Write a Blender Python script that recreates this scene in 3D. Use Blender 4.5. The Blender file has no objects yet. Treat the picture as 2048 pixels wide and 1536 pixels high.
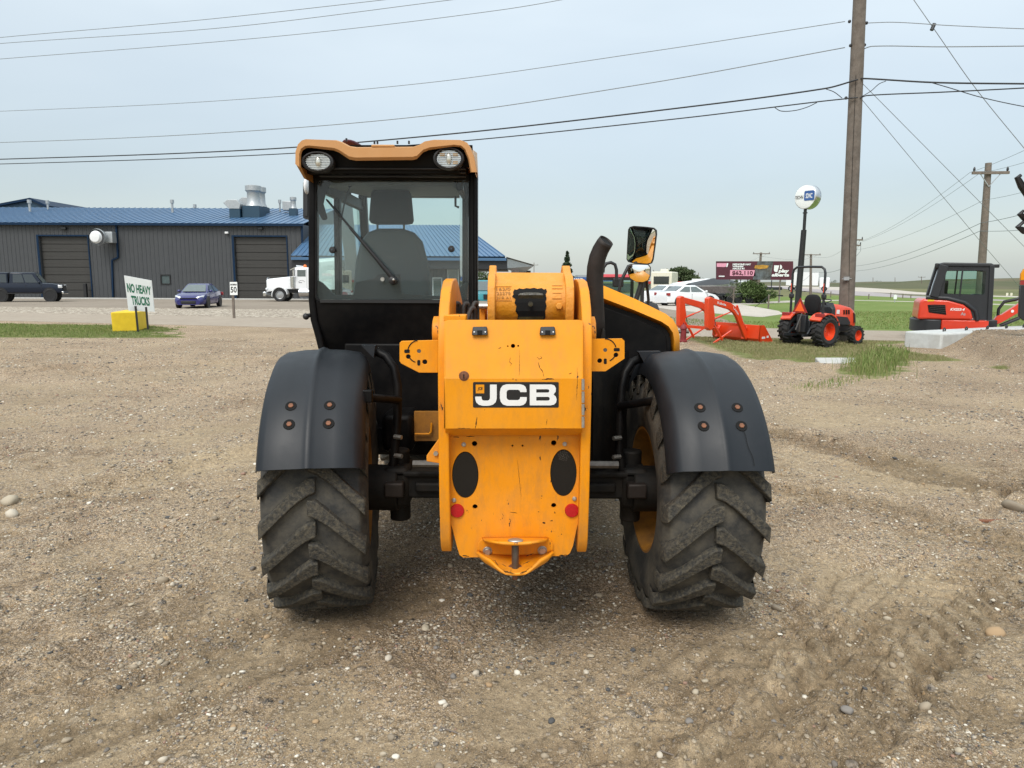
import bpy, bmesh, math, random
import numpy as np
from mathutils import Vector, Matrix
from mathutils.geometry import tessellate_polygon
V = Vector
rnd = random.Random(7)
sc = bpy.context.scene
C = sc.collection
# ---------------------------------------------------------------- camera, world, sun, exposure
FPX, CX, CY = 1420.0, 1024.0, 768.0
CAMH = 1.70
PITCH = math.atan((768 - 562) / FPX)
ROLL = math.radians(0.25)
_F = V((0, math.cos(PITCH), -math.sin(PITCH)))
_U0 = V((0, math.sin(PITCH), math.cos(PITCH)))
_X0 = V((1, 0, 0))
CR = _X0 * math.cos(ROLL) + _U0 * math.sin(ROLL)
CU = _U0 * math.cos(ROLL) - _X0 * math.sin(ROLL)
CPOS = V((0, 0, CAMH))
cam_d = bpy.data.cameras.new('camera')
cam = bpy.data.objects.new('camera', cam_d)
C.objects.link(cam)
cam.matrix_world = Matrix((
    (CR.x, CU.x, -_F.x, 0), (CR.y, CU.y, -_F.y, 0), (CR.z, CU.z, -_F.z, CAMH), (0, 0, 0, 1)))
cam_d.sensor_width = 36
cam_d.lens = FPX / 2048 * 36
cam_d.clip_end = 6000
cam_d.clip_start = 0.05
sc.camera = cam

SUN_EL, SUN_AZ = math.radians(50), math.radians(200)   # azimuth measured from +Y towards +X
world = bpy.data.worlds.new('World')
sc.world = world
world.use_nodes = True
wn, wl = world.node_tree.nodes, world.node_tree.links
wn.clear()
out = wn.new('ShaderNodeOutputWorld')
sky = wn.new('ShaderNodeTexSky'); sky.sky_type = 'NISHITA'; sky.sun_disc = False
sky.sun_elevation = SUN_EL; sky.sun_rotation = SUN_AZ; sky.dust_density = 2.0; sky.air_density = 1.0
bg1 = wn.new('ShaderNodeBackground'); bg1.inputs[1].default_value = 0.05
wl.new(sky.outputs[0], bg1.inputs[0])
tc = wn.new('ShaderNodeTexCoord')
mp = wn.new('ShaderNodeMapping'); mp.inputs['Scale'].default_value = (1, 1, 3.5)
wl.new(tc.outputs['Generated'], mp.inputs[0])
nz = wn.new('ShaderNodeTexNoise'); nz.inputs['Scale'].default_value = 1.6; nz.inputs['Detail'].default_value = 4
nz.inputs['Roughness'].default_value = 0.5; nz.inputs['Distortion'].default_value = 0.3
wl.new(mp.outputs[0], nz.inputs['Vector'])
rp = wn.new('ShaderNodeValToRGB')
rp.color_ramp.elements[0].position = 0.36; rp.color_ramp.elements[0].color = (0.592, 0.645, 0.638, 1)
rp.color_ramp.elements[1].position = 0.66; rp.color_ramp.elements[1].color = (0.690, 0.742, 0.722, 1)
wl.new(nz.outputs['Fac'], rp.inputs[0])
bg2 = wn.new('ShaderNodeBackground'); bg2.inputs[1].default_value = 0.665
sx = wn.new('ShaderNodeSeparateXYZ'); wl.new(tc.outputs['Generated'], sx.inputs[0])
el = wn.new('ShaderNodeMapRange'); el.inputs[1].default_value = 0.02; el.inputs[2].default_value = 0.80; el.inputs[3].default_value = 0.38; el.inputs[4].default_value = 1.80
wl.new(sx.outputs['Z'], el.inputs[0])
mu = wn.new('ShaderNodeVectorMath'); mu.operation = 'SCALE'; wl.new(rp.outputs[0], mu.inputs[0])
hz = wn.new('ShaderNodeMapRange'); hz.interpolation_type = 'SMOOTHSTEP'; hz.inputs[1].default_value = -.02; hz.inputs[2].default_value = 0.13; hz.inputs[3].default_value = 0.34; hz.inputs[4].default_value = 0.0
wl.new(sx.outputs['Z'], hz.inputs[0])
sm = wn.new('ShaderNodeMath'); wl.new(el.outputs[0], sm.inputs[0]); wl.new(hz.outputs[0], sm.inputs[1]); wl.new(sm.outputs[0], mu.inputs['Scale'])
wl.new(mu.outputs[0], bg2.inputs[0])
ad = wn.new('ShaderNodeAddShader')
wl.new(bg1.outputs[0], ad.inputs[0]); wl.new(bg2.outputs[0], ad.inputs[1])
wl.new(ad.outputs[0], out.inputs[0])

sun_d = bpy.data.lights.new('sun', 'SUN'); sun_d.energy = 1.5; sun_d.angle = math.radians(28); sun_d.color = (1.0, 0.96, 0.9)
sun = bpy.data.objects.new('sun', sun_d); C.objects.link(sun)
_sd = V((math.sin(SUN_AZ) * math.cos(SUN_EL), math.cos(SUN_AZ) * math.cos(SUN_EL), math.sin(SUN_EL)))
sun.rotation_euler = _sd.to_track_quat('Z', 'Y').to_euler()
sun.location = (0, 20, 40)
sc.view_settings.view_transform = 'Standard'
sc.view_settings.look = 'None'
sc.view_settings.exposure = 0.60
sc.view_settings.gamma = 1.0
sc.view_settings.use_curve_mapping = False
sc.render.engine = 'CYCLES'
sc.cycles.max_bounces = 8
sc.cycles.transparent_max_bounces = 12

# ---------------------------------------------------------------- helpers
def at(px, py, Y):
    """world point seen at photograph pixel (px,py) at forward distance Y"""
    d = CR * ((px - CX) / FPX) + CU * ((CY - py) / FPX) + _F
    return CPOS + d * (Y / d.y)
def gnd(px, py, z=0.0):
    d = CR * ((px - CX) / FPX) + CU * ((CY - py) / FPX) + _F
    return CPOS + d * ((z - CAMH) / d.z)
def zof(py, Y, px=1024): return at(px, py, Y).z
def xof(px, Y, py=700): return at(px, py, Y).x

W = {}
def tag(o, label=None, cat=None, group=None, kind=None):
    if label: o['label'] = label
    if cat: o['category'] = cat
    if group: o['group'] = group
    if kind: o['kind'] = kind
    return o
def thing(name, label, cat, loc=(0, 0, 0), rz=0, group=None, local=False):
    o = bpy.data.objects.new(name, None)
    C.objects.link(o)
    o.empty_display_size = 0.2
    o.location = loc; o.rotation_euler = (0, 0, rz)
    W[o] = V((0, 0, 0)) if local else V(loc)
    return tag(o, label, cat, group)
def copy_tree(o, parent=None, loc=None, rz=None, label=None):
    c = o.copy(); C.objects.link(c)
    if parent: c.parent = parent
    W[c] = W.get(o, V((0, 0, 0)))
    if loc is not None: c.location = loc
    if rz is not None: c.rotation_euler = (0, 0, rz)
    if label: c['label'] = label
    for ch in [x for x in C.objects if x.parent == o]: copy_tree(ch, c)
    return c

class MB:
    def __init__(s): s.v = []; s.f = []; s.mi = []; s.m = 0
    def add(s, vs, fs):
        b = len(s.v)
        s.v += [tuple(p) for p in vs]
        for f in fs:
            s.f.append([b + i for i in f]); s.mi.append(s.m)
        return s
    def hexa(s, p):
        return s.add(p, [(0, 3, 2, 1), (4, 5, 6, 7), (0, 1, 5, 4), (1, 2, 6, 5), (2, 3, 7, 6), (3, 0, 4, 7)])
    def box(s, x0, x1, y0, y1, z0, z1):
        return s.hexa([(x0, y0, z0), (x1, y0, z0), (x1, y1, z0), (x0, y1, z0), (x0, y0, z1), (x1, y0, z1), (x1, y1, z1), (x0, y1, z1)])
    def obox(s, c, size, M=None):
        M = M or Matrix.Identity(3); c = V(c); h = V(size) / 2
        return s.hexa([c + M @ V((sx * h.x, sy * h.y, sz * h.z)) for sz in (-1, 1) for sx, sy in ((-1, -1), (1, -1), (1, 1), (-1, 1))])
    def bar(s, p0, p1, w, h, up=(0, 0, 1)):
        p0 = V(p0); p1 = V(p1); d = (p1 - p0).normalized(); u = V(up)
        if abs(d.dot(u)) > .98: u = V((0, 1, 0))
        r = d.cross(u).normalized() * (w / 2); u = r.cross(d).normalized() * (h / 2)
        return s.hexa([p0 - r - u, p0 + r - u, p1 + r - u, p1 - r - u, p0 - r + u, p0 + r + u, p1 + r + u, p1 - r + u])
    def ext(s, pts, vec):
        """solid: polygon pts extruded by vec"""
        n = len(pts); pts = [V(p) for p in pts]; vec = V(vec)
        q = pts + [p + vec for p in pts]
        fs = [tuple(range(n))[::-1], tuple(range(n, 2 * n))] + [(i, (i + 1) % n, n + (i + 1) % n, n + i) for i in range(n)]
        return s.add(q, fs)
    def plate(s, loops, mp, thick):
        """polygon with holes; loops are 2-D, mp maps (u,v)->point, thick is a vector"""
        l3 = [[V((p[0], p[1], 0)) for p in lo] for lo in loops]
        tris = tessellate_polygon(l3)
        flat = [p for lo in loops for p in lo]
        P = [V(mp(*p)) for p in flat]; n = len(P); thick = V(thick)
        fs = []
        for t in tris:
            a, b, c = t
            ar = (flat[b][0] - flat[a][0]) * (flat[c][1] - flat[a][1]) - (flat[c][0] - flat[a][0]) * (flat[b][1] - flat[a][1])
            if ar == 0: continue
            fs.append(t); fs.append((t[0] + n, t[2] + n, t[1] + n))
        k = 0
        for lo in loops:
            m = len(lo)
            for i in range(m):
                a, b = k + i, k + (i + 1) % m
                fs.append((a, b, b + n, a + n))
            k += m
        return s.add(P + [p + thick for p in P], fs)
    def quad(s, a, b, c, d): return s.add([a, b, c, d], [(0, 1, 2, 3)])
    def loft(s, rings, cap=True, close=True):
        n = len(rings[0]); vs = [p for r in rings for p in r]; fs = []
        for i in range(len(rings) - 1):
            for j in range(n if close else n - 1):
                a = i * n + j; b = i * n + (j + 1) % n
                fs.append((a, b, b + n, a + n))
        if cap:
            fs.append(tuple(range(n))[::-1]); fs.append(tuple(range((len(rings) - 1) * n, len(rings) * n)))
        return s.add(vs, fs)
    def tube(s, pts, r, n=8, cap=True):
        pts = [V(p) for p in pts]; rings = []
        rs = r if isinstance(r, (list, tuple)) else [r] * len(pts)
        ref = None
        for i, p in enumerate(pts):
            a = pts[max(0, i - 1)]; b = pts[min(len(pts) - 1, i + 1)]
            d = (b - a).normalized()
            if ref is None:
                ref = V((0, 0, 1)) if abs(d.z) < .9 else V((1, 0, 0))
            x = d.cross(ref).normalized(); y = x.cross(d).normalized(); ref = y
            rings.append([p + x * (rs[i] * math.cos(t)) + y * (rs[i] * math.sin(t)) for t in [2 * math.pi * k / n for k in range(n)]])
        return s.loft(rings, cap)
    def cyl(s, p0, p1, r, r1=None, n=16): return s.tube([p0, p1], [r, r if r1 is None else r1], n)
    def lathe(s, prof, o, ax, n=32, cap=False):
        """prof: (radius, distance along ax)"""
        o = V(o); ax = V(ax).normalized()
        ref = V((0, 0, 1)) if abs(ax.z) < .9 else V((1, 0, 0))
        x = ax.cross(ref).normalized(); y = x.cross(ax).normalized()
        rings = [[o + ax * t + x * (r * math.cos(a)) + y * (r * math.sin(a)) for a in [2 * math.pi * k / n for k in range(n)]] for r, t in prof]
        return s.loft(rings, cap)
    def ball(s, c, r, n=14, m=8, e=1.0):
        c = V(c); r = V((r, r, r)) if not hasattr(r, '__len__') else V(r)
        sg = lambda v: math.copysign(abs(v) ** e, v)
        rings = []
        for i in range(m + 1):
            ph = -math.pi / 2 + math.pi * i / m
            rings.append([c + V((r.x * sg(math.cos(ph)) * sg(math.cos(t)), r.y * sg(math.cos(ph)) * sg(math.sin(t)), r.z * sg(math.sin(ph)))) for t in [2 * math.pi * k / n for k in range(n)]])
        return s.loft(rings, False)
    def build(s, name, mats, parent=None, bevel=0, smooth=None, subdiv=0, segs=2, label=None, kind=None):
        if not isinstance(mats, (list, tuple)): mats = [mats]
        co = np.array(s.v, dtype=float)
        c = V(((co.min(0) + co.max(0)) / 2).tolist())
        me = bpy.data.meshes.new(name)
        me.from_pydata((co - np.array(c)).tolist(), [], s.f)
        for m in mats: me.materials.append(m)
        if len(mats) > 1: me.polygons.foreach_set('material_index', s.mi)
        bm = bmesh.new(); bm.from_mesh(me)
        bmesh.ops.remove_doubles(bm, verts=bm.verts, dist=1e-6)
        bmesh.ops.recalc_face_normals(bm, faces=bm.faces)
        bm.to_mesh(me); bm.free()
        if smooth is not None:
            me.polygons.foreach_set('use_smooth', [True] * len(me.polygons))
            if smooth < 179: me.set_sharp_from_angle(angle=math.radians(smooth))
        o = bpy.data.objects.new(name, me); C.objects.link(o)
        W[o] = c
        if parent is not None:
            o.parent = parent; o.location = c - W[parent]
        else: o.location = c
        if bevel:
            b = o.modifiers.new('bevel', 'BEVEL'); b.width = bevel; b.segments = segs; b.limit_method = 'ANGLE'; b.angle_limit = math.radians(35)
            me.polygons.foreach_set('use_smooth', [True] * len(me.polygons))
            if smooth is None: me.set_sharp_from_angle(angle=math.radians(50))
            b.harden_normals = False
        if subdiv:
            sb = o.modifiers.new('sub', 'SUBSURF'); sb.levels = sb.render_levels = subdiv
        if label: o['label'] = label
        if kind: o['kind'] = kind
        return o

def ell(cx, cy, rx, ry, n=28): return [(cx + rx * math.cos(2 * math.pi * k / n), cy + ry * math.sin(2 * math.pi * k / n)) for k in range(n)]
def rrect(x0, y0, x1, y1, r, n=5):
    r = list(r) if hasattr(r, '__len__') else [r] * 4   # corners: (x0,y0) (x1,y0) (x1,y1) (x0,y1)
    o = []
    for k, (cx, cy, sx, sy) in enumerate(((x0, y0, 1, 1), (x1, y0, -1, 1), (x1, y1, -1, -1), (x0, y1, 1, -1))):
        rr = max(r[k], 1e-4); a0 = (math.pi, 1.5 * math.pi, 0, .5 * math.pi)[k]
        for i in range(n + 1):
            a = a0 + .5 * math.pi * i / n
            o.append((cx + sx * rr + rr * math.cos(a), cy + sy * rr + rr * math.sin(a)))
    return o
def bilin(TL, TR, BR, BL):
    TL, TR, BR, BL = map(V, (TL, TR, BR, BL))
    return lambda u, v: (TL * (1 - u) + TR * u) * (1 - v) + (BL * (1 - u) + BR * u) * v   # v runs downwards
def txt(body, mp, box, mat, parent, name='lettering', nrm=(0, -1, 0), eps=.004, bold=0.0, shear=0.0, keep=False):
    """text fitted to box (u0,v0,u1,v1) of the 2-D map mp (v downwards)"""
    cu = bpy.data.curves.new('t', 'FONT'); cu.body = body; cu.size = 1; cu.offset = bold; cu.shear = shear; cu.resolution_u = 3
    to = bpy.data.objects.new('t', cu); C.objects.link(to)
    me = bpy.data.meshes.new_from_object(to)
    bpy.data.objects.remove(to); bpy.data.curves.remove(cu)
    co = np.array([v.co[:] for v in me.vertices]); fs = [tuple(p.vertices) for p in me.polygons]
    bpy.data.meshes.remove(me)
    mn, mx = co.min(0), co.max(0); e = V(nrm) * eps
    u0, v0, u1, v1 = box
    vs = [mp(u0 + (u1 - u0) * (p[0] - mn[0]) / (mx[0] - mn[0]), v1 - (v1 - v0) * (p[1] - mn[1]) / max(1e-6, mx[1] - mn[1])) + e for p in co]
    b = MB(); b.add(vs, fs)
    return b.build(name, mat, parent)

# ---------------------------------------------------------------- materials
def mat(name, col, rough=.6, metal=0., var=.12, vscale=6., bump=0., bscale=40., spec=.5, dirt=None, coat=0., grime=None, chips=0.):
    """procedural paint/plastic/metal: two noise scales of colour change, bump, optional dust (dirt=(colour, amount, scale))"""
    m = bpy.data.materials.new(name); m.use_nodes = True
    n, l = m.node_tree.nodes, m.node_tree.links
    p = n['Principled BSDF']
    p.inputs['Roughness'].default_value = rough; p.inputs['Metallic'].default_value = metal
    p.inputs['Specular IOR Level'].default_value = spec
    if coat: p.inputs['Coat Weight'].default_value = coat; p.inputs['Coat Roughness'].default_value = .08
    t = n.new('ShaderNodeTexCoord')
    nz = n.new('ShaderNodeTexNoise'); nz.inputs['Scale'].default_value = vscale; nz.inputs['Detail'].default_value = 6; nz.inputs['Roughness'].default_value = .65
    l.new(t.outputs['Object'], nz.inputs['Vector'])
    r = n.new('ShaderNodeValToRGB')
    c = V(col[:3])
    r.color_ramp.elements[0].position = .3; r.color_ramp.elements[1].position = .7
    r.color_ramp.elements[0].color = (*(c * (1 - var)), 1); r.color_ramp.elements[1].color = (*(c * (1 + var)), 1)
    l.new(nz.outputs['Fac'], r.inputs[0])
    last = r.outputs[0]
    if dirt:
        dc, amt, ds = dirt
        n2 = n.new('ShaderNodeTexNoise'); n2.inputs['Scale'].default_value = ds; n2.inputs['Detail'].default_value = 8; n2.inputs['Roughness'].default_value = .7
        l.new(t.outputs['Object'], n2.inputs['Vector'])
        mr = n.new('ShaderNodeMapRange'); mr.inputs[1].default_value = .42; mr.inputs[2].default_value = .72; mr.inputs[4].default_value = amt
        l.new(n2.outputs['Fac'], mr.inputs[0])
        mx = n.new('ShaderNodeMix'); mx.data_type = 'RGBA'
        l.new(mr.outputs[0], mx.inputs[0]); l.new(last, mx.inputs[6]); mx.inputs[7].default_value = (*dc, 1)
        last = mx.outputs[2]
        ra = n.new('ShaderNodeMapRange'); ra.inputs[3].default_value = rough; ra.inputs[4].default_value = min(1, rough + .35)
        l.new(mr.outputs[0], ra.inputs[0]); l.new(ra.outputs[0], p.inputs['Roughness'])
    if grime:   # fine rubbed-in dust and rain marks, running down the surface
        mg = n.new('ShaderNodeMapping'); mg.inputs['Scale'].default_value = (1, 1, .35); l.new(t.outputs['Object'], mg.inputs[0])
        ng = n.new('ShaderNodeTexNoise'); ng.inputs['Scale'].default_value = 16; ng.inputs['Detail'].default_value = 9; ng.inputs['Roughness'].default_value = .78; l.new(mg.outputs[0], ng.inputs['Vector'])
        gr_ = n.new('ShaderNodeMapRange'); gr_.inputs[1].default_value = .46; gr_.inputs[2].default_value = .78; gr_.inputs[4].default_value = grime[1]; l.new(ng.outputs['Fac'], gr_.inputs[0])
        mx = n.new('ShaderNodeMix'); mx.data_type = 'RGBA'; l.new(gr_.outputs[0], mx.inputs[0]); l.new(last, mx.inputs[6]); mx.inputs[7].default_value = (*grime[0], 1); last = mx.outputs[2]
    if chips:
        # scratches and chips: stretched noise thresholded, masked by a broad noise
        mp2 = n.new('ShaderNodeMapping'); mp2.inputs['Scale'].default_value = (1, 1, .45)
        l.new(t.outputs['Object'], mp2.inputs[0])
        n3 = n.new('ShaderNodeTexNoise'); n3.inputs['Scale'].default_value = 55; n3.inputs['Detail'].default_value = 5; n3.inputs['Roughness'].default_value = .6
        l.new(mp2.outputs[0], n3.inputs['Vector'])
        n4 = n.new('ShaderNodeTexNoise'); n4.inputs['Scale'].default_value = 5; n4.inputs['Detail'].default_value = 3
        l.new(t.outputs['Object'], n4.inputs['Vector'])
        ma = n.new('ShaderNodeMath'); ma.operation = 'MULTIPLY_ADD'; ma.inputs[1].default_value = .5; l.new(n4.outputs['Fac'], ma.inputs[0]); l.new(n3.outputs['Fac'], ma.inputs[2])
        gt = n.new('ShaderNodeMapRange'); gt.inputs[1].default_value = 1.08 - chips; gt.inputs[2].default_value = 1.10 - chips
        l.new(ma.outputs[0], gt.inputs[0])
        mx = n.new('ShaderNodeMix'); mx.data_type = 'RGBA'
        l.new(gt.outputs[0], mx.inputs[0]); l.new(last, mx.inputs[6]); mx.inputs[7].default_value = (.045, .03, .02, 1)
        last = mx.outputs[2]
    l.new(last, p.inputs['Base Color'])
    if bump:
        n5 = n.new('ShaderNodeTexNoise'); n5.inputs['Scale'].default_value = bscale; n5.inputs['Detail'].default_value = 5
        l.new(t.outputs['Object'], n5.inputs['Vector'])
        bp = n.new('ShaderNodeBump'); bp.inputs['Strength'].default_value = bump; bp.inputs['Distance'].default_value = .01
        l.new(n5.outputs['Fac'], bp.inputs['Height']); l.new(bp.outputs[0], p.inputs['Normal'])
    return m
def glass(name, tint, refl=1.45, rough=0.0, veil=None):
    m = bpy.data.materials.new(name); m.use_nodes = True
    n, l = m.node_tree.nodes, m.node_tree.links
    n.clear()
    o = n.new('ShaderNodeOutputMaterial'); tr = n.new('ShaderNodeBsdfTransparent'); tr.inputs[0].default_value = (*tint, 1)
    gl = n.new('ShaderNodeBsdfGlossy'); gl.inputs['Roughness'].default_value = rough
    fr = n.new('ShaderNodeFresnel'); fr.inputs[0].default_value = refl
    mx = n.new('ShaderNodeMixShader')
    l.new(fr.outputs[0], mx.inputs[0]); l.new(tr.outputs[0], mx.inputs[1]); l.new(gl.outputs[0], mx.inputs[2])
    last = mx.outputs[0]
    if veil:   # pale grey film painted in for the reflection on the pane
        df = n.new('ShaderNodeBsdfDiffuse'); df.inputs[0].default_value = (.38, .42, .45, 1)
        t = n.new('ShaderNodeTexCoord'); nz = n.new('ShaderNodeTexNoise'); nz.inputs['Scale'].default_value = 3; nz.inputs['Detail'].default_value = 7
        l.new(t.outputs['Object'], nz.inputs['Vector'])
        mr = n.new('ShaderNodeMapRange'); mr.inputs[1].default_value = .3; mr.inputs[2].default_value = .7; mr.inputs[3].default_value = veil * .8; mr.inputs[4].default_value = veil * 1.2
        l.new(nz.outputs['Fac'], mr.inputs[0])
        m2 = n.new('ShaderNodeMixShader'); l.new(mr.outputs[0], m2.inputs[0]); l.new(last, m2.inputs[1]); l.new(df.outputs[0], m2.inputs[2])
        last = m2.outputs[0]
    l.new(last, o.inputs[0])
    return m
DUST = (.26, .21, .155)
M = {}
M['yellow'] = mat('machine yellow paint', (.74, .275, .005), .38, var=.05, vscale=2.5, spec=.25, dirt=((.73, .31, .035), .45, 2.2), grime=((.42, .19, .045), .55), chips=.075)
M['yellow_worn'] = mat('worn yellow paint', (.74, .262, .004), .42, var=.06, vscale=4, spec=.25, dirt=((.70, .30, .07), .35, 3), grime=((.36, .17, .05), .7), chips=.13)
M['yellow_cast'] = mat('painted casting', (.66, .255, .012), .5, var=.08, vscale=10, bump=.35, bscale=60, dirt=((.62, .30, .10), .5, 5), chips=.03)
M['tan'] = mat('sun faded tan roof plastic', (.47, .225, .07), .55, var=.05, vscale=3, bump=.06, bscale=200, dirt=((.52, .29, .13), .5, 4))
M['roof_side'] = mat('pale faded roof side', (.62, .45, .30), .55, var=.06)
M['black'] = mat('satin black paint', (.0035, .0035, .004), .42, var=.2, vscale=5, spec=.14, dirt=((.028, .024, .02), .3, 6))
M['black_dusty'] = mat('dusty black steel', (.006, .006, .006), .6, var=.3, vscale=7, bump=.1, spec=.2, dirt=((.045, .036, .026), .4, 5))
M['fender'] = mat('black moulded plastic', (.009, .0115, .0155), .45, var=.12, vscale=3, bump=.05, bscale=500, dirt=((.022, .025, .03), .5, 2.5), spec=.36)
M['rubber'] = mat('tyre rubber', (.034, .034, .033), .7, var=.25, vscale=6, bump=.25, bscale=70, dirt=((.15, .13, .095), .7, 6), spec=.35)
M['lug'] = mat('dusty tyre tread', (.040, .039, .036), .85, var=.3, vscale=50, bump=.6, bscale=140, dirt=((.19, .16, .11), .6, 60), spec=.2)
M['rim_yellow'] = mat('yellow rim', (.36, .155, .018), .6, var=.2, dirt=((.075, .045, .022), .8, 5))
M['rust'] = mat('rusty bolt', (.20, .085, .045), .7, metal=.3, var=.3, vscale=60)
M['steel'] = mat('zinc steel', (.42, .41, .38), .4, metal=.8, var=.15, vscale=40)
M['steel_dark'] = mat('worn dark steel', (.12, .11, .10), .42, metal=.7, var=.3, vscale=30)
M['exhaust'] = mat('rusty exhaust pipe', (.026, .020, .017), .6, metal=.4, var=.3, vscale=12, bump=.1)
M['dull_black'] = mat('dull_black', (.003, .003, .003), .95, var=.2)  # dull black for exhaust soot, stains, seals, and behind holes and in slots
M['grease'] = mat('black grease', (.016, .013, .008), .35, var=.6, vscale=25, bump=.3, bscale=60, dirt=((.13, .10, .02), .35, 9))
M['decal_black'] = mat('black decal', (.012, .012, .013), .4, var=.1, vscale=50, chips=.03)
M['decal_white'] = mat('white decal', (.74, .74, .73), .45, var=.04, vscale=20, chips=.05)
M['lens_black'] = mat('smoked lens', (.004, .004, .005), .12, var=.05)
M['reflector'] = mat('red reflector', (.42, .006, .010), .25, var=.15, vscale=200, bump=.2, bscale=300)
M['lamp_glass'] = mat('lamp lens', (.55, .54, .48), .12, metal=.65, var=.35, vscale=30)
M['lamp_amber'] = mat('lamp amber', (.45, .26, .10), .2, metal=.5, var=.3, vscale=30)
M['seat'] = mat('seat fabric', (.006, .006, .007), .9, var=.15, vscale=30)
M['seat_grey'] = mat('seat shell', (.085, .098, .105), .7, var=.08)  # black backrest greyed in colour for the reflection in the rear window
M['cab_trim'] = mat('grey cab trim', (.16, .165, .155), .7, var=.08)
M['mirror'] = mat('mirror glass', (.86, .88, .88), .02, metal=1., var=.01)
M['glass_cab'] = glass('cab glass', (.93, .98, .98), 1.38, veil=.05)
M['glass_front'] = glass('clear front glass', (.88, .95, .93), 1.35)
M['glass_clear'] = glass('clear green glass', (.66, .82, .76), 1.5)
M['glass_car'] = mat('car glass', (.02, .027, .027), .04, var=.1, spec=.9)
M['glass_car_light'] = mat('sky lit car glass', (.09, .115, .115), .03, var=.15, spec=1.0)
M['hose'] = mat('rubber hose', (.03, .03, .03), .6, var=.2, dirt=((.12, .11, .10), .5, 25))
M['wall'] = mat('charcoal ribbed steel siding', (.052, .055, .059), .5, var=.08, vscale=1.5)
M['wall_mid'] = mat('grey ribbed siding', (.11, .115, .12), .5, var=.05)
M['door'] = mat('grey brown door panel', (.036, .034, .031), .5, var=.12, vscale=1.2)
M['roof_blue'] = mat('blue metal roofing', (.060, .135, .245), .36, var=.06, vscale=.6, spec=.5)
M['trim_blue'] = mat('dark blue trim', (.003, .020, .052), .55, var=.08, spec=.2)
M['teal'] = mat('teal blue siding', (.014, .050, .085), .5, var=.06)
M['galv'] = mat('galvanised metal', (.42, .44, .45), .42, metal=.5, var=.12, vscale=6)
M['white'] = mat('white paint', (.76, .77, .77), .4, var=.03)
M['white_gloss'] = mat('white car paint', (.74, .75, .76), .25, var=.02, coat=.6)
M['cream'] = mat('cream paint', (.72, .69, .55), .5, var=.04)
M['brick'] = mat('dark brick', (.10, .085, .08), .8, var=.3, vscale=8)
M['concrete'] = mat('pale concrete', (.52, .54, .53), .85, var=.10, vscale=4, bump=.2, bscale=30, dirt=((.36, .34, .30), .5, 3))
M['concrete_side'] = mat('weathered concrete', (.44, .45, .44), .85, var=.16, vscale=3, bump=.3, bscale=30, dirt=((.27, .25, .21), .6, 3))
M['kerb'] = mat('sidewalk concrete', (.46, .45, .42), .85, var=.1)
M['yellow_block'] = mat('yellow painted concrete', (.72, .50, .015), .65, var=.08, vscale=5, bump=.15, dirt=((.60, .38, .02), .5, 4))
M['green_ink'] = mat('green lettering', (.006, .145, .07), .5, var=.05)
M['black_ink'] = mat('black lettering', (.012, .012, .012), .5, var=.05)
M['sign_white'] = mat('white sign board', (.80, .82, .81), .5, var=.02)
M['wood_pole'] = mat('weathered pole wood', (.135, .112, .092), .9, var=.28, vscale=3, bump=.5, bscale=18, dirt=((.24, .215, .19), .5, 5))
M['wood'] = mat('old grey wood', (.17, .14, .115), .9, var=.25, vscale=5)
M['wire'] = mat('wire', (.22, .245, .26), .6, var=.05)
M['wire_black'] = mat('black cable', (.022, .024, .027), .6, var=.05)
M['navy'] = mat('navy car paint', (.006, .011, .024), .3, var=.08, spec=.3, coat=.25)
M['blue_car'] = mat('deep blue car paint', (.016, .016, .12), .22, var=.08, coat=.5)
M['car_black'] = mat('black car plastic', (.012, .012, .013), .5, var=.1)
M['alloy'] = mat('alloy wheel', (.45, .46, .47), .3, metal=.8, var=.1)
M['alloy_dark'] = mat('dark wheel', (.03, .03, .033), .4, metal=.5, var=.1)
M['tail_red'] = mat('tail lamp', (.30, .03, .03), .2, var=.1)
M['head'] = mat('headlamp', (.70, .72, .74), .1, metal=.3, var=.1)
M['orange'] = mat('tractor orange paint', (.70, .058, .012), .35, var=.05, coat=.4)
M['orange_dk'] = mat('excavator orange red', (.64, .042, .014), .35, var=.05, coat=.4)
M['graphite'] = mat('graphite grey paint', (.018, .020, .023), .45, var=.1)
M['smv'] = mat('orange reflective triangle', (.92, .13, .02), .5, var=.03)
M['hydrant'] = mat('faded red hydrant', (.20, .022, .024), .6, var=.15, vscale=10)
M['maroon'] = mat('maroon billboard', (.085, .016, .028), .6, var=.05)
M['pink'] = mat('pink billboard', (.72, .32, .42), .6, var=.03)
M['photo'] = mat('billboard picture', (.085, .075, .062), .6, var=.9, vscale=2.2, dirt=((.10, .17, .22), .6, 1.1))
M['photo_gold'] = mat('billboard picture gold', (.42, .22, .03), .6, var=.5, vscale=4)
M['beam_red'] = mat('red canopy', (.42, .03, .02), .5, var=.05)
M['beacon'] = mat('amber beacon', (.75, .16, .02), .3, var=.1)
M['chrome'] = mat('chrome', (.62, .63, .64), .15, metal=1., var=.08)
M['sign_blue'] = mat('blue sign panel', (.035, .10, .30), .5, var=.06)
M['teal_car'] = mat('teal pickup paint', (.02, .22, .26), .3, var=.05, coat=.5)
M['red_paint'] = mat('red machine roof', (.45, .03, .04), .4, var=.05)
M['pale_stone'] = mat('pale stone', (.42, .38, .32), .9, var=.2, vscale=12)
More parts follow.
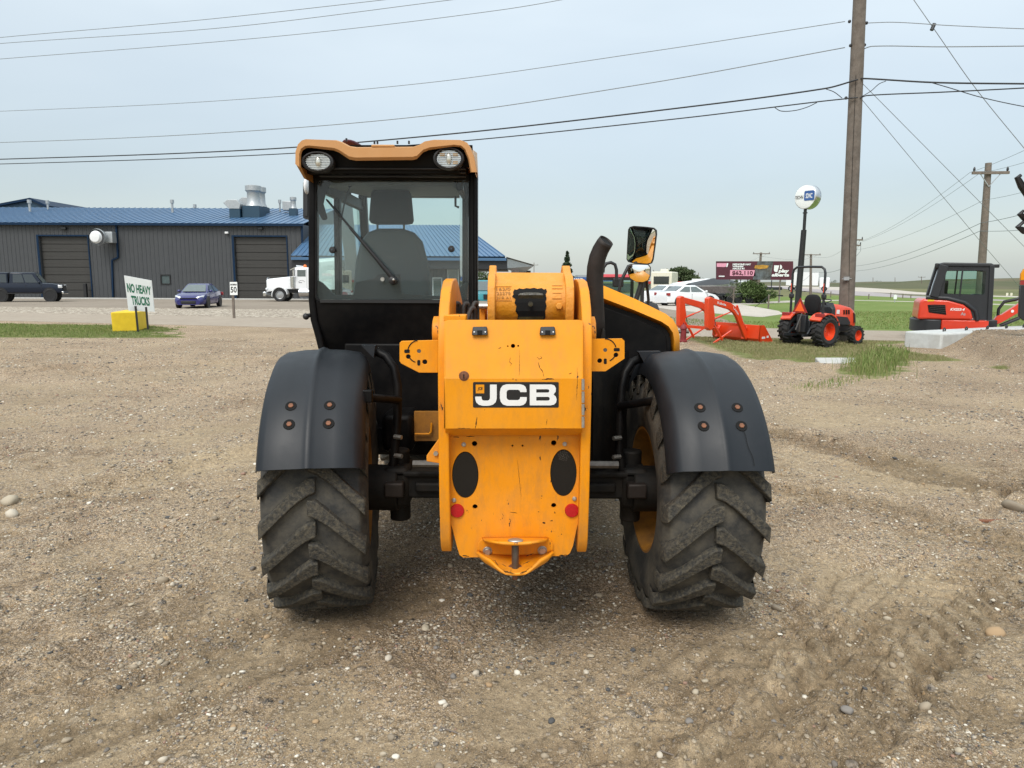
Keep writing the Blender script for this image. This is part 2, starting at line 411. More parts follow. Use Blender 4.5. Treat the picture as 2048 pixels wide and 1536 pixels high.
# ---------------------------------------------------------------- ground
_rs = np.random.RandomState(11)
_lat = _rs.rand(256, 256)
def vnoise(x, y):
    xi = np.floor(x).astype(int); yi = np.floor(y).astype(int); fx = x - xi; fy = y - yi
    fx = fx * fx * (3 - 2 * fx); fy = fy * fy * (3 - 2 * fy)
    a = _lat[xi & 255, yi & 255]; b = _lat[(xi + 1) & 255, yi & 255]; c = _lat[xi & 255, (yi + 1) & 255]; d = _lat[(xi + 1) & 255, (yi + 1) & 255]
    return (a * (1 - fx) + b * fx) * (1 - fy) + (c * (1 - fx) + d * fx) * fy - .5
def sst(a, b, x):
    t = np.clip((x - a) / (b - a), 0, 1); return t * t * (3 - 2 * t)
def polydist(x, y, pts):
    """distance to polyline, arclength along it and signed offset"""
    best = np.full(x.shape, 1e9); S = np.zeros(x.shape); T = np.zeros(x.shape); acc = 0
    for (ax, ay), (bx, by) in zip(pts[:-1], pts[1:]):
        L = math.hypot(bx - ax, by - ay); ux, uy = (bx - ax) / L, (by - ay) / L
        s = np.clip((x - ax) * ux + (y - ay) * uy, 0, L); px, py = ax + ux * s, ay + uy * s
        d = np.hypot(x - px, y - py); m = d < best
        t = (x - ax) * -uy + (y - ay) * ux
        best = np.where(m, d, best); S = np.where(m, acc + s, S); T = np.where(m, t, T); acc += L
    return best, S, T
def gp(px, py): p = gnd(px, py); return (p.x, p.y)
BE1 = V((10.9, 18.0)); BA = V((.88, .47)).normalized(); BB = V((-BA.y, BA.x))     # concrete block: near corner, long axis, short axis
ROADK = -.29
def road_c(x): return 26.3 + ROADK * x
TR1 = [gp(1480, 1560), gp(1700, 1400), gp(1800, 1290), gp(1930, 1190), gp(2120, 1100)]
TR2 = [gp(-60, 1560), gp(180, 1455), gp(420, 1350), gp(720, 1235), gp(850, 1190)]
TR3 = [gp(1540, 862), gp(1700, 905), gp(1850, 950), gp(2100, 985)]
TR4 = [gp(1600, 985), gp(1750, 1010), gp(1900, 1060), gp(2100, 1110)]
TR5 = [gp(-50, 905), gp(300, 850), gp(560, 800), gp(700, 770)]
TR6 = [gp(700, 1400), gp(900, 1340), gp(500, 1500), gp(300, 1560)]
TR7 = [gp(1280, 1540), gp(1420, 1430), gp(1560, 1330), gp(1700, 1220)]
def mound(x, y):
    s = (x - BE1.x) * BA.x + (y - BE1.y) * BA.y; d = -((x - BE1.x) * BB.x + (y - BE1.y) * BB.y)
    e = (x - 5.3) * .739 - (y - 12.3) * .674 + .5 * vnoise(x * .7, y * .7)
    m = np.maximum(.62 * sst(-.4, 2.0, e) * sst(-.2, 1.2, s + np.maximum(d, 0)), .56 * sst(-.6, 1.9, s + np.maximum(d, 0) * .38 - .25)) * np.clip(1 - (np.maximum(d, 0) / 7.8) ** 1.7, 0, 1) * np.clip(1 + d / 1.4, 0, 1)
    return np.minimum(m, .435 + .17 * sst(.8, 3.2, d) + .03 * vnoise(x, y)) * 1.0
def lugprint(S, T, half, pitch, skew, warp):
    ph = (S + skew * np.abs(T)) / pitch + .5 * (T > 0) + warp
    w = .5 + .5 * np.sin(2 * math.pi * ph) + .5 * vnoise(S * 5 + 3, T * 9) + .35 * vnoise(S * 17, T * 21)
    return sst(.45, .9, w) * sst(half, half - .04, np.abs(T))
def masks(x, y):
    n1 = vnoise(x * .8 + 3, y * .8); n2 = vnoise(x * 2.6, y * 2.6 + 9); n3 = vnoise(x * 7 + 5, y * 7)
    wob = n2 * .10 + n1 * .15
    d1, S1, T1 = polydist(x, y, TR1); d2, S2, T2 = polydist(x, y, TR2); d3, S3, T3 = polydist(x, y, TR3)
    d4, S4, T4 = polydist(x, y, TR4); d5, S5, T5 = polydist(x, y, TR5); d7, S7, T7 = polydist(x, y, TR7)
    return n1, n2, n3, wob, (d1, S1, T1), (d2, S2, T2), (d3, S3, T3), (d4, S4, T4), (d5, S5, T5), (d7, S7, T7)
def ground_h(x, y, full=False):
    n1, n2, n3, wob, a1, a2, a3, a4, a5, a7 = masks(x, y)
    flat = sst(24, 19, y + .29 * x * (x > 0)) * 1.0
    near = sst(13, 7, y)
    h = .07 * vnoise(x * .35, y * .35) + .035 * n1 + .018 * n2 + .009 * n3
    rough = .4 + sst(-.15, .25, n1 + .5 * n2)
    dis = sst(.02, .22, vnoise(x * .9 + 70, y * .9 + 13) + .5 * n2)
    h += dis * near * (.030 * vnoise(x * 7 + 4, y * 7) + .018 * vnoise(x * 15, y * 15 + 8))
    h += (.006 * vnoise(x * 19, y * 19) + .0055 * vnoise(x * 41, y * 41) + .005 * vnoise(x * 83 + 7, y * 83)) * near * rough
    fade = .7 + sst(-.2, .2, vnoise(x * 1.3 + 20, y * 1.3))
    h -= .024 * lugprint(a1[1], a1[2] + wob * .5, .25, .17, .9, n2 * .8) * fade
    for a_, amp, wd in ((a1, .045, .62), (a2, .022, .5), (a3, .05, .75), (a4, .04, .6), (a7, .035, .5), (a5, .03, .6)):
        m_ = sst(wd, wd * .4, a_[0] + wob) * sst(-.25, .15, vnoise(a_[1] * .9 + 7, a_[2] * 1.5))
        h += amp * m_ * (vnoise(a_[1] * 1.4 + n2 * .5, a_[2] * 13 + n2 * 2) + .5 * vnoise(a_[1] * 4, a_[2] * 31) + .5 * vnoise(x * 16, y * 16) * near)
    h -= .008 * sst(.26, .16, a2[0] + wob * .4) + .007 * sst(-.2, .6, np.sin(a2[2] * 46 + n2 * 3)) * sst(.26, .18, a2[0])
    h -= .030 * lugprint(a3[1], a3[2], .30, .22, .6, n2 * .7) * fade
    h += .03 * sst(.12, .0, np.abs(np.abs(a3[2]) - .36 + wob)) * sst(.6, .4, a3[0])
    h -= .026 * lugprint(a4[1], a4[2], .28, .2, .8, n2 * .6) * fade
    h -= .020 * lugprint(a5[1], a5[2], .28, .25, .7, n2 * .8) * sst(-.05, .25, vnoise(x * .6, y * .6 + 40))
    h -= .020 * lugprint(a7[1], a7[2] + wob, .22, .18, .8, n2 * .6) * fade
    # wheel ruts between the grass strip and the machine
    for k, (px, py, qx, qy, r) in enumerate(((0, 745, 700, 712, .35), (1500, 745, 1640, 715, .30), (1490, 760, 1660, 735, .25), (200, 980, 520, 905, .3))):
        d, S, T = polydist(x, y, [gp(px, py), gp(qx, qy)])
        h -= .05 * sst(r, .05, d + n2 * .2) - .03 * sst(.25, 0, np.abs(d - r - .1))
    # soil pressed out round the tyres
    for tx in (-.93, .92):
        r = np.hypot(x - tx, (y - 3.62) * .9)
        h += .012 * sst(.45, .3, np.abs(r - .42))
        h *= 1 - .9 * sst(.42, .2, r)
    h = h * flat + mound(x, y)
    if not full: return h
    gravel = np.clip(.40 + 1.1 * n1 + .9 * n2 + .25 * n3 + .28 * sst(1.0, -4, x + (y - 6) * .2) + .30 * sst(6, 12, y), 0, 1)
    for a, w in ((a1, .30), (a4, .3), (a7, .25)): gravel *= 1 - .55 * sst(w, w * .5, a[0])
    gravel *= 1 - .8 * sst(.24, .14, a2[0] + wob * .4)
    gravel = np.clip(gravel + 1.0 * sst(.05, .2, mound(x, y)), 0, 1)
    wet_shade = sst(.36, .1, a3[0] + n2 * .35) * sst(-.35, .1, n1 + .25) * .9
    wet_shade = np.maximum(wet_shade, .55 * sst(.22, .08, a1[0] + n3 * .3) * sst(-.1, .2, n2))
    wet_shade = np.maximum(wet_shade, .6 * sst(.22, .08, a4[0] + n3 * .3) * sst(-.1, .25, n1))
    wet_shade = np.maximum(wet_shade, .28 * sst(.15, .4, n1 + .6 * n2))
    dis = sst(.02, .22, vnoise(x * .9 + 70, y * .9 + 13) + .5 * n2) * sst(12, 8, y)
    wet_shade = np.maximum(wet_shade, .6 * dis * sst(.02, -.16, vnoise(x * 7 + 4, y * 7) + .5 * vnoise(x * 15, y * 15 + 8)))
    for a_, wd in ((a1, .62), (a2, .5), (a4, .6), (a7, .5)):
        m_ = sst(wd, wd * .4, a_[0] + wob) * sst(-.25, .15, vnoise(a_[1] * .9 + 7, a_[2] * 1.5))
        wet_shade = np.maximum(wet_shade, .7 * m_ * sst(.0, -.2, vnoise(a_[1] * 1.4 + n2 * .5, a_[2] * 13 + n2 * 2)))
    # shade under the parked machine, painted into the soil colour with the damp
    wet_shade = np.maximum(wet_shade, .75 * sst(1.35, .75, np.abs(x + .02)) * sst(2.7, 3.5, y + n2 * .5) * sst(9, 7, y))
    wet_shade = np.maximum(wet_shade, .42 * sst(.03, .2, mound(x, y)))
    # grass: strip in front of the road at left, rough ground at right
    gl = sst(20.4, 21.2, y + n1 * .5) * sst(26.8 - .0, 26.0, y + ROADK * -1 * 0 + (x + 14) * .12) * sst(-10.6, -11.8, x + n2 * 1.6 + (y - 23) * .45)
    e = y + .12 * x
    gr = sst(15.2, 17.4, e + n1 * 2.6 + n2 * 2.0) * sst(4.5, 6.0, x) * sst(.10, .02, mound(x, y)) * np.maximum(sst(10.4, 9.6, x), sst(19.6, 20.4, y - .53 * (x - 10.9)))
    gr = np.maximum(gr, .8 * sst(.8, .2, polydist(x, y, [gp(1725, 746), gp(1765, 725), gp(1785, 705)])[0] + n2 * .6))
    grass = np.clip(np.maximum(gl, gr), 0, 1)
    return h, gravel, wet_shade, grass
NR, NCOL = 620, 800
yr = 1.0 * 40.0 ** (np.arange(NR) / (NR - 1)); tt = np.linspace(-1.35, 1.35, NCOL)
YY, TT = np.meshgrid(yr, tt, indexing='ij'); XX = YY * TT
HH, GG, WW, GS = ground_h(XX, YY, True)
_w = sst(1.35, .95, np.abs(TT)) * sst(1.0, 1.9, YY); HH = HH * _w - .102 * (1 - _w); GG = GG * _w + .5 * (1 - _w)
def grid_mesh(name, X, Y, Z, m, attr=None):
    nr, nc = X.shape
    me = bpy.data.meshes.new(name)
    idx = np.arange(nr * nc).reshape(nr, nc)
    q = np.stack([idx[:-1, :-1], idx[:-1, 1:], idx[1:, 1:], idx[1:, :-1]], -1).reshape(-1, 4)
    me.vertices.add(nr * nc); me.vertices.foreach_set('co', np.stack([X, Y, Z], -1).reshape(-1).astype(np.float32))
    me.loops.add(q.size); me.loops.foreach_set('vertex_index', q.reshape(-1).astype(np.int32))
    me.polygons.add(len(q)); me.polygons.foreach_set('loop_start', (np.arange(len(q)) * 4).astype(np.int32))
    me.update(calc_edges=True)
    me.polygons.foreach_set('use_smooth', [True] * len(q))
    if attr is not None:
        ca = me.color_attributes.new('soil', 'FLOAT_COLOR', 'POINT')
        ca.data.foreach_set('color', np.stack(list(attr) + [np.ones_like(attr[0])], -1).reshape(-1).astype(np.float32))
    me.materials.append(m)
    o = bpy.data.objects.new(name, me); C.objects.link(o); W[o] = V((0, 0, 0))
    return o
def soil_material():
    m = bpy.data.materials.new('gravel soil'); m.use_nodes = True
    n, l = m.node_tree.nodes, m.node_tree.links
    p = n['Principled BSDF']; p.inputs['Specular IOR Level'].default_value = .15; p.inputs['Roughness'].default_value = .95
    t = n.new('ShaderNodeTexCoord'); at_ = n.new('ShaderNodeVertexColor'); at_.layer_name = 'soil'
    sp = n.new('ShaderNodeSeparateColor'); l.new(at_.outputs[0], sp.inputs[0])
    def noise(s, d=6, r=.6):
        x = n.new('ShaderNodeTexNoise'); x.inputs['Scale'].default_value = s; x.inputs['Detail'].default_value = d; x.inputs['Roughness'].default_value = r
        l.new(t.outputs['Object'], x.inputs['Vector']); return x.outputs['Fac']
    def ramp(f, stops, const=False):
        r = n.new('ShaderNodeValToRGB'); e = r.color_ramp.elements
        if const: r.color_ramp.interpolation = 'CONSTANT'
        while len(e) < len(stops): e.new(.5)
        for k, (pos, c) in enumerate(stops): e[k].position = pos; e[k].color = (*c, 1)
        l.new(f, r.inputs[0]); return r.outputs[0]
    def mix(f, a, b, bt='MIX'):
        x = n.new('ShaderNodeMix'); x.data_type = 'RGBA'; x.blend_type = bt
        if isinstance(f, float): x.inputs[0].default_value = f
        else: l.new(f, x.inputs[0])
        for k, s in ((6, a), (7, b)):
            if isinstance(s, tuple): x.inputs[k].default_value = (*s, 1)
            else: l.new(s, x.inputs[k])
        return x.outputs[2]
    def math_(op, a, b=None, c=None):
        x = n.new('ShaderNodeMath'); x.operation = op
        for k, s in enumerate((a, b, c)):
            if s is None: continue
            if isinstance(s, (int, float)): x.inputs[k].default_value = s
            else: l.new(s, x.inputs[k])
        return x.outputs[0]
    def vor(s):
        x = n.new('ShaderNodeTexVoronoi'); x.inputs['Scale'].default_value = s; x.inputs['Randomness'].default_value = 1
        l.new(t.outputs['Object'], x.inputs['Vector']); return x
    pal = [(0, (.15, .14, .13)), (.07, (.30, .25, .19)), (.24, (.42, .345, .255)), (.48, (.50, .42, .315)), (.68, (.37, .325, .275)), (.80, (.58, .505, .40)), (.92, (.50, .36, .21)), (.965, (.66, .59, .48))]
    fine = ramp(noise(9, 8, .75), [(.3, (.262, .204, .134)), (.5, (.340, .268, .178)), (.7, (.418, .332, .225))])
    grit = ramp(noise(190, 4, .8), [(.32, (.60, .585, .57)), (.68, (1.38, 1.37, 1.35))])
    base = mix(1.0, fine, grit, 'MULTIPLY')
    hs = []
    last = base
    for s, thr in ((20, .4), (46, .46), (95, .5), (190, .55)):
        v = vor(s)
        sc_ = n.new('ShaderNodeSeparateColor'); l.new(v.outputs['Color'], sc_.inputs[0])
        pc = ramp(sc_.outputs[0], pal, True)
        dome = n.new('ShaderNodeMapRange'); dome.inputs[1].default_value = .55; dome.inputs[2].default_value = .12; l.new(v.outputs['Distance'], dome.inputs[0])
        # a pebble shows where the cell's own random value is below the local gravel amount
        g = math_('MULTIPLY_ADD', sp.outputs[0], .22 if s < 30 else .75, .0 if s < 30 else .10)
        show = n.new('ShaderNodeMapRange'); show.inputs[1].default_value = -.04; show.inputs[2].default_value = .04
        l.new(math_('SUBTRACT', g, sc_.outputs[1]), show.inputs[0])
        f = math_('MULTIPLY', show.outputs[0], math_('GREATER_THAN', dome.outputs[0], .25))
        gap = n.new('ShaderNodeMapRange'); gap.inputs[1].default_value = .05; gap.inputs[2].default_value = .5; gap.inputs[3].default_value = .74; gap.inputs[4].default_value = 1.0
        l.new(dome.outputs[0], gap.inputs[0])
        gm = n.new('ShaderNodeMix'); gm.data_type = 'RGBA'; gm.inputs[6].default_value = (1, 1, 1, 1)
        l.new(show.outputs[0], gm.inputs[0]); l.new(gap.outputs[0], gm.inputs[7])
        last = mix(f, last, pc)
        last = mix(1.0, last, gm.outputs[2], 'MULTIPLY')
        hs.append(math_('MULTIPLY', math_('MULTIPLY', dome.outputs[0], show.outputs[0]), 46. / s))
    last = mix(sp.outputs[0], last, mix(1.0, last, (1.34, 1.25, 1.19), 'MULTIPLY'))
    big = ramp(noise(.55, 5, .6), [(.32, (.84, .83, .82)), (.68, (1.12, 1.12, 1.12))])
    last = mix(1.0, last, big, 'MULTIPLY')
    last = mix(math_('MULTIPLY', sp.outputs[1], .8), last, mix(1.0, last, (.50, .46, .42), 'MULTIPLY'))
    gcol = ramp(noise(2.2, 8, .7), [(.30, (.115, .145, .045)), (.5, (.165, .185, .065)), (.66, (.26, .235, .11)), (.78, (.34, .285, .165))])
    gf = n.new('ShaderNodeMapRange'); gf.inputs[1].default_value = .35; gf.inputs[2].default_value = .62
    l.new(math_('ADD', sp.outputs[2], math_('MULTIPLY', math_('SUBTRACT', noise(3.5, 7, .7), .5), .9)), gf.inputs[0])
    last = mix(gf.outputs[0], last, gcol)
    hsum = math_('ADD', math_('ADD', hs[0], math_('ADD', hs[1], hs[2])), math_('MULTIPLY_ADD', noise(140, 6, .75), .8, hs[3]))
    last = mix(1.0, last, ramp(noise(34, 5, .8), [(.34, (.66, .65, .64)), (.66, (1.30, 1.29, 1.27))]), 'MULTIPLY')
    l.new(last, p.inputs['Base Color'])
    bp = n.new('ShaderNodeBump'); bp.inputs['Strength'].default_value = .9; bp.inputs['Distance'].default_value = .009
    l.new(hsum, bp.inputs['Height']); l.new(bp.outputs[0], p.inputs['Normal'])
    return m
M['soil'] = soil_material()
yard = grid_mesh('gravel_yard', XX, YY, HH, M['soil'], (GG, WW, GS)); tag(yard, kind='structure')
# coarse surroundings of the yard (behind and beside the camera)
cx_, cy_ = np.meshgrid(np.linspace(-60, 60, 61), np.linspace(-40, 30, 36), indexing='xy')
apron = grid_mesh('yard_surroundings', cx_, cy_, np.full(cx_.shape, -.10), M['soil'], (np.full(cx_.shape, .5), np.zeros(cx_.shape), np.zeros(cx_.shape))); tag(apron, kind='structure')

def turf(name, a, b, c, s=.5, big=.05):
    m = bpy.data.materials.new(name); m.use_nodes = True
    n, l = m.node_tree.nodes, m.node_tree.links; p = n['Principled BSDF']; p.inputs['Roughness'].default_value = 1; p.inputs['Specular IOR Level'].default_value = .1
    t = n.new('ShaderNodeTexCoord')
    def noise(sc_, d):
        x = n.new('ShaderNodeTexNoise'); x.inputs['Scale'].default_value = sc_; x.inputs['Detail'].default_value = d; x.inputs['Roughness'].default_value = .7
        l.new(t.outputs['Object'], x.inputs['Vector']); return x.outputs['Fac']
    r = n.new('ShaderNodeValToRGB'); e = r.color_ramp.elements; e.new(.5)
    for k, (pos, cc) in enumerate(((.32, a), (.5, b), (.68, c))): e[k].position = pos; e[k].color = (*cc, 1)
    mx = n.new('ShaderNodeMath'); mx.operation = 'MULTIPLY_ADD'; mx.inputs[1].default_value = .55
    mm = n.new('ShaderNodeMath'); mm.operation = 'MULTIPLY'; mm.inputs[1].default_value = .45
    l.new(noise(big, 5), mm.inputs[0]); l.new(noise(s, 9), mx.inputs[0]); l.new(mm.outputs[0], mx.inputs[2])
    l.new(mx.outputs[0], r.inputs[0]); l.new(r.outputs[0], p.inputs['Base Color'])
    bp = n.new('ShaderNodeBump'); bp.inputs['Strength'].default_value = .6; bp.inputs['Distance'].default_value = .1
    l.new(noise(s * 6, 6), bp.inputs['Height']); l.new(bp.outputs[0], p.inputs['Normal'])
    return m
M['turf'] = turf('mown grass', (.115, .165, .045), (.15, .205, .06), (.22, .235, .09), .9, .12)
M['prairie'] = turf('prairie grass', (.10, .115, .05), (.15, .15, .075), (.24, .21, .12), .05, .012)
M['hill'] = turf('hill grass', (.065, .082, .042), (.105, .108, .062), (.17, .14, .10), .03, .012)
M['asphalt'] = turf('old asphalt', (.32, .27, .218), (.37, .315, .256), (.42, .36, .295), 2.5, .3)
M['lot'] = turf('gravel lot', (.22, .185, .148), (.265, .225, .182), (.31, .268, .22), 1.2, .12)
M['pale_road'] = turf('pale road', (.40, .36, .31), (.46, .42, .37), (.52, .48, .42), .6, .05)
M['highway'] = turf('highway asphalt', (.30, .27, .27), (.34, .31, .31), (.38, .35, .34), .4, .05)
def rock_strip_material():
    m = bpy.data.materials.new('light landscaping rock'); m.use_nodes = True
    n, l = m.node_tree.nodes, m.node_tree.links; p = n['Principled BSDF']; p.inputs['Roughness'].default_value = .95
    t = n.new('ShaderNodeTexCoord'); v = n.new('ShaderNodeTexVoronoi'); v.inputs['Scale'].default_value = 11; l.new(t.outputs['Object'], v.inputs['Vector'])
    s = n.new('ShaderNodeSeparateColor'); l.new(v.outputs['Color'], s.inputs[0])
    r = n.new('ShaderNodeValToRGB'); e = r.color_ramp.elements; e.new(.4); e.new(.75)
    for k, (pos, cc) in enumerate(((0, (.08, .06, .045)), (.35, (.25, .20, .15)), (.7, (.42, .36, .28)), (1, (.56, .50, .41)))): e[k].position = pos; e[k].color = (*cc, 1)
    l.new(s.outputs[0], r.inputs[0]); l.new(r.outputs[0], p.inputs['Base Color'])
    return m
M['rocks'] = rock_strip_material()
def sheet(name, pts, z, m):
    b = MB(); b.ext([(x, y, z - .15) for x, y in pts], (0, 0, .15))
    return tag(b.build(name, m), kind='structure')
def strip(name, pts, w, z, m):
    b = MB(); n = len(pts); L = []; R = []
    for i in range(n):
        a = V(pts[max(0, i - 1)]); c = V(pts[min(n - 1, i + 1)]); d = (c - a).normalized(); q = V((-d.y, d.x))
        ww = w[i] if hasattr(w, '__len__') else w
        L.append(V(pts[i]) + q * ww / 2); R.append(V(pts[i]) - q * ww / 2)
    b.loft([[(l_.x, l_.y, z - .16), (l_.x, l_.y, z), (r_.x, r_.y, z), (r_.x, r_.y, z - .16)] for l_, r_ in zip(L, R)])
    return tag(b.build(name, m), kind='structure')
b = MB(); b.add([(3500 * math.cos(a), 3500 * math.sin(a), -.12) for a in [2 * math.pi * k / 64 for k in range(64)]], [tuple(range(64))])
tag(b.build('ground', M['prairie']), kind='structure')
sheet('grass_field', [(3, 24), (60, 8), (160, 40), (160, 92), (40, 92), (16, 68), (13.5, 58), (11, 46), (8, 40)], .004, M['turf'])
strip('road', [(-90, road_c(-90)), (-30, road_c(-30)), (0, road_c(0)), (12, road_c(12) + .3), (30, road_c(30) + 1.5), (80, road_c(80) + 10)], [7.5, 7.0, 5.6, 4.6, 4.6, 4.6], .014, M['asphalt'])
sheet('parking_lot', [(-120, 44), (-30, 39.5), (-8, 35.5), (2, 29.5), (9, 26.5), (11, 44), (14, 58), (17, 66), (17, 100), (-120, 100)], .008, M['lot'])
sheet('rock_strip', [(-90, 51), (-90, 58), (-30, 43.2), (-10, 41.0), (-1, 40.5), (0, 36.5), (-8, 31.9), (-30, 37.0)], .018, M['rocks'])
strip('driveway', [gp(1340, 603), gp(1400, 613), gp(1455, 622), gp(1500, 628), gp(1520, 634)], [9, 7.5, 6, 3.5, .4], .02, M['pale_road'])
strip('side_road', [gp(1470, 608.5), gp(1600, 602), gp(1700, 600.5), gp(1850, 604), gp(2060, 611), gp(2300, 622)], 2.2, .012, M['pale_road'])
strip('highway', [gp(1500, 569.6), gp(1565, 571.8), gp(1600, 574.5), gp(1660, 582), gp(1760, 591), gp(1900, 597.5), gp(2060, 602.5), gp(2300, 611)], [26, 22, 18, 11, 7, 5, 4, 3.5], .012, M['highway'])
strip('far_lane', [gp(1600, 571.5), gp(1690, 577.5), gp(1780, 584), gp(1900, 590), gp(2060, 594.5), gp(2300, 602)], [30, 20, 9, 6, 5, 4], .016, M['pale_road'])
strip('sidewalk', [(-60, 63.0), (-10, 62.3), (-4.8, 62.3)], 2.0, .07, M['kerb'])
# hills on the skyline
def hill_range(name, prof, m, depth, seed):
    r_ = np.random.RandomState(seed); b = MB(); rings = []
    for px, py, Y in prof:
        p = at(px, py, Y); h = p.z
        rings.append([(p.x, Y - depth * .5, -.16), (p.x, Y - depth * .38, h * .35), (p.x, Y - depth * .2, h * .78), (p.x, Y, h), (p.x, Y + depth * .3, h * .9), (p.x, Y + depth * .8, h * .2 - .3)])
    rings = [[(x, y, z + (r_.rand() - .5) * .25 * max(z, 0)) for x, y, z in r] for r in rings]
    b.loft(rings, cap=False, close=False)
    return tag(b.build(name, m), kind='structure')
hill_range('far_hills', [(x, 566 - 1.5 * math.sin(x * .013) - .8 * math.sin(x * .05), 900) for x in range(-300, 2400, 60)], M['hill'], 500, 1)
hill_range('hills', [(1560, 573.8, 300), (1620, 572.0, 300), (1680, 569.5, 300), (1720, 567.5, 300), (1760, 566, 300), (1800, 564.5, 300), (1860, 563.5, 300), (1930, 562, 300), (1985, 560, 300), (2030, 557.5, 290), (2080, 555, 280), (2200, 553, 280), (2500, 556, 280)], M['hill'], 170, 2)

# loose stones: about 300 that can be picked out, the rest as one mass
def pebble_material():
    m = bpy.data.materials.new('pebbles'); m.use_nodes = True
    n, l = m.node_tree.nodes, m.node_tree.links; p = n['Principled BSDF']; p.inputs['Roughness'].default_value = .85; p.inputs['Specular IOR Level'].default_value = .25
    g = n.new('ShaderNodeNewGeometry'); oi = n.new('ShaderNodeObjectInfo')
    a = n.new('ShaderNodeMath'); a.operation = 'ADD'; l.new(g.outputs['Random Per Island'], a.inputs[0]); l.new(oi.outputs['Random'], a.inputs[1])
    f = n.new('ShaderNodeMath'); f.operation = 'FRACT'; l.new(a.outputs[0], f.inputs[0])
    r = n.new('ShaderNodeValToRGB'); r.color_ramp.interpolation = 'CONSTANT'; e = r.color_ramp.elements
    st = [(0, (.085, .085, .085)), (.04, (.17, .15, .13)), (.14, (.26, .215, .16)), (.34, (.34, .28, .205)), (.56, (.22, .20, .18)), (.64, (.42, .36, .27)), (.80, (.38, .26, .15)), (.85, (.30, .19, .14)), (.88, (.52, .46, .37)), (.96, (.68, .63, .54))]
    while len(e) < len(st): e.new(.5)
    for k, (pos, c) in enumerate(st): e[k].position = pos; e[k].color = (*c, 1)
    l.new(f.outputs[0], r.inputs[0])
    t = n.new('ShaderNodeTexCoord'); nz = n.new('ShaderNodeTexNoise'); nz.inputs['Scale'].default_value = 120; nz.inputs['Detail'].default_value = 4; l.new(t.outputs['Object'], nz.inputs['Vector'])
    mr = n.new('ShaderNodeMapRange'); mr.inputs[3].default_value = .72; mr.inputs[4].default_value = 1.2; l.new(nz.outputs['Fac'], mr.inputs[0])
    mx = n.new('ShaderNodeMix'); mx.data_type = 'RGBA'; mx.blend_type = 'MULTIPLY'; mx.inputs[0].default_value = 1
    l.new(r.outputs[0], mx.inputs[6]); l.new(mr.outputs[0], mx.inputs[7]); l.new(mx.outputs[2], p.inputs['Base Color'])
    return m
M['pebble'] = pebble_material()
def ico(sub):
    bm = bmesh.new(); bmesh.ops.create_icosphere(bm, subdivisions=sub, radius=1)
    v = np.array([x.co[:] for x in bm.verts]); f = np.array([[y.index for y in x.verts] for x in bm.faces]); bm.free(); return v, f
def raw_mesh(name, v, f, m, smooth=True):
    me = bpy.data.meshes.new(name); k = f.shape[1]
    me.vertices.add(len(v)); me.vertices.foreach_set('co', v.reshape(-1).astype(np.float32))
    me.loops.add(f.size); me.loops.foreach_set('vertex_index', f.reshape(-1).astype(np.int32))
    me.polygons.add(len(f)); me.polygons.foreach_set('loop_start', (np.arange(len(f)) * k).astype(np.int32))
    me.update(calc_edges=True)
    me.polygons.foreach_set('use_smooth', [smooth] * len(f)); me.materials.append(m)
    return me
def scatter_pts(n, seed, y0, y1, spread=.85):
    r_ = np.random.RandomState(seed); y = y0 * (y1 / y0) ** r_.rand(n); x = y * (r_.rand(n) * 2 - 1) * spread
    return x, y, r_
iv, if_ = ico(1)
px_, py_, rr_ = scatter_pts(90000, 5, 1.9, 9.5)
_, gg_, _, gs_ = ground_h(px_, py_, True)
clump = vnoise(px_ * 4 + 50, py_ * 4) + .6 * vnoise(px_ * 11, py_ * 11 + 30)
keep = rr_.rand(len(px_)) < np.clip(gg_ * 1.1 + clump * 2.2 - .22, .012, 1)
px_, py_ = px_[keep], py_[keep]
tyre_free = ~(((np.abs(px_ + .93) < .3) | (np.abs(px_ - .92) < .3)) & (np.abs(py_ - 3.62) < .3))
px_, py_ = px_[tyre_free][:36000], py_[tyre_free][:36000]
fx_, fy_, r2_ = scatter_pts(60000, 6, 8.5, 21, .85)
_, gg2, _, gs2 = ground_h(fx_, fy_, True)
k2 = (r2_.rand(len(fx_)) < np.clip(gg2 * 1.2 + vnoise(fx_ * 2 + 50, fy_ * 2) * 1.3 - .1, .02, 1)) & (gs2 < .2)
fx_, fy_ = fx_[k2][:22000], fy_[k2][:22000]
px_ = np.concatenate([px_, fx_]); py_ = np.concatenate([py_, fy_])
N = len(px_); size = .0032 + .0052 * rr_.rand(N) ** 2.2 + .004 * (rr_.rand(N) > .95)
size *= np.clip(.6 + py_ / 7, .9, 2.6)
sx = size * (1 + .5 * rr_.rand(N)); sy = size * (.7 + .4 * rr_.rand(N)); sz = size * (.4 + .3 * rr_.rand(N)); an = rr_.rand(N) * 6.28
V12, F20 = iv, if_
vv = V12[None] * np.stack([sx, sy, sz], -1)[:, None] * (1 + .25 * (rr_.rand(N, len(V12), 1) - .5))
ca, sa = np.cos(an)[:, None], np.sin(an)[:, None]
vx = vv[..., 0] * ca - vv[..., 1] * sa + px_[:, None]; vy = vv[..., 0] * sa + vv[..., 1] * ca + py_[:, None]
vz = vv[..., 2] + (ground_h(px_, py_) + sz * .35)[:, None]
gm = raw_mesh('loose_gravel', np.stack([vx, vy, vz], -1).reshape(-1, 3), (F20[None] + (np.arange(N) * len(V12))[:, None, None]).reshape(-1, 3), M['pebble'])
go = bpy.data.objects.new('loose_gravel', gm); C.objects.link(go)
tag(go, 'loose rounded gravel scattered over the tan yard', 'gravel', kind='stuff')
iv2, if2 = ico(2)
stone_meshes = []
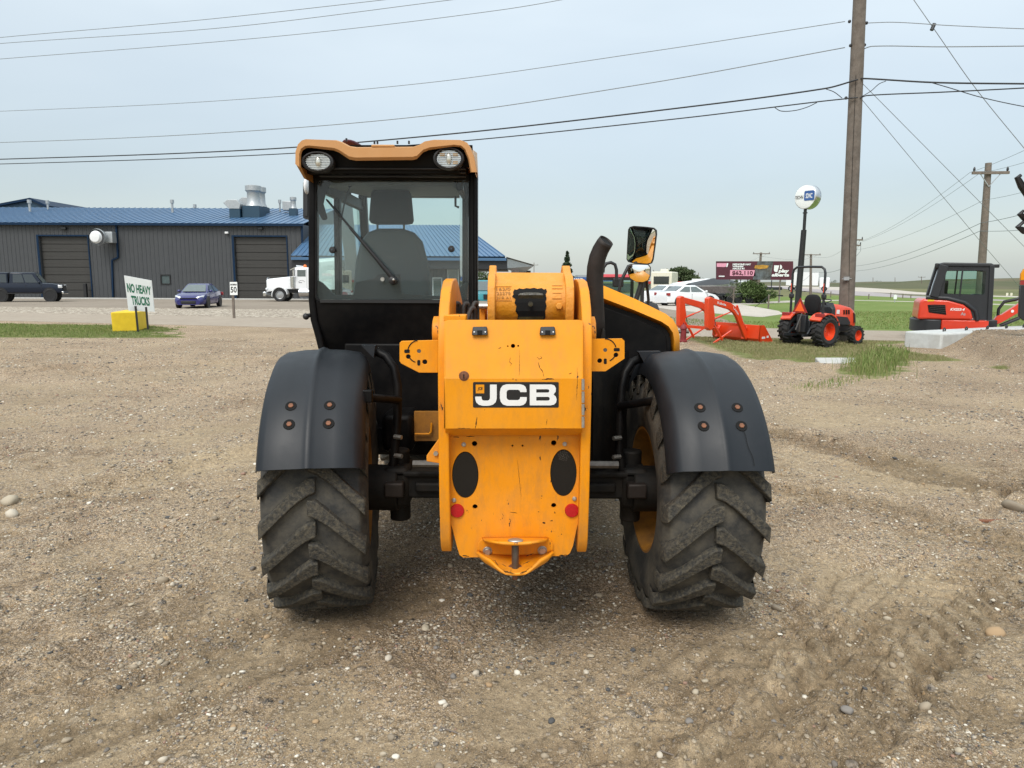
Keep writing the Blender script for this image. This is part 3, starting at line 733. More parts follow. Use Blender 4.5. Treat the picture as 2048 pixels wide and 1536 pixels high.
for k in range(7):
    r_ = np.random.RandomState(60 + k); v = iv2.copy()
    d = r_.randn(5, 3); d /= np.linalg.norm(d, axis=1)[:, None]
    for q in d: v -= np.maximum(0, v @ q - .62)[:, None] * q * .8
    v *= np.array([1, .62 + .3 * r_.rand(), .42 + .25 * r_.rand()]); v *= 1 + .05 * r_.randn(len(v), 1)
    stone_meshes.append(raw_mesh('stone', v, if2, M['pebble']))
spots = [(885, 1395, .022), (1850, 1405, .034), (1695, 1415, .030), (430, 1038, .035), (325, 1167, .040), (20, 1006, .085), (25, 1030, .06), (1552, 1222, .034), (1532, 1165, .03), (1990, 1272, .05), (1785, 1320, .026), (1560, 1350, .024),
         (560, 1470, .017), (850, 1255, .03), (1855, 790, .05), (1090, 1492, .02), (1775, 1230, .025), (1660, 1250, .02), (133, 1480, .022), (325, 1514, .02), (268, 1338, .02), (1035, 1330, .02), (1005, 1180, .022), (2025, 1020, .10), (1575, 1055, .03)]
stones = []
x_, y_, r_ = scatter_pts(275, 77, 2.25, 6.5, .74)
for k in range(275): spots.append((None, (x_[k], y_[k]), .0075 + .010 * r_.rand() ** 2.5 + .002 * y_[k]))
for px, py, s in spots:
    if px is None: x, y = py
    else: x, y = gp(px, py)
    if abs(y - 3.72) < .35 and (abs(x + .9) < .33 or abs(x - .93) < .33): continue
    o = bpy.data.objects.new('stone', rnd.choice(stone_meshes)); C.objects.link(o)
    o.parent = yard
    o.scale = (s, s, s); o.rotation_euler = (rnd.uniform(-.15, .15), rnd.uniform(-.15, .15), rnd.uniform(0, 6.28))
    o.location = (x, y, float(ground_h(np.array([x]), np.array([y]))[0]) + s * .22)
# ---------------------------------------------------------------- steel shop building
BY = 65.0
XL, XR = -66.0, at(606, 560, BY).x
EAVE = at(300, 447, BY).z
def ribbed(b, x0, x1, y, z0, z1, step=.36, d=.035, face=-1):
    """ribbed siding as one folded sheet in an X-Z plane"""
    n = max(1, int((x1 - x0) / step)); st = (x1 - x0) / n; prof = []
    for i in range(n):
        a = x0 + i * st
        prof += [(a, 0), (a + st * .62, 0), (a + st * .72, d), (a + st * .90, d)]
    prof.append((x1, 0))
    vs = [(px, y + face * q, z) for z in (z0, z1) for px, q in prof]; m = len(prof)
    b.add(vs, [(i, i + 1, m + i + 1, m + i) for i in range(m - 1)])
def standing_seam(b, e0, e1, r0, r1, step=.45, h=.05):
    """roof slope between eave line e0-e1 and ridge line r0-r1, with raised seams"""
    e0, e1, r0, r1 = map(V, (e0, e1, r0, r1)); n = max(1, int((e1 - e0).length / step))
    nr = (e1 - e0).cross(r0 - e0).normalized(); nr = nr if nr.z > 0 else -nr
    b.quad(e0, e1, r1, r0)
    for i in range(n + 1):
        t = i / n; a = e0.lerp(e1, t); c = r0.lerp(r1, t); w = (e1 - e0).normalized() * .03
        b.hexa([a - w, a + w, c + w, c - w, a - w + nr * h, a + w + nr * h, c + w + nr * h, c - w + nr * h])
shop = thing('shop_building', 'long charcoal steel shop with blue metal roof and two overhead doors', 'building', ((XL + XR) / 2, BY + 6, 0))
dl = [(at(88, 592, BY).x, at(184, 592, BY).x), (at(474, 595, BY).x, at(577, 595, BY).x)]
dtop = [at(130, 473, BY).z, at(520, 474, BY).z]
w = MB(); xs = [XL, dl[0][0], dl[0][1], dl[1][0], dl[1][1], XR]
win = (at(322, 565, BY).x, at(342, 565, BY).x, at(332, 569, BY).z, at(332, 549, BY).z)
ribbed(w, xs[0], xs[1], BY, 0, EAVE); ribbed(w, xs[1], xs[2], BY, dtop[0], EAVE)
ribbed(w, xs[2], win[0], BY, 0, EAVE); ribbed(w, win[0], win[1], BY, 0, win[2]); ribbed(w, win[0], win[1], BY, win[3], EAVE); ribbed(w, win[1], xs[3], BY, 0, EAVE)
ribbed(w, xs[3], xs[4], BY, dtop[1], EAVE); ribbed(w, xs[4], xs[5], BY, 0, EAVE)
w.box(XL, XR, BY + 24, BY + 24.1, 0, EAVE); w.box(XR - .02, XR + .1, BY + .05, BY + 24, 0, EAVE)
for a, b_, t in ((dl[0][0], dl[0][1], dtop[0]), (dl[1][0], dl[1][1], dtop[1])):
    w.box(a - .02, a, BY, BY + .35, 0, t); w.box(b_, b_ + .02, BY, BY + .35, 0, t); w.box(a, b_, BY, BY + .35, t, t + .02)
w.build('wall', M['wall'], shop)
RZ = at(300, 416, BY + 12).z
rf = MB(); standing_seam(rf, (XL, BY - .35, EAVE), (XR + .3, BY - .35, EAVE), (XL, BY + 12, RZ), (XR + .3, BY + 12, RZ), .6)
rf.quad((XL, BY + 24.4, EAVE), (XR + .3, BY + 24.4, EAVE), (XR + .3, BY + 12, RZ), (XL, BY + 12, RZ))
roof = rf.build('roof', M['roof_blue'], shop)
b = MB(); b.box(XL, XR + .3, BY - .47, BY - .36, EAVE - .20, EAVE + .02); b.build('gutter', M['trim_blue'], shop)
def downspout(pts):
    b = MB()
    for p, q in zip(pts[:-1], pts[1:]): b.bar(p, q, .13, .13)
    b.build('downspout', M['trim_blue'], shop)
P_ = lambda px, py: at(px, py, BY - .12)
downspout([P_(232, 447), P_(236, 515), P_(224, 520), P_(226, 594)])
downspout([P_(604, 447), P_(605, 540), P_(606, 598)])
for k in (0, 1):
    a, b_ = dl[k]; z1 = dtop[k]
    d = thing_d = MB(); n = 8; ph = z1 / n
    d.box(a, b_, BY + .30, BY + .36, 0, z1)
    od = d.build('garage_door', M['door'], shop)
    for i in range(n):
        q = MB(); q.box(a + .02, b_ - .02, BY + .235, BY + .30, i * ph + .045, (i + 1) * ph - .02); q.box(a + .02, b_ - .02, BY + .225, BY + .245, i * ph + ph * .48, i * ph + ph * .52)
        q.build('door_panel', M['door'], od, bevel=.015)
    f = MB(); f.box(a - .2, a - .02, BY - .07, BY + .1, 0, z1 + .15); f.box(b_ + .02, b_ + .12, BY - .07, BY + .1, 0, z1 + .15); f.box(a - .02, b_ + .02, BY - .07, BY + .1, z1 + .02, z1 + .15)
    f.build('door_frame', M['trim_blue'], shop)
b = MB(); b.box(dl[0][1] - .45, dl[0][1] - .2, BY - .5, BY - .25, 0, at(180, 567, BY).z); tag(b.build('bollard', M['car_black']), 'black steel post at the corner of the first overhead door', 'bollard')
f = MB(); x0, x1, z0, z1 = win
for bx in ((x0, x0 + .09, z0, z1), (x1 - .09, x1, z0, z1), (x0 + .09, x1 - .09, z0, z0 + .09), (x0 + .09, x1 - .09, z1 - .09, z1)): f.box(bx[0], bx[1], BY - .08, BY + .08, bx[2], bx[3])
wo = f.build('window', M['car_black'], shop)
f = MB(); f.box(x0 + .09, x1 - .09, BY + .0, BY + .02, z0 + .09, z1 - .09); f.build('pane', M['glass_car_light'], wo)
# wall fan, lights, camera
c = at(212, 476, BY - .1)
b = MB(); b.box(c.x + .15, c.x + 1.0, BY - .9, BY - .02, c.z - .45, c.z + .5); fan = b.build('wall_fan', M['galv'], shop, bevel=.03)
b = MB(); b.lathe([(.02, -1.75), (.42, -1.72), (.55, -1.5)], (c.x - .1, BY, c.z), (0, 1, 0), 24, True); b.build('fan_cap', M['white'], fan, smooth=50)
b = MB(); b.lathe([(.70, -1.45), (.74, -1.35), (.70, -1.2), (.62, -.8)], (c.x - .05, BY, c.z), (0, 1, 0), 24); b.build('fan_ring', M['galv'], fan, smooth=50)
for px, py in ((130, 457), (522, 457)):
    p = at(px, py, BY); b = MB(); b.box(p.x - .22, p.x + .22, BY - .3, BY - .04, p.z - .12, p.z + .12); b.build('wall_light', M['graphite'], shop, bevel=.04)
p = at(455, 465, BY); b = MB(); b.box(p.x - .15, p.x + .15, BY - .3, BY - .04, p.z - .12, p.z + .06); b.build('security_camera', M['white'], shop, bevel=.03)
# roof furniture
def pipe_vent(px, top, base, Y, r, cap=True):
    a = at(px, base, Y); t = at(px, top, Y); b = MB()
    b.cyl((a.x, Y, a.z - .4), (a.x, Y, t.z), r, n=10)
    if cap: b.cyl((a.x, Y, t.z - .12), (a.x, Y, t.z + .22), r * 1.7, n=10)
    b.build('roof_pipe', M['galv'], shop, smooth=40)
for px, top, base, Y, r in ((60, 404, 420, BY + 8, .12), (96, 405, 418, BY + 10, .10), (345, 404, 420, BY + 8, .11), (390, 413, 418, BY + 12, .10), (560, 404, 418, BY + 9, .09)): pipe_vent(px, top, base, Y, r)
def hood_vent(px0, px1, top, base, Y):
    a = at(px0, base, Y); c = at(px1, top, Y); b = MB(); zb = a.z; zt = c.z; mx = a.x + (c.x - a.x) * .25
    b.box(mx, c.x, Y - .7, Y + .7, zb - .9, zb - .02); cu = b.build('vent_curb', M['teal'], shop)
    b = MB(); b.ext([(mx, Y - .75, zb), (c.x, Y - .75, zb), (c.x + .1, Y - .75, zb + (zt - zb) * .55), (c.x - .25, Y - .75, zt), (mx - .1, Y - .75, zt), (a.x - .2, Y - .75, zt - (zt - zb) * .35)], (0, 1.5, 0)); b.build('roof_vent', M['galv'], shop, bevel=.03)
hood_vent(457, 484, 401, 419, BY + 4.5); hood_vent(488, 503, 396, 412, BY + 7)
def stack(px, top, base, Y, r):
    a = at(px, base, Y); t = at(px, top, Y); b = MB(); h = t.z - a.z
    b.box(a.x - r * 1.3, a.x + r * 1.3, Y - r * 1.5, Y + r * 1.5, a.z - 1.2, a.z - .02); b.build('vent_curb', M['teal'], shop)
    b = MB(); b.lathe([(r * 1.3, 0), (r * 1.0, .18 * h), (r * .95, .65 * h), (r * 1.05, .7 * h), (r * 1.2, .74 * h), (r * 1.2, .97 * h), (r * 1.0, h), (.02, h)], (a.x, Y, a.z), (0, 0, 1), 20); b.build('exhaust_stack', M['galv'], shop, smooth=40)
stack(508, 371, 413, BY + 5, .62); stack(521, 374, 414, BY + 7.5, .5); stack(587, 394, 417, BY + 6, .26)
p = at(578, 411, BY + 8); b = MB(); b.box(p.x - .55, p.x + .5, p.y - .4, p.y + .4, p.z - .5, p.z + .4); b.build('roof_vent', M['galv'], shop, bevel=.05)

# lower office wing with hipped roof and drive-through canopy
OY = 62.0
oe = at(900, 513, OY).z; ox0 = XR + .12; ox1 = at(1010, 513, OY).x
oyr = OY + 9; oz = at(820, 450, oyr).z
wing = thing('office_wing', 'grey office wing with hipped blue metal roof and open columned canopy', 'building', (2, OY + 8, 0))
w = MB(); wx1 = at(925, 560, OY + 1.5).x; ribbed(w, ox0, wx1, OY + 1.5, 0, oe - .1); w.box(wx1 - .1, wx1, OY + 1.6, OY + 16, 0, oe - .1); w.build('wall', M['wall_mid'], wing)
xe = at(1068, 524, OY + 8).x
rf = MB(); e0 = V((ox0, OY - .6, oe)); e1 = V((ox1, OY - .6, oe)); rdx = at(925, 452, oyr).x
rf0 = V((ox0, oyr, oz)); rf1 = V((rdx, oyr, oz))
standing_seam(rf, e0, e1, rf0, rf1, .42, .06); far = V((ox1, OY + 18, oe)); rf.quad(V((ox0, OY + 18, oe)), far, rf1, rf0)
rf.add([e1, far, rf1], [(0, 1, 2)])
rf.build('roof', M['roof_blue'], wing)
b = MB(); b.box(ox0, ox1 + .12, OY - .72, OY - .6, oe - .36, oe - .12); b.build('gutter', M['roof_blue'], wing)
b = MB(); b.box(ox0, ox1 + .2, OY - .45, OY + 18, oe - 1.05, oe - .13); b.build('soffit', M['graphite'], wing)
b = MB(); q = V((xe, OY + 9, oe - .55)); b.add([V((ox1 + .1, OY - .6, oe - .02)), V((ox1 + .1, OY + 18, oe - .02)), q + V((0, 7, 0)), q - V((0, 3, 0))], [(0, 1, 2, 3)]); b.ext([V((ox1, OY - .4, oe - .1)), q - V((.1, 3, .12)), q - V((1.2, 3, .9)), V((ox1, OY - .4, oe - 1.0))], (0, .3, 0)); b.build('end_eave', M['galv'], wing)
for px, Y in ((1030, OY + .4), (1043, OY + 6), (1055, OY + 12)):
    p = at(px, 545, Y); b = MB(); b.box(p.x - .32, p.x + .32, Y - .3, Y + .3, 0, oe - 1.0); b.build('column', M['brick'], wing)
for px0, px1, py0, py1 in ((865, 885, 555, 600), (895, 918, 530, 585)):
    a = at(px0, py0, OY + 1.4); c = at(px1, py1, OY + 1.4); b = MB(); b.box(a.x, c.x, OY + 1.3, OY + 1.45, max(.1, c.z), a.z); wo = b.build('window', M['white'], wing); b = MB(); b.box(a.x + .08, c.x - .08, OY + 1.27, OY + 1.31, max(.2, c.z + .08), a.z - .08); b.build('pane', M['glass_car_light'], wo)
# blue gabled shop behind
GY = 92.0
gb = thing('gabled_shop', 'teal gabled metal building rising behind the end of the long shop roof', 'building', (at(30, 420, GY).x, GY + 10, 0))
pk = at(64, 401, GY); rE = at(98, 416, GY); lE = at(-80, 428, GY)
b = MB(); b.ext([(lE.x, GY, 0), (rE.x, GY, 0), (rE.x, GY, rE.z), (pk.x, GY, pk.z), (lE.x, GY, lE.z)], (0, 20, 0)); b.build('wall', M['teal'], gb)
b = MB()
for p, q in ((lE, pk), (pk, rE)):
    b.hexa([V((p.x, GY - .4, p.z + .02)), V((q.x, GY - .4, q.z + .02)), V((q.x, GY + 20.4, q.z + .02)), V((p.x, GY + 20.4, p.z + .02)), V((p.x, GY - .4, p.z + .3)), V((q.x, GY - .4, q.z + .3)), V((q.x, GY + 20.4, q.z + .3)), V((p.x, GY + 20.4, p.z + .3))])
b.build('roof', M['trim_blue'], gb)
# far trailer dealer, red station canopy, grey roof behind the red machine
tb = thing('trailer_shop', 'low pale building with a blue lettered fascia far beyond the machine', 'building', (at(1170, 560, 120).x, 122, 0))
a = at(1120, 558, 120); c = at(1215, 567, 120)
b = MB(); b.box(a.x, c.x + 4, 120, 130, 0, c.z); b.build('wall', M['wall_mid'], tb)
b = MB(); f0 = at(1100, 554, 119.8); f1 = at(1240, 563, 119.8); b.box(f0.x, f1.x, 119.6, 120, f1.z, f0.z); fa = b.build('fascia', M['sign_blue'], tb)
mp = bilin((f0.x, 119.6, f0.z), (f1.x, 119.6, f0.z), (f1.x, 119.6, f1.z), (f0.x, 119.6, f1.z))
txt('TRAILER', mp, (.315, .2, .47, .85), M['sign_white'], fa, eps=.03, bold=.03)
txt('S', mp, (.545, .2, .57, .85), M['sign_white'], fa, eps=.03, bold=.03)
p = at(1156, 550, 122); q = at(1182, 556, 122); b = MB(); b.box(p.x, q.x, 122, 128, q.z - .5, p.z); b.build('roof_unit', M['galv'], tb)
st = thing('station_canopy', 'long flat red canopy over a far vehicle yard', 'canopy', (at(1340, 565, 100).x, 101, 0))
a = at(1291, 562.5, 100); c = at(1398, 568, 100); b = MB(); b.box(a.x, c.x, 100, 106, c.z, a.z); b.build('canopy_roof', M['beam_red'], st)
for px in (1300, 1345, 1388):
    p = at(px, 575, 101); b = MB(); b.box(p.x - .15, p.x + .15, 101, 101.3, 0, c.z); b.build('column', M['galv'], st)
p0 = at(1384, 557.5, 99); p1 = at(1409, 572, 99)
hs = thing('hanging_sign', 'small white sign panel with dark red emblem at the end of the red canopy', 'sign', ((p0.x + p1.x) / 2, 99, p1.z))
b = MB(); b.box(p0.x, p1.x, 98.9, 99.1, p1.z, p0.z); b.build('panel', M['sign_white'], hs)
b = MB(); cx = (p0.x + p1.x) / 2; cz = (p0.z + p1.z) / 2; b.ext([(cx - .45, 98.88, cz), (cx, 98.88, cz - .28), (cx + .45, 98.88, cz), (cx, 98.88, cz + .28)], (0, .02, 0)); b.build('emblem', M['tail_red'], hs)
b = MB(); b.cyl((p1.x - .1, 99.3, 0), (p1.x - .1, 99.3, p1.z + .1), .08, n=8); b.build('post', M['galv'], hs)
# ---------------------------------------------------------------- telehandler
TH = thing('telehandler', 'yellow telescopic handler with black cab and fenders parked on the gravel, seen from behind', 'telehandler', (0, 4.8, 0))
YE, BK = M['yellow'], M['black']
AXY, AXZ, TR_ = 3.63, .62, .62
# --- wheels ---------------------------------------------------------------
def make_tyre(w=.47, R=.62, nl=19, off=0.):
    """agricultural tyre about the local X axis; returns (carcass, lugs)"""
    b = MB(); h = w / 2
    prof = [(.315, -h * .80), (.33, -h * .93), (.40, -h * 1.0), (.47, -h * 1.03), (.53, -h * .99), (.562, -h * .88), (.575, -h * .6), (.582, 0), (.575, h * .6), (.562, h * .88), (.53, h * .99), (.47, h * 1.03), (.40, h * 1.0), (.33, h * .93), (.315, h * .80)]
    b.lathe(prof, (0, 0, 0), (1, 0, 0), 72)
    l = MB()
    def pt(s, phi, r): return V((s, r * math.sin(phi), r * math.cos(phi)))   # phi from the top towards +Y
    def rbase(a): return .578 - .018 * (a / h) ** 4
    for side in (-1, 1):
        for k in range(nl):
            p0 = 2 * math.pi * (k + (.5 if side > 0 else 0)) / nl + off
            rings = []
            path = [(-.018, 0.0), (.02, .015), (.07, .08), (.13, .175), (.19, .275), (h * .99, .345)]
            for i, (a, dp) in enumerate(path):
                half = (.055, .064, .058, .053, .053, .060)[i]      # half width of the lug as an angle
                ph = p0 - dp
                rt = R - .004 - .016 * (max(a, 0) / h) ** 3; rb = rbase(abs(a)) - .012
                x = side * a
                rings.append([pt(x, ph - half * 1.22, rb), pt(x, ph - half, rt), pt(x, ph + half, rt), pt(x, ph + half * 1.22, rb)])
            # wrap over the shoulder
            x = side * h * 1.03; ph = p0 - .375; half = .061
            rings.append([pt(x, ph - half * 1.2, .50), pt(x * 1.0, ph - half, .545), pt(x * 1.0, ph + half, .545), pt(x, ph + half * 1.2, .50)])
            l.loft(rings, cap=True)
    return b, l
def make_rim():
    b = MB()
    for s in (-1, 1):
        b.lathe([(.335, s * .20), (.345, s * .215), (.318, s * .215), (.305, s * .18), (.285, s * .10), (.27, s * .02)], (0, 0, 0), (1, 0, 0), 48)
    b.lathe([(.27, .02), (.16, .06), (.10, .06)], (0, 0, 0), (1, 0, 0), 48)
    b.lathe([(.10, .06), (.10, -.02), (.16, .02), (.27, -.01)], (0, 0, 0), (1, 0, 0), 48)
    return b
def place(b, M4):
    q = MB(); q.f = b.f; q.mi = b.mi; q.v = [tuple(M4 @ V(p)) for p in b.v]; return q
def wheel(cx, cy, steer, roll, mirror=1):
    M4 = Matrix.Translation((cx, cy, AXZ)) @ Matrix.Rotation(steer, 4, 'Z')
    w = thing('wheel', None, None, (cx, cy, AXZ)); w.parent = TH; w.location = V((cx, cy, AXZ)) - W[TH]
    cb, lb = make_tyre(off=roll)
    ty = place(cb, M4)
    # flatten slightly where the tyre meets the ground
    n0 = len(ty.f); lq = place(lb, M4); ty.m = 1; ty.add(lq.v, lq.f)
    ty.v = [(x, y, z if z > .03 else .03 - (.03 - z) * .25) for x, y, z in ty.v]
    ty.build('tyre', [M['rubber'], M['lug']], w, bevel=.008, smooth=38)
    rb = make_rim()
    if mirror < 0: rb.v = [(-x, y, z) for x, y, z in rb.v]
    place(rb, M4).build('rim', M['rim_yellow'], w, smooth=40)
    return w
SL, SR = math.radians(8), math.radians(2)
WL, WR = (-.972, AXY), (.906, AXY)
wheel(*WL, SL, .05); wheel(*WR, SR, .19, -1)
wheel(-.93, 6.48, 0, .1); wheel(.93, 6.48, 0, .25, -1)
# --- fenders --------------------------------------------------------------
def fender(cx, steer, side):
    """side: +1 inner edge towards +X (left wheel), -1 for the right wheel"""
    M4 = Matrix.Translation((cx, AXY, AXZ)) @ Matrix.Rotation(steer, 4, 'Z')
    b = MB(); n = 26; outer = []; inner = []
    us = [-1.0, -.985, -.93, -.80, -.45, -.13, -.055, 0, .055, .13, .45, .80, .93, .985, 1.0]
    hgt = [-.075, -.045, -.016, 0, .010, .013, .021, .026, .021, .013, .010, 0, -.016, -.045, -.075]
    def ring(t, dr):
        ang = math.radians(-42 + (116 - (-42)) * t)   # 0 = top, 90 = straight back
        R = .700 + .018 * math.sin(t * math.pi) + dr
        # inner edge flares out at the top; outer edge is cut back
        hw_in = .228 + .015 * t; hw_out = .205 + .035 * t
        r = []
        for u, hh in zip(us, hgt):
            x = (u * hw_in if u * side > 0 else u * hw_out)
            ridge = hh * (1 if abs(u) > .3 else min(1, max(0, (.92 - t) * 6)) if hh > .012 else 1)
            rr = R + ridge - (max(0, abs(u) - .78) * .10 if u * side > 0 else 0)
            r.append(M4 @ V((x, -rr * math.sin(ang), rr * math.cos(ang))))
        return r
    T0, T1 = 0.0, (67.5 + 42) / (116 + 42)
    for i in range(n + 1):
        t = T0 + (T1 - T0) * i / n
        outer.append(ring(t, 0)); inner.append(ring(t, -.012))
    rings = [o + i[::-1] for o, i in zip(outer, inner)]
    b.loft(rings, cap=True)
    f = b.build('fender', M['fender'], TH, smooth=60)
    # recessed fixing bolts on the back of the fender
    for u in (-.42, .42) if side > 0 else (-.42, .42):
        for a in (44, 51.5):
            ang = math.radians(a); x = u * .20
            c = M4 @ V((x, -.727 * math.sin(ang), .727 * math.cos(ang))); d = (M4.to_3x3() @ V((0, -math.sin(ang), math.cos(ang)))).normalized()
            q = MB(); q.lathe([(.027, -.002), (.024, .005), (.014, .004)], c, d, 18, True); q.build('bolt_recess', M['dull_black'], f, smooth=40)
            q = MB(); q.cyl(c + d * .002, c + d * .009, .0125, n=6); q.build('bolt', M['rust'], f, bevel=.002)
    return f
FL = fender(WL[0], SL, 1); FR = fender(WR[0], SR, -1)
# drip stain on the fender of the turned wheel
def fender_pt(cx, steer, x, a, lift):
    M4 = Matrix.Translation((cx, AXY, AXZ)) @ Matrix.Rotation(steer, 4, 'Z'); ang = math.radians(a); R = .7145 + .018 * math.sin(math.pi * (a + 42) / 158) + lift
    return M4 @ V((x, -R * math.sin(ang), R * math.cos(ang)))
b = MB(); L = []; R = []
for k in range(12):
    a = 52.5 + k * 1.22; x = .084 + .003 * math.sin(k * .9) + .0028 * k
    L.append(fender_pt(WR[0], SR, x - .0013, a, .0004)); R.append(fender_pt(WR[0], SR, x + .0013, a, .0004))
b.add(L + R, [(i, i + 1, 13 + i, 12 + i) for i in range(11)]); b.build('drip_stain', M['dull_black'], FR)
# fender brackets: bent tubes on the hubs
def bracket(pts, cross, name='fender_bracket'):
    b = MB(); b.tube(pts, .023, 10); b.tube(cross[0], .021, 10); o = b.build(name, BK, TH, smooth=60)
    b = MB(); b.obox(cross[1], (.10, .03, .06)); b.build('mounting_plate', BK, o, bevel=.006)
    b = MB()
    for z in (.80, .90):
        b = MB(); b.cyl((pts[-1][0] + cross[2] * .02, pts[-1][1] - .02, z), (pts[-1][0] + cross[2] * .06, pts[-1][1] - .04, z), .012, n=6); b.build('bolt', M['steel'], o)
YB = 3.62
c_ = [at(752, 703, 3.72), at(772, 712, 3.70), at(788, 735, 3.68), at(795, 770, 3.66), at(795, 830, 3.64), at(790, 900, 3.62), at(784, 945, 3.62)]
bracket(c_, ([at(725, 794, 3.33), at(748, 796, 3.36), at(797, 800, 3.62)], at(724, 792, 3.31), 1))
c_ = [at(1284, 716, 3.72), at(1264, 724, 3.70), at(1250, 745, 3.68), at(1243, 775, 3.66), at(1240, 830, 3.64), at(1238, 900, 3.62), at(1246, 945, 3.62)]
bracket(c_, ([at(1352, 796, 3.30), at(1328, 798, 3.34), at(1240, 812, 3.62)], at(1348, 796, 3.28), -1))
for tri in (((722, 690), (750, 692), (747, 716)), ((1277, 704), (1322, 703), (1288, 725))):
    b = MB(); b.ext([at(*p, 3.66) for p in tri], (0, .06, 0)); b.build('fender_lug', M['fender'], TH)
# --- rear axle, hubs, chassis ----------------------------------------------
b = MB()
za, zb = zof(1003, 3.6), zof(945, 3.6)
b.box(-.56, .60, 3.58, 3.82, za + .02, zb); b.box(-.50, .54, 3.55, 3.58, za + .06, zb - .045); b.box(-.62, .66, 3.56, 3.60, zb - .02, zb + .012)
b.build('rear_axle', M['black_dusty'], TH, bevel=.012)
for s, x0 in ((-1, -.60), (1, .64)):
    b = MB(); b.box(x0 - .07, x0 + .07, 3.56, 3.8, za - .03, zb + .03); h_ = b.build('hub_carrier', M['black_dusty'], TH, bevel=.03)
    b = MB(); b.box(x0 - .05, x0 + .05, 3.49, 3.56, za + .05, zb - .03); b.build('knuckle', M['exhaust'], h_, bevel=.01)
    b = MB(); b.cyl((x0 - s * .01, AXY, .62), (x0 + s * .20, AXY, .62), .12, n=24); b.cyl((x0, 3.7, za - .13), (x0, 3.7, zb + .10), .055, n=16); b.build('hub', M['black_dusty'], h_, bevel=.01)
    b = MB(); b.cyl((x0 - s * .1, 3.50, zb + .07), (x0 - s * .42, 3.50, zb + .07), .020, n=10); b.cyl((x0 - s * .30, 3.50, zb + .07), (x0 - s * .5, 3.50, zb + .07), .032, n=12); b.build('steering_rod', M['steel_dark'], h_)
b = MB(); b.box(-.25, .27, 3.3, 4.5, .62, 1.14); b.box(-.40, .40, 4.4, 8.2, .60, 1.14); b.box(-1.0, -.46, 4.6, 5.9, .55, 1.02); b.box(.42, .86, 4.2, 6.0, .52, 1.2); b.build('chassis', M['black_dusty'], TH, bevel=.02)
# dark guard panels between chassis plates and wheels
b = MB(); b.add([at(1186, 735, 3.5), at(1262, 700, 4.05), at(1262, 945, 4.05), at(1186, 935, 3.5)], [(0, 1, 2, 3)]); b.add([at(1262, 690, 4.05), at(1330, 690, 4.3), at(1330, 940, 4.3), at(1262, 945, 4.05)], [(0, 1, 2, 3)]); b.build('guard_panel', M['black_dusty'], TH)
b = MB(); b.box(-1.02, -.42, 4.30, 4.36, .72, 1.32); b.build('guard_panel', BK, TH, bevel=.01)
b = MB(); p0 = at(762, 830, 4.0); p1 = at(826, 905, 4.0); b.box(p0.x, p1.x, 4.0, 4.28, p1.z, p0.z); b.build('tank', BK, TH, bevel=.03)
b = MB(); p0 = at(828, 824, 4.05); p1 = at(880, 882, 4.05); b.box(p0.x, p1.x + .1, 4.05, 4.09, p1.z, p0.z); pn = b.build('lower_panel', M['rim_yellow'], TH)
b = MB(); b.tube([at(830, 868, 4.03), at(858, 868, 4.03), at(862, 864, 4.03), at(863, 846, 4.03)], .006, 8); b.build('handle', M['yellow'], pn)
b = MB(); b.ext([at(879, 876, 3.06), at(853, 912, 3.06), at(853, 923, 3.06), at(879, 927, 3.06)], (0, .03, 0)); g = b.build('gusset', M['yellow_worn'], TH, bevel=.003)
b = MB(); p = at(872, 906, 3.06); b.cyl(p, p + V((0, -.012, 0)), .011, n=6); b.build('bolt', M['steel'], g)
# --- boom support frame (side plates, rear panel, door) --------------------
sp = [(3.30, 1.71), (3.18, 1.700), (3.08, 1.66), (3.00, 1.59), (2.95, 1.50), (2.925, 1.38), (2.92, 1.2), (2.925, .80), (2.945, .60), (2.965, .55), (3.0, .515), (3.06, .515), (3.12, .56), (3.16, .66), (3.3, .80), (4.0, .86), (4.3, 1.0), (4.3, 1.30), (3.75, 1.60), (3.5, 1.69), (3.4, 1.71)]
xl0, xl1 = xof(875, 2.92), xof(896.5, 2.92); xr0, xr1 = xof(1165, 2.92), xof(1185, 2.92)
for x0, x1 in ((xl0, xl1), (xr0, xr1)):
    b = MB(); b.ext([(x0, y, z) for y, z in sp], (x1 - x0, 0, 0)); b.build('side_plate', M['yellow_worn'], TH, bevel=.006, segs=3)
PY = 2.985
pm = lambda u, v: at(u, v, PY)
po = [(895, 840), (1168, 840), (1168, 1036), (1160, 1040), (1155, 1050), (1146, 1092), (1140, 1106), (1133, 1112), (926, 1115), (919, 1110), (913, 1090), (905, 1058), (901, 1046), (895, 1040)]
holes = [ell(930.5, 950, 26.5, 47, 40), ell(1127, 946, 26.5, 47.5, 40), ell(949, 887.5, 5.5, 5.5, 14), ell(1107.5, 886, 5.5, 5.5, 14), ell(950, 1013.5, 5.3, 5, 14), ell(1107.5, 1011, 5.3, 5, 14), ell(1025, 891.5, 2.2, 2.2, 10), ell(1045, 891.5, 2.2, 2.2, 10)]
b = MB(); b.plate([po] + holes, pm, (0, .014, 0)); b.build('rear_panel', M['yellow_worn'], TH, bevel=.0015)
b = MB(); b.add([at(895, 860, 3.09), at(1168, 860, 3.09), at(1168, 1035, 3.09), at(895, 1035, 3.09)], [(0, 1, 2, 3)]); b.build('backing_plate', M['dull_black'], TH)
for cx, cy in ((930.5, 950), (1127, 946)):
    b = MB(); b.plate([ell(cx, cy, 25.8, 46.2, 40)], lambda u, v: at(u, v, PY + .010), (0, .03, 0)); o = b.build('tail_light', M['lens_black'], TH, bevel=.006, segs=3)
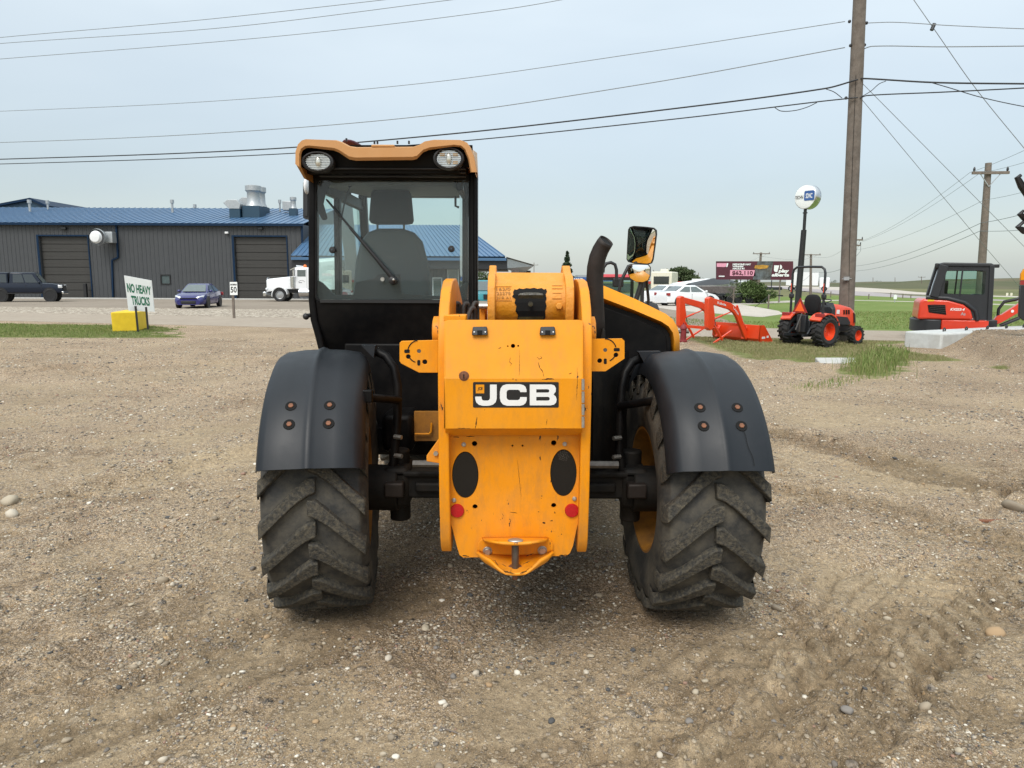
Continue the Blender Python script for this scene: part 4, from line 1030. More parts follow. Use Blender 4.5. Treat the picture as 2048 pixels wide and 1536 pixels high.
for cx, cy, r in ((1127, 912, 11),):
    b = MB()
    for k in range(26):
        a = k * 2.4; rr_k = r * math.sqrt(k / 26); p = at(cx + rr_k * math.cos(a), cy + rr_k * math.sin(a), PY + .008); b.cyl(p, p + V((0, .004, 0)), .0022, n=6)
    b.build('reflector_dots', M['steel_dark'], o)
for cx, cy in ((914.5, 1021), (1143.5, 1020.5)):
    p = at(cx, cy, PY); b = MB(); b.lathe([(.0305, 0), (.0305, -.006), (.028, -.010), (.002, -.011)], p, (0, 1, 0), 28, True); b.build('reflector', M['reflector'], TH, smooth=35)
def hexbolt(px, py, Y, r, m='steel', parent=None, h=.010):
    p = at(px, py, Y); b = MB(); b.cyl(p, p + V((0, -h, 0)), r, n=6); b.cyl(p, p + V((0, -h * .3, 0)), r * 1.35, n=14)
    return b.build('bolt', M[m], parent or TH, bevel=.0015)
for px, py in ((927.5, 889), (1129.5, 888), (908, 1000.5), (1149, 997.5)): hexbolt(px, py, PY, .0075)
# door: folded cover with the maker's plate
dx0, dx1 = 888.5, 1166
YT, YM, YBt = 2.935, 2.862, 2.868
def dmap(u, v):
    if v < 757: Y = YT + (YM - YT) * (v - 640) / (757 - 640)
    else: Y = YM + (YBt - YM) * (v - 757) / (858 - 757)
    return at(u, v, Y)
b = MB()
up = rrect(dx0, 640, dx1, 757, (9, 9, 0, 0))
hl = [ell(1026, 692, 4.3, 4.3, 14), ell(1015.5, 692.5, 1.6, 1.6, 8), ell(1036.5, 692, 2, 2, 8)]
b.plate([up] + hl, dmap, (0, .012, 0)); b.plate([rrect(dx0, 757, dx1 + .5, 857, (0, 0, 0, 0))], dmap, (0, .012, 0))
b.plate([rrect(dx0 + 2, 857, dx1 - 1, 871, (0, 0, 6, 6))], lambda u, v: at(u, v, YBt + .09 * (v - 857) / 14), (0, .012, 0))
p0, p1 = dmap(dx0, 645), dmap(dx1, 855)
for u in (dx0, dx1):
    b.ext([dmap(u, 642), dmap(u, 757), dmap(u, 857), V((dmap(u, 857).x, 3.0, dmap(u, 866).z)), V((dmap(u, 642).x, 3.0, dmap(u, 642).z))], (.006 if u == dx0 else -.006, 0, 0))
DOOR = b.build('cover_door', M['yellow'], TH, bevel=.002)
b = MB(); b.add([at(1000, 680, 2.96), at(1050, 680, 2.96), at(1050, 705, 2.96), at(1000, 705, 2.96)], [(0, 1, 2, 3)]); b.build('hole_backing', M['dull_black'], DOOR)
for k in range(4):
    b = MB(); b.cyl(at(1166, 757 + 25 * k + 1, 2.853), at(1166, 757 + 25 * k + 23, 2.853), .0065, n=10); b.build('hinge', M['steel'], DOOR)
p = dmap(928, 752); b = MB(); b.lathe([(.021, 0), (.020, -.005), (.014, -.006), (.013, -.010), (.004, -.011)], p, (0, 1, .1), 22, True); lk = b.build('lock', M['rust'], DOOR, smooth=35)
b = MB(); b.obox(p + V((0, -.012, 0)), (.004, .003, .016)); b.build('keyhole', M['dull_black'], lk)
for cx in (960, 1095):
    b = MB(); b.plate([[(cx - 14, 653.5), (cx + 14, 653), (cx + 16, 669.5), (cx - 16, 670)]], lambda u, v: dmap(u, v) + V((0, -.02, 0)), (0, .024, 0)); o = b.build('plate_lamp', M['graphite'], DOOR, bevel=.004)
    for dx in (-11, 11):
        p = dmap(cx + dx, 663.5); b = MB(); b.ball(p + V((0, -.022, 0)), .0035, 8, 6); b.build('screw', M['white'], o)
    b = MB(); b.plate([[(cx - 5, 660), (cx + 5, 660), (cx + 5, 668), (cx - 5, 668)]], lambda u, v: dmap(u, v) + V((0, -.0225, 0)), (0, .002, 0)); b.build('lens', M['dull_black'], o)
# maker's plate: black strip, white letters, small yellow badge
def decal(loops_list, m, lift, name, parent):
    b = MB()
    for lo in loops_list: b.plate(lo, lambda u, v: dmap(u, v) + V((0, -lift, 0)), (0, .0006, 0))
    return b.build(name, m, parent)
logo = decal([[rrect(946, 764, 1117.5, 815, 2.5)]], M['decal_black'], .0014, 'logo_strip', DOOR)
J = [(980, 769), (993.5, 769), (993.5, 797), (991.5, 804), (986, 809), (978, 811.3), (966, 811.3), (958, 809.5), (952.5, 804.5), (950.5, 797), (950.5, 793), (963, 793), (963.3, 797), (965, 800), (968, 801), (975, 801), (978, 800), (980, 797)]
Cc = [(1053, 784), (1053, 779), (1051, 773.5), (1047, 770), (1040, 768.3), (1014, 768.3), (1006, 770.5), (1001.5, 776), (999.8, 784), (999.8, 796), (1001.5, 803.5), (1006, 808.8), (1014, 811.3), (1040, 811.3), (1047, 809.5), (1051, 806), (1053.5, 800), (1053.5, 794), (1040.5, 794), (1039.5, 798), (1036, 800), (1018, 800), (1014.5, 798.3), (1013.2, 795), (1013.2, 784), (1014.5, 781), (1018, 779.3), (1036, 779.3), (1039.5, 781), (1040.3, 784)]
Bo = [(1059.5, 768.8), (1103, 768.8), (1109, 771), (1111.7, 776), (1111.3, 783), (1107, 789), (1111.5, 793), (1113.2, 798.5), (1112, 805), (1107.5, 809.3), (1101, 810.5), (1059.5, 810.5)]
B1 = rrect(1072.5, 778.3, 1098.5, 785, (0, 3, 3, 0), 3); B2 = rrect(1072.5, 793.5, 1099.5, 801, (0, 3.5, 3.5, 0), 3)
decal([[J], [Cc], [Bo, B1, B2]], M['decal_white'], .0024, 'logo_lettering', logo)
bd = decal([[rrect(951.5, 769, 968.5, 786.5, .8)]], M['yellow'], .0022, 'logo_badge', logo)
txt('JCB', bilin(dmap(951.5, 769), dmap(968.5, 769), dmap(968.5, 786.5), dmap(951.5, 786.5)), (.22, .28, .80, .72), M['black_ink'], logo, 'badge_lettering', eps=.0034, bold=.02, shear=.2)
# scratches worn through the paint of the door and the panel below
def scratch(pts, w, mp_, parent, m='dull_black'):
    r_ = random.Random(int(pts[0][0] * 7 + pts[0][1])); L = []; R = []
    q = [pts[0]]
    for (a, b0), (c, d0) in zip(pts[:-1], pts[1:]):
        n = max(2, int(math.hypot(c - a, d0 - b0) / 3))
        q += [(a + (c - a) * k / n + r_.uniform(-.5, .5), b0 + (d0 - b0) * k / n + r_.uniform(-.5, .5)) for k in range(1, n + 1)]
    for k, (u, v) in enumerate(q):
        ww = w * r_.uniform(.3, 1.0) * (.2 + .8 * math.sin(math.pi * (k + .4) / len(q)))
        a, b0 = q[max(0, k - 1)]; c, d0 = q[min(len(q) - 1, k + 1)]; l = math.hypot(c - a, d0 - b0) or 1; nx, ny = -(d0 - b0) / l, (c - a) / l
        L.append(mp_(u + nx * ww, v + ny * ww) + V((0, -.0009, 0))); R.append(mp_(u - nx * ww, v - ny * ww) + V((0, -.0009, 0)))
    n = len(q); b = MB(); b.add(L + R, [(i, i + 1, n + i + 1, n + i) for i in range(n - 1)]); b.build('paint_scratch', M[m], parent)
for pts, w in (([(1039, 700), (1039, 720), (1038, 754)], .45), ([(1074, 714), (1078, 718), (1084, 716), (1081, 713)], .9), ([(1076, 724), (1080, 736), (1086, 744), (1088, 754)], .9), ([(1021, 715), (1019, 724), (1023, 727), (1021, 732)], .7), ([(954, 834), (952, 845), (951, 857)], 1.3), ([(1084, 759), (1096, 757.5), (1108, 758)], 1.4), ([(1154, 735), (1155, 755), (1153, 800)], .5), ([(1094, 838), (1093, 850)], .6),
               ([(997, 697), (1003, 695)], .7), ([(1026, 757), (1026, 759)], 1.5), ([(1138, 748), (1143, 745)], .9), ([(915, 856), (940, 857)], .7), ([(1070, 857), (1120, 856.5)], .5)):
    scratch(pts, w, dmap, DOOR)
RP = [o for o in C.objects if o.name == 'rear_panel'][0]
for pts, w in (([(907, 874), (918, 874.5)], 1.5), ([(932, 873.5), (950, 872.5)], .8), ([(1020, 1024), (1034, 1026)], .8), ([(1085, 1045), (1090, 1046)], 2.2), ([(1101, 1042), (1105, 1041)], 2.0), ([(1109, 1023), (1110, 1027)], 1.0), ([(1122, 1068), (1124, 1069)], 1.2), ([(925, 1111), (938, 1113)], 1.4), ([(1118, 1111), (1136, 1110)], 1.6), ([(1082, 996), (1083, 997)], .9), ([(1076, 1023), (1078, 1024)], .8), ([(1034, 915), (1038, 950), (1043, 1000)], .4)):
    scratch(pts, w, lambda u, v: pm(u, v), RP)
# brackets for lamps on both sides
def lamp_bracket(out_, hs_, arcs, slots, Y=3.02):
    mp = lambda u, v: at(u, v, Y)
    b = MB(); b.plate([out_] + hs_, mp, (0, .010, 0)); o = b.build('lamp_bracket', M['yellow'], TH, bevel=.002)
    for pts in arcs:
        b = MB(); b.tube([at(u, v, Y - .001) for u, v in pts], .0024, 5); b.build('scuff_mark', M['dull_black'], o)
    for x0, y0, x1, y1 in slots:
        b = MB(); b.plate([rrect(x0, y0, x1, y1, 2.2, 3)], lambda u, v: at(u, v, Y - .0015), (0, .001, 0)); b.build('slot', M['dull_black'], o)
arc = lambda cx, cy, r, a0, a1, n=9: [(cx + r * math.cos(math.radians(a0 + (a1 - a0) * k / n)), cy + r * math.sin(math.radians(a0 + (a1 - a0) * k / n))) for k in range(n + 1)]
lamp_bracket([(799, 686), (803, 682), (876, 680), (876, 745.5), (838, 745.5), (802, 727), (799, 722)], [ell(838, 702.5, 4, 4, 12), ell(816.5, 713.5, 4.8, 4.8, 12), ell(849.5, 724, 5, 5, 12)],
             [arc(838, 703, 22.5, 185, 262), arc(838, 703, 22.5, 150, 110)], [(808.5, 699, 819.5, 706), (834.5, 720, 840.5, 731)])
lamp_bracket([(1183, 678), (1244, 677), (1249, 682), (1249, 717), (1211, 742.5), (1183, 742.5)], [ell(1210.5, 700, 4, 4, 12), ell(1232, 710, 5, 5, 12), ell(1199.5, 721.5, 5, 5, 12)],
             [arc(1210, 700, 22.5, 270, 345), arc(1210, 701, 22.5, 32, 65)], [(1227.5, 696, 1239.5, 702.5), (1207.5, 717, 1213.5, 728)])
for cx, cy in ((838, 702.5), (1210.5, 700)):
    b = MB(); p = at(cx, cy, 3.022); b.cyl(p, p + V((0, .012, 0)), .022, n=16); b.build('bracket_bush', M['steel_dark'], TH)
# pivot bosses
for x0, x1, r, cy in ((xof(866, 3.1), xl0, .068, 665), (xr1, xof(1190, 3.1), .068, 664)):
    z = zof(cy, 3.1); b = MB(); b.lathe([(.055, 0), (r, .004), (r, (x1 - x0))], (x0, 3.12, z), (1, 0, 0), 28, True) if x0 < 0 else b.lathe([(r, 0), (r, x1 - x0 - .004), (.055, x1 - x0)], (x0, 3.12, z), (1, 0, 0), 28, True)
    b.build('pivot_boss', M['yellow_worn'], TH, smooth=40)
# boom tail casting
def casting(x0, x1, prof, name, m, bev=.01):
    b = MB(); b.ext([(x0, y, z) for y, z in prof], (x1 - x0, 0, 0)); return b.build(name, m, TH, bevel=bev, segs=3)
Z = zof
cp = [(3.9, 1.64), (3.42, Z(546, 3.42)), (3.27, Z(545, 3.27)), (3.25, Z(555, 3.25)), (3.235, Z(560, 3.235)), (3.19, Z(565, 3.19)), (3.15, Z(573, 3.15)), (3.125, Z(588, 3.125)), (3.12, Z(605, 3.12)), (3.125, Z(622, 3.125)), (3.15, Z(640, 3.15)), (3.20, Z(655, 3.2)), (3.4, 1.40), (3.9, 1.34)]
bx0, bx1 = xof(984, 3.12), xof(1136, 3.12)
CAST = casting(bx0, bx1, cp, 'boom_casting', M['yellow_cast'], .012)
fp = [(3.9, 1.66), (3.47, Z(545, 3.47)), (3.40, Z(531, 3.40)), (3.36, Z(531, 3.36)), (3.30, Z(543, 3.30)), (3.18, Z(552, 3.18)), (3.115, Z(572, 3.115)), (3.095, Z(600, 3.095)), (3.10, Z(640, 3.10)), (3.14, Z(668, 3.14)), (3.4, 1.37), (3.9, 1.3)]
for a0, a1 in ((975, 990), (1130, 1147)):
    casting(xof(a0, 3.1), xof(a1, 3.1), fp, 'boom_flange', M['yellow_cast'], .005)
b = MB(); b.hexa([(bx0 + .01, 3.8, 1.26), (bx1 - .01, 3.8, 1.26), (bx1 - .01, 8.6, .62), (bx0 + .01, 8.6, .62), (bx0 + .01, 3.8, 1.62), (bx1 - .01, 3.8, 1.62), (bx1 - .01, 8.6, .95), (bx0 + .01, 8.6, .95)]); b.build('boom', YE, TH, bevel=.02)
# greasy slide pad in the casting
def irregular(cx, cy, rx, ry, n, amp, seed):
    r_ = random.Random(seed); return [(cx + rx * (1 + amp * (r_.random() - .5)) * math.cos(2 * math.pi * k / n), cy + ry * (1 + amp * (r_.random() - .5)) * math.sin(2 * math.pi * k / n)) for k in range(n)]
def castY(v):
    ys = [(545, 3.25), (573, 3.15), (588, 3.125), (605, 3.12), (622, 3.125), (640, 3.15)]
    for (a, ya), (c, yc) in zip(ys[:-1], ys[1:]):
        if v <= c: return ya + (yc - ya) * (v - a) / (c - a)
    return 3.15
def on_cast(pts, m, lift, name, thick=.001, parent=CAST, rows=6):
    """polygon laid on the curved casting, cut in horizontal slices"""
    b = MB(); b.plate([pts], lambda u, v: V((at(u, v, castY(v)).x, castY(v) - lift, at(u, v, castY(v)).z)), (0, thick, 0)); return b.build(name, m, parent)
stain = [(1026, 584), (1029, 578.5), (1034, 579.5), (1038, 576.5), (1046, 578), (1053, 576), (1060, 577), (1068, 575.5), (1075, 577.5), (1083, 576), (1088, 579), (1092, 577.5), (1094, 583), (1091, 588), (1093, 596), (1091, 603), (1093, 612), (1090, 622), (1091, 634), (1088, 641), (1034, 641), (1036, 630), (1031, 622), (1033, 612), (1029, 606), (1031, 598), (1024, 593), (1027, 589)]
on_cast(stain, M['dull_black'], .0035, 'grease_stain')
on_cast([(1036, 590), (1040, 586.5), (1052, 584.8), (1062, 584.5), (1074, 585), (1084, 586.5), (1087, 590), (1087, 641), (1036, 641)], M['grease'], .009, 'slide_pad', .004)
p = at(1061, 608, 3.105); b = MB(); b.cyl(p, p + V((0, -.008, 0)), .011, n=14); b.build('pad_bolt', M['grease'], CAST)
p = at(1118, 612, 3.118); b = MB(); b.cyl(p, p + V((0, -.014, 0)), .016, n=6); b.build('bolt', M['yellow_cast'], CAST, bevel=.003)
def frame_on_cast(x0, y0, x1, y1, w_):
    b = MB()
    for q in ((x0, y0, x1, y0 + w_), (x1 - w_, y0, x1, y1), (x0, y1 - w_, x1, y1)):
        b.plate([[(q[0], q[1]), (q[2], q[1]), (q[2], q[3]), (q[0], q[3])]], lambda u, v: V((at(u, v, castY(v)).x, castY(v) - .004, at(u, v, castY(v)).z)), (0, .004, 0))
    b.build('cast_frame', M['yellow_cast'], CAST)
frame_on_cast(992, 572, 1023, 601, .9); frame_on_cast(1104, 570, 1125, 577, .9); frame_on_cast(1105, 585, 1123, 597, .9)
cm = lambda u, v: V((at(u, v, castY(v)).x, castY(v), at(u, v, castY(v)).z))
for body, bx in (('162/0', (993, 574.5, 1021, 581)), ('23379', (993, 583.5, 1021, 590)), ('JCB A1', (993, 593, 1021, 599.5))):
    txt(body, cm, bx, M['rim_yellow'], CAST, 'cast_lettering', eps=.0045, bold=.01)
# hoses, hose bracket, small lug and fitting
for pts in ([(901, 640), (901, 616), (907, 608), (913, 614), (914, 640)], [(908, 640), (909, 612), (914, 607), (919, 612), (919, 640)], [(926, 640), (927, 615), (931, 608), (937, 612), (939, 640)], [(934, 644), (938, 628), (943, 618), (949, 620), (950, 644)], [(944, 640), (946, 615), (951, 606), (957, 613), (957, 640)]):
    b = MB(); Y0 = 3.3 + rnd.uniform(-.05, .1); q = [at(u, v, Y0 + .012 * i) for i, (u, v) in enumerate(pts)]
    sm = []
    for i in range(len(q) - 1):
        for t in (0, .25, .5, .75):
            a = q[max(0, i - 1)]; c = q[i]; d = q[i + 1]; e = q[min(len(q) - 1, i + 2)]
            sm.append(.5 * (2 * c + (d - a) * t + (2 * a - 5 * c + 4 * d - e) * t * t + (3 * c - a - 3 * d + e) * t ** 3))
    sm.append(q[-1]); b.tube(sm, .0115, 9); b.build('hose', M['hose'], TH, smooth=60)
b = MB(); p0 = at(889, 629, 3.0); p1 = at(933, 642, 3.0); b.box(p0.x, p1.x, 2.96, 3.06, p1.z, p0.z); b.build('hose_bracket', M['yellow'], TH, bevel=.004)
b = MB(); p0 = at(959, 615, 3.2); p1 = at(970, 645, 3.2); b.box(p0.x, p1.x, 3.2, 3.5, p1.z - .05, p0.z); b.build('boom_lug', M['yellow_worn'], TH, bevel=.004)
b = MB(); p = at(967, 612, 3.18); b.cyl(p + V((-.02, 0, 0)), p + V((.02, 0, 0)), .013, n=8); b.build('fitting', M['steel'], TH)
# --- hitch ------------------------------------------------------------------
HY = 2.972
b = MB(); b.plate([[(955, 1090), (960, 1081), (968, 1077), (1092, 1075), (1101, 1080), (1106, 1089), (1106, 1100), (1098, 1110), (1085, 1118), (1030, 1132), (975, 1118), (961, 1110), (955, 1102)]], lambda u, v: at(u, v, HY), (0, .012, 0))
hb = b.build('hitch', M['yellow_worn'], TH, bevel=.003)
def jaw(rows, name, th):
    b = MB(); top = []; n = 18
    for Yd, xw, pys in rows:
        top.append([at(1030.5 + xw * math.sin(math.pi / 2 * (2 * k / n - 1)), pys(abs(2 * k / n - 1)), Yd) for k in range(n + 1)])
    m = n + 1; b.add([p for r in top for p in r], [(i * m + j, i * m + j + 1, (i + 1) * m + j + 1, (i + 1) * m + j) for i in range(len(top) - 1) for j in range(n)])
    o = b.build(name, M['yellow_worn'], hb, smooth=60)
    s = o.modifiers.new('solid', 'SOLIDIFY'); s.thickness = th; s.offset = 0
    return o
jaw([(2.972, 74, lambda t: 1112 - 12 * t ** 2), (2.93, 75, lambda t: 1124 - 20 * t ** 2), (2.885, 68, lambda t: 1136 - 27 * t ** 2), (2.845, 50, lambda t: 1144 - 25 * t ** 2), (2.82, 33, lambda t: 1147.5 - 12 * t ** 2), (2.806, 20, lambda t: 1148.5 - 3 * t ** 2)], 'lower_jaw', .012)
jaw([(2.972, 66, lambda t: 1076 + 1 * t), (2.93, 62, lambda t: 1079 + 3 * t ** 2), (2.88, 50, lambda t: 1084.5 - 2 * t ** 2), (2.845, 34, lambda t: 1088 - 4 * t ** 2)], 'upper_jaw', .012)
jm = lambda u, v: at(u, v, 2.80 + .0017 * max(0, 1150 - v))
for pts, w in (([(1000, 1138), (1012, 1143), (1030, 1147)], 1.5), ([(1040, 1147), (1056, 1140), (1066, 1133)], 1.6), ([(1046, 1128), (1060, 1122)], 1.0), ([(1052, 1112), (1068, 1106)], 1.0), ([(1004, 1128), (1012, 1133)], .9), ([(990, 1122), (996, 1130)], .8)): scratch(pts, w, lambda u, v: at(u, v, 2.795 + .003 * max(0, 1148 - v)), hb)
for px, py in ((975, 1102), (1084.5, 1100.5)): hexbolt(px, py, HY, .0155, 'steel', hb, .016)
b = MB(); b.cyl(at(1030.5, 1084, 2.875), at(1030.5, 1137, 2.875), .0155, n=16); b.build('hitch_pin', M['steel_dark'], hb, smooth=50)
b = MB(); b.ball(at(1031, 1081, 2.87), (.034, .022, .009), 14, 8); b.build('pin_handle', M['steel'], hb, smooth=180)
b = MB(); b.lathe([(.032, 0), (.032, .006), (.018, .007)], at(1030.5, 1138.5, 2.875), (0, -.25, 1), 20, True); b.build('pin_washer', M['rust'], hb, smooth=40)
b = MB(); b.cyl(at(1030.5, 1146, 2.86), at(1030, 1158, 2.86), .011, n=8); b.build('pin_end', M['rust'], hb)
# --- bonnet ------------------------------------------------------------------
HB = 4.0; HF = 6.6
top = [(1150, 566), (1180, 566), (1206, 573), (1270, 600), (1330, 629), (1344, 640), (1353, 655), (1357, 672), (1357.5, 705)]
inn = [(1150, 600), (1180, 600), (1206, 604), (1268, 626), (1318, 647), (1332, 656), (1340, 668), (1343, 682), (1343, 705)]
lip = [(1150, 590), (1180, 590), (1206, 596), (1269, 620), (1323, 643), (1337, 652.5), (1345.5, 665), (1348.5, 680), (1348.5, 705)]
tp = [at(u, v, HB + .05) for u, v in top]; lp = [at(u, v, HB) for u, v in lip]; ip = [at(u, v, HB + .035) for u, v in inn]
fr = [V((p.x * .97 + .02, HF, p.z - .34 if p.z > 1.2 else p.z)) for p in tp]
b = MB(); rows = [ip, lp, tp, fr]; m = len(tp)
b.add([p for r in rows for p in r], [(i * m + j, i * m + j + 1, (i + 1) * m + j + 1, (i + 1) * m + j) for i in range(3) for j in range(m - 1)])
o = b.build('bonnet', YE, TH, smooth=28)
s = o.modifiers.new('solid', 'SOLIDIFY'); s.thickness = .012; s.offset = 0
b = MB(); pnl = [(1140, 600), (1180, 600), (1206, 604), (1268, 626), (1318, 647), (1332, 656), (1340, 668), (1343, 682), (1343, 760), (1140, 760)]
b.plate([pnl], lambda u, v: at(u, v, HB + .03), (0, .03, 0)); bp_ = b.build('bonnet_panel', BK, TH, bevel=.004)
pi2 = [(1204, 613), (1264, 634), (1312, 654), (1325, 662), (1332, 672), (1334, 684), (1334, 752), (1204, 752)]
b = MB(); b.plate([pi2], lambda u, v: at(u, v, HB + .018), (0, .014, 0)); b.build('inner_panel', BK, bp_, bevel=.01, segs=3)
b = MB(); b.box(xof(1345, 4.1) - .02, .90, 4.2, HF, 1.0, 1.36); b.build('bonnet_side', BK, TH)
# exhaust
ep = [at(1194, 690, 3.76), at(1192, 640, 3.75), at(1190, 595, 3.74), at(1189.5, 560, 3.73), at(1191, 535, 3.73), at(1195, 515, 3.72), at(1201, 500, 3.72), at(1208, 488, 3.71), at(1213, 481, 3.70)]
b = MB(); b.tube(ep, [.047, .046, .045, .0445, .0445, .044, .043, .042, .040], 20, cap=False)
EXH = b.build('exhaust_pipe', M['exhaust'], TH, smooth=60)
s = EXH.modifiers.new('solid', 'SOLIDIFY'); s.thickness = .004
b = MB(); d = (ep[-1] - ep[-2]).normalized(); b.cyl(ep[-1] - d * .012, ep[-1] - d * .008, .0385, n=20); b.build('pipe_bore', M['dull_black'], EXH)
b = MB(); b.ext([at(1198, 690, 3.7), at(1206, 655, 3.7), at(1211, 662, 3.7), at(1211, 700, 3.7), at(1198, 700, 3.7)], (0, .2, 0)); b.build('exhaust_shield', M['black_dusty'], TH, bevel=.01)
# mirrors beyond the bonnet
def mirror(outl, Y, tgt, conv, cl):
    c = at(sum(p[0] for p in outl) / len(outl), sum(p[1] for p in outl) / len(outl), Y)
    n = ((CPOS - c).normalized() + (V(tgt) - c).normalized()).normalized()
    def mp(u, v, lift=0):   # pixel ray meets the mirror plane, which passes through c with normal n
        r = (at(u, v, 1.0) - CPOS).normalized(); return CPOS + r * ((c - CPOS).dot(n) / r.dot(n)) + n * lift
    big = [((p[0] - cl[0]) * 1.06 + cl[0], (p[1] - cl[1]) * 1.06 + cl[1]) for p in outl]
    b = MB(); b.loft([[mp(u, v, .004) for u, v in big], [mp(u, v, -.015) for u, v in big], [mp((u - cl[0]) * .8 + cl[0], (v - cl[1]) * .8 + cl[1], -.06) for u, v in outl]]); h_ = b.build('mirror', M['car_black'], TH, smooth=40)
    b = MB(); N = len(outl); ring1 = [mp(u, v, .006) for u, v in outl]
    if conv:
        rg_ = [[mp((u - cl[0]) * k + cl[0], (v - cl[1]) * k + cl[1], .006 + conv * (1 - k * k)) for u, v in outl] for k in (1, .88, .75, .62, .5, .38, .25, .12, .04)]
        b.loft(rg_, cap=False); b.add(rg_[-1], [tuple(range(N))]); b.build('mirror_glass', M['mirror'], h_, smooth=180)
    else:
        b.add(ring1, [tuple(range(N))]); b.build('mirror_glass', M['mirror'], h_)
    return c
MY = 5.6
o1 = [(1256.5, 485), (1258, 461), (1261, 456), (1268, 454), (1290, 455.5), (1306, 457.5), (1311, 462), (1311.5, 470), (1309, 490), (1305, 518), (1302, 525), (1295, 527), (1270, 525.5), (1258, 522), (1255, 517)]
mirror(o1, MY, (-.10, 4.75, 1.80), .009, (1284, 491))
o2 = [(1257, 533), (1262, 529), (1280, 529.5), (1296, 530), (1300, 535), (1299.5, 552), (1296, 560), (1286, 564), (1272, 563), (1261, 556), (1257, 546)]
mirror(o2, MY, (.25, 4.3, 1.62), .009, (1279, 546))
b = MB(); b.tube([at(1262, 531, MY), at(1257, 532, MY), at(1243, 560, MY), at(1236, 590, MY)], .013, 8); b.tube([at(1283, 563, MY + .03), at(1280, 575, MY + .03), at(1271, 603, MY + .03), at(1262, 700, MY)], .02, 8); b.tube([at(1293, 560, MY + .03), at(1297, 600, MY + .1), at(1280, 700, MY)], .012, 8); b.build('mirror_arm', M['car_black'], TH, smooth=60)
# --- cab ----------------------------------------------------------------------
CYR = 4.25; CYF = 5.75
cl0, cl1 = xof(617, CYR, 450), xof(953, CYR, 450)
zr = zof(352, CYR); zg = zof(603, CYR); zbm = zof(692, CYR)
# rear posts
def post(pts0, w_px, Y, d, name='cab_post'):
    b = MB(); b.loft([[at(u, v, Y), at(u + w, v, Y), at(u + w, v, Y) + V((0, d, 0)), at(u, v, Y) + V((0, d, 0))] for (u, v), w in zip(pts0, w_px)])
    return b.build(name, BK, TH, bevel=.012, segs=3)
post([(616, 345), (616, 480), (616, 600), (620, 640), (629, 672), (636, 700)], [15, 14, 14, 14, 14, 14], CYR, .10)
post([(937, 345), (937, 480), (937, 600), (938, 700)], [18, 18, 18, 18], CYR, .10)
for u0, u1 in ((944, 947), (950, 952)):
    b = MB(); b.box(xof(u0, CYR), xof(u1, CYR), CYR - .012, CYR, zg, zr); b.build('seal_strip', M['dull_black'], TH)
lx, rx = at(619, 500, CYR).x, at(953, 500, CYR).x - .085; zfr = zr + .085
for x0, x1 in ((lx, lx + .06), (rx - .07, rx)):
    b = MB(); b.hexa([(x0, CYF + .10, 1.0), (x1, CYF + .10, 1.0), (x1, CYF + .16, 1.0), (x0, CYF + .16, 1.0), (x0, CYF - .12, zfr - .03), (x1, CYF - .12, zfr - .03), (x1, CYF - .05, zfr - .03), (x0, CYF - .05, zfr - .03)]); b.build('cab_post', BK, TH, bevel=.012)
for x in (lx + .02, rx - .02):   # door and side rails, middle posts
    b = MB(); b.box(x - .02, x + .02, CYR + .1, CYF, zr - .07, zr + .01); b.box(x - .02, x + .02, CYR + .1, CYF + .1, .78, 1.25); b.hexa([(x - .02, 4.78, 1.25), (x + .02, 4.78, 1.25), (x + .02, 4.85, 1.25), (x - .02, 4.85, 1.25), (x - .02, 4.86, zr), (x + .02, 4.86, zr), (x + .02, 4.93, zr), (x - .02, 4.93, zr)]); b.build('cab_side', BK, TH, bevel=.01)
b = MB(); b.box(lx, rx, CYR + .02, CYF + .12, .70, .80); b.box(lx + .05, rx - .05, CYF + .08, CYF + .14, .80, 1.05); b.box(lx + .05, rx - .05, CYF - .14, CYF - .05, zfr - .05, zfr); b.build('cab_floor', BK, TH)
b = MB(); lpn = [(630, 601), (940, 601), (940, 712), (640, 712), (634, 690), (630, 660)]; b.plate([lpn], lambda u, v: at(u, v, CYR + .015 + max(0, (v - 650)) * .0012), (0, .04, 0)); b.build('lower_panel', BK, TH, bevel=.01, segs=3)
b = MB(); b.box(at(640, 605, CYR).x, at(938, 605, CYR).x, CYR + .002, CYR + .02, zof(607, CYR), zof(601, CYR)); b.build('sill', M['car_black'], TH)
# rear window
gw = rrect(632, 352, 942, 600, (4, 4, 9, 9))
b = MB(); b.plate([gw], lambda u, v: at(u, v, CYR + .012), (0, .005, 0)); RWIN = b.build('rear_window', M['glass_cab'], TH)
fo = rrect(630, 350, 944, 602.5, (4, 4, 10, 10)); fi = rrect(633, 360, 941, 599.5, (8, 8, 9, 9))
b = MB(); b.plate([fo, fi], lambda u, v: at(u, v, CYR + .004), (0, .008, 0)); b.build('window_seal', M['dull_black'], RWIN)
# printed dark corners of the window: top-left patch and lower edge band
for pg in ([(632, 362), (664, 362), (652, 385), (647, 408), (655, 436), (652, 440), (645, 440), (632, 418)], [(925, 362), (941, 362), (941, 434), (934, 434), (932, 410)]):
    b = MB(); b.plate([pg], lambda u, v: at(u, v, CYR + .019), (0, .003, 0)); b.build('window_print', M['dull_black'], RWIN)
b = MB(); b.plate([[(645, 566), (668, 590), (708, 589), (712, 565), (750, 556), (757, 548), (800, 548), (803, 588), (880, 592), (905, 590), (930, 565), (941, 565), (941, 599), (634, 599), (634, 560)]], lambda u, v: at(u, v, CYR + .07), (0, .02, 0)); b.build('rear_shelf', M['graphite'], TH)
for px, py in ((665.5, 500), (903, 498)):
    p = at(px, py, CYR); b = MB(); b.lathe([(.002, -.02), (.017, -.018), (.020, -.008), (.018, .012)], p, (0, 1, 0), 18); b.build('window_knob', M['car_black'], RWIN, smooth=50)
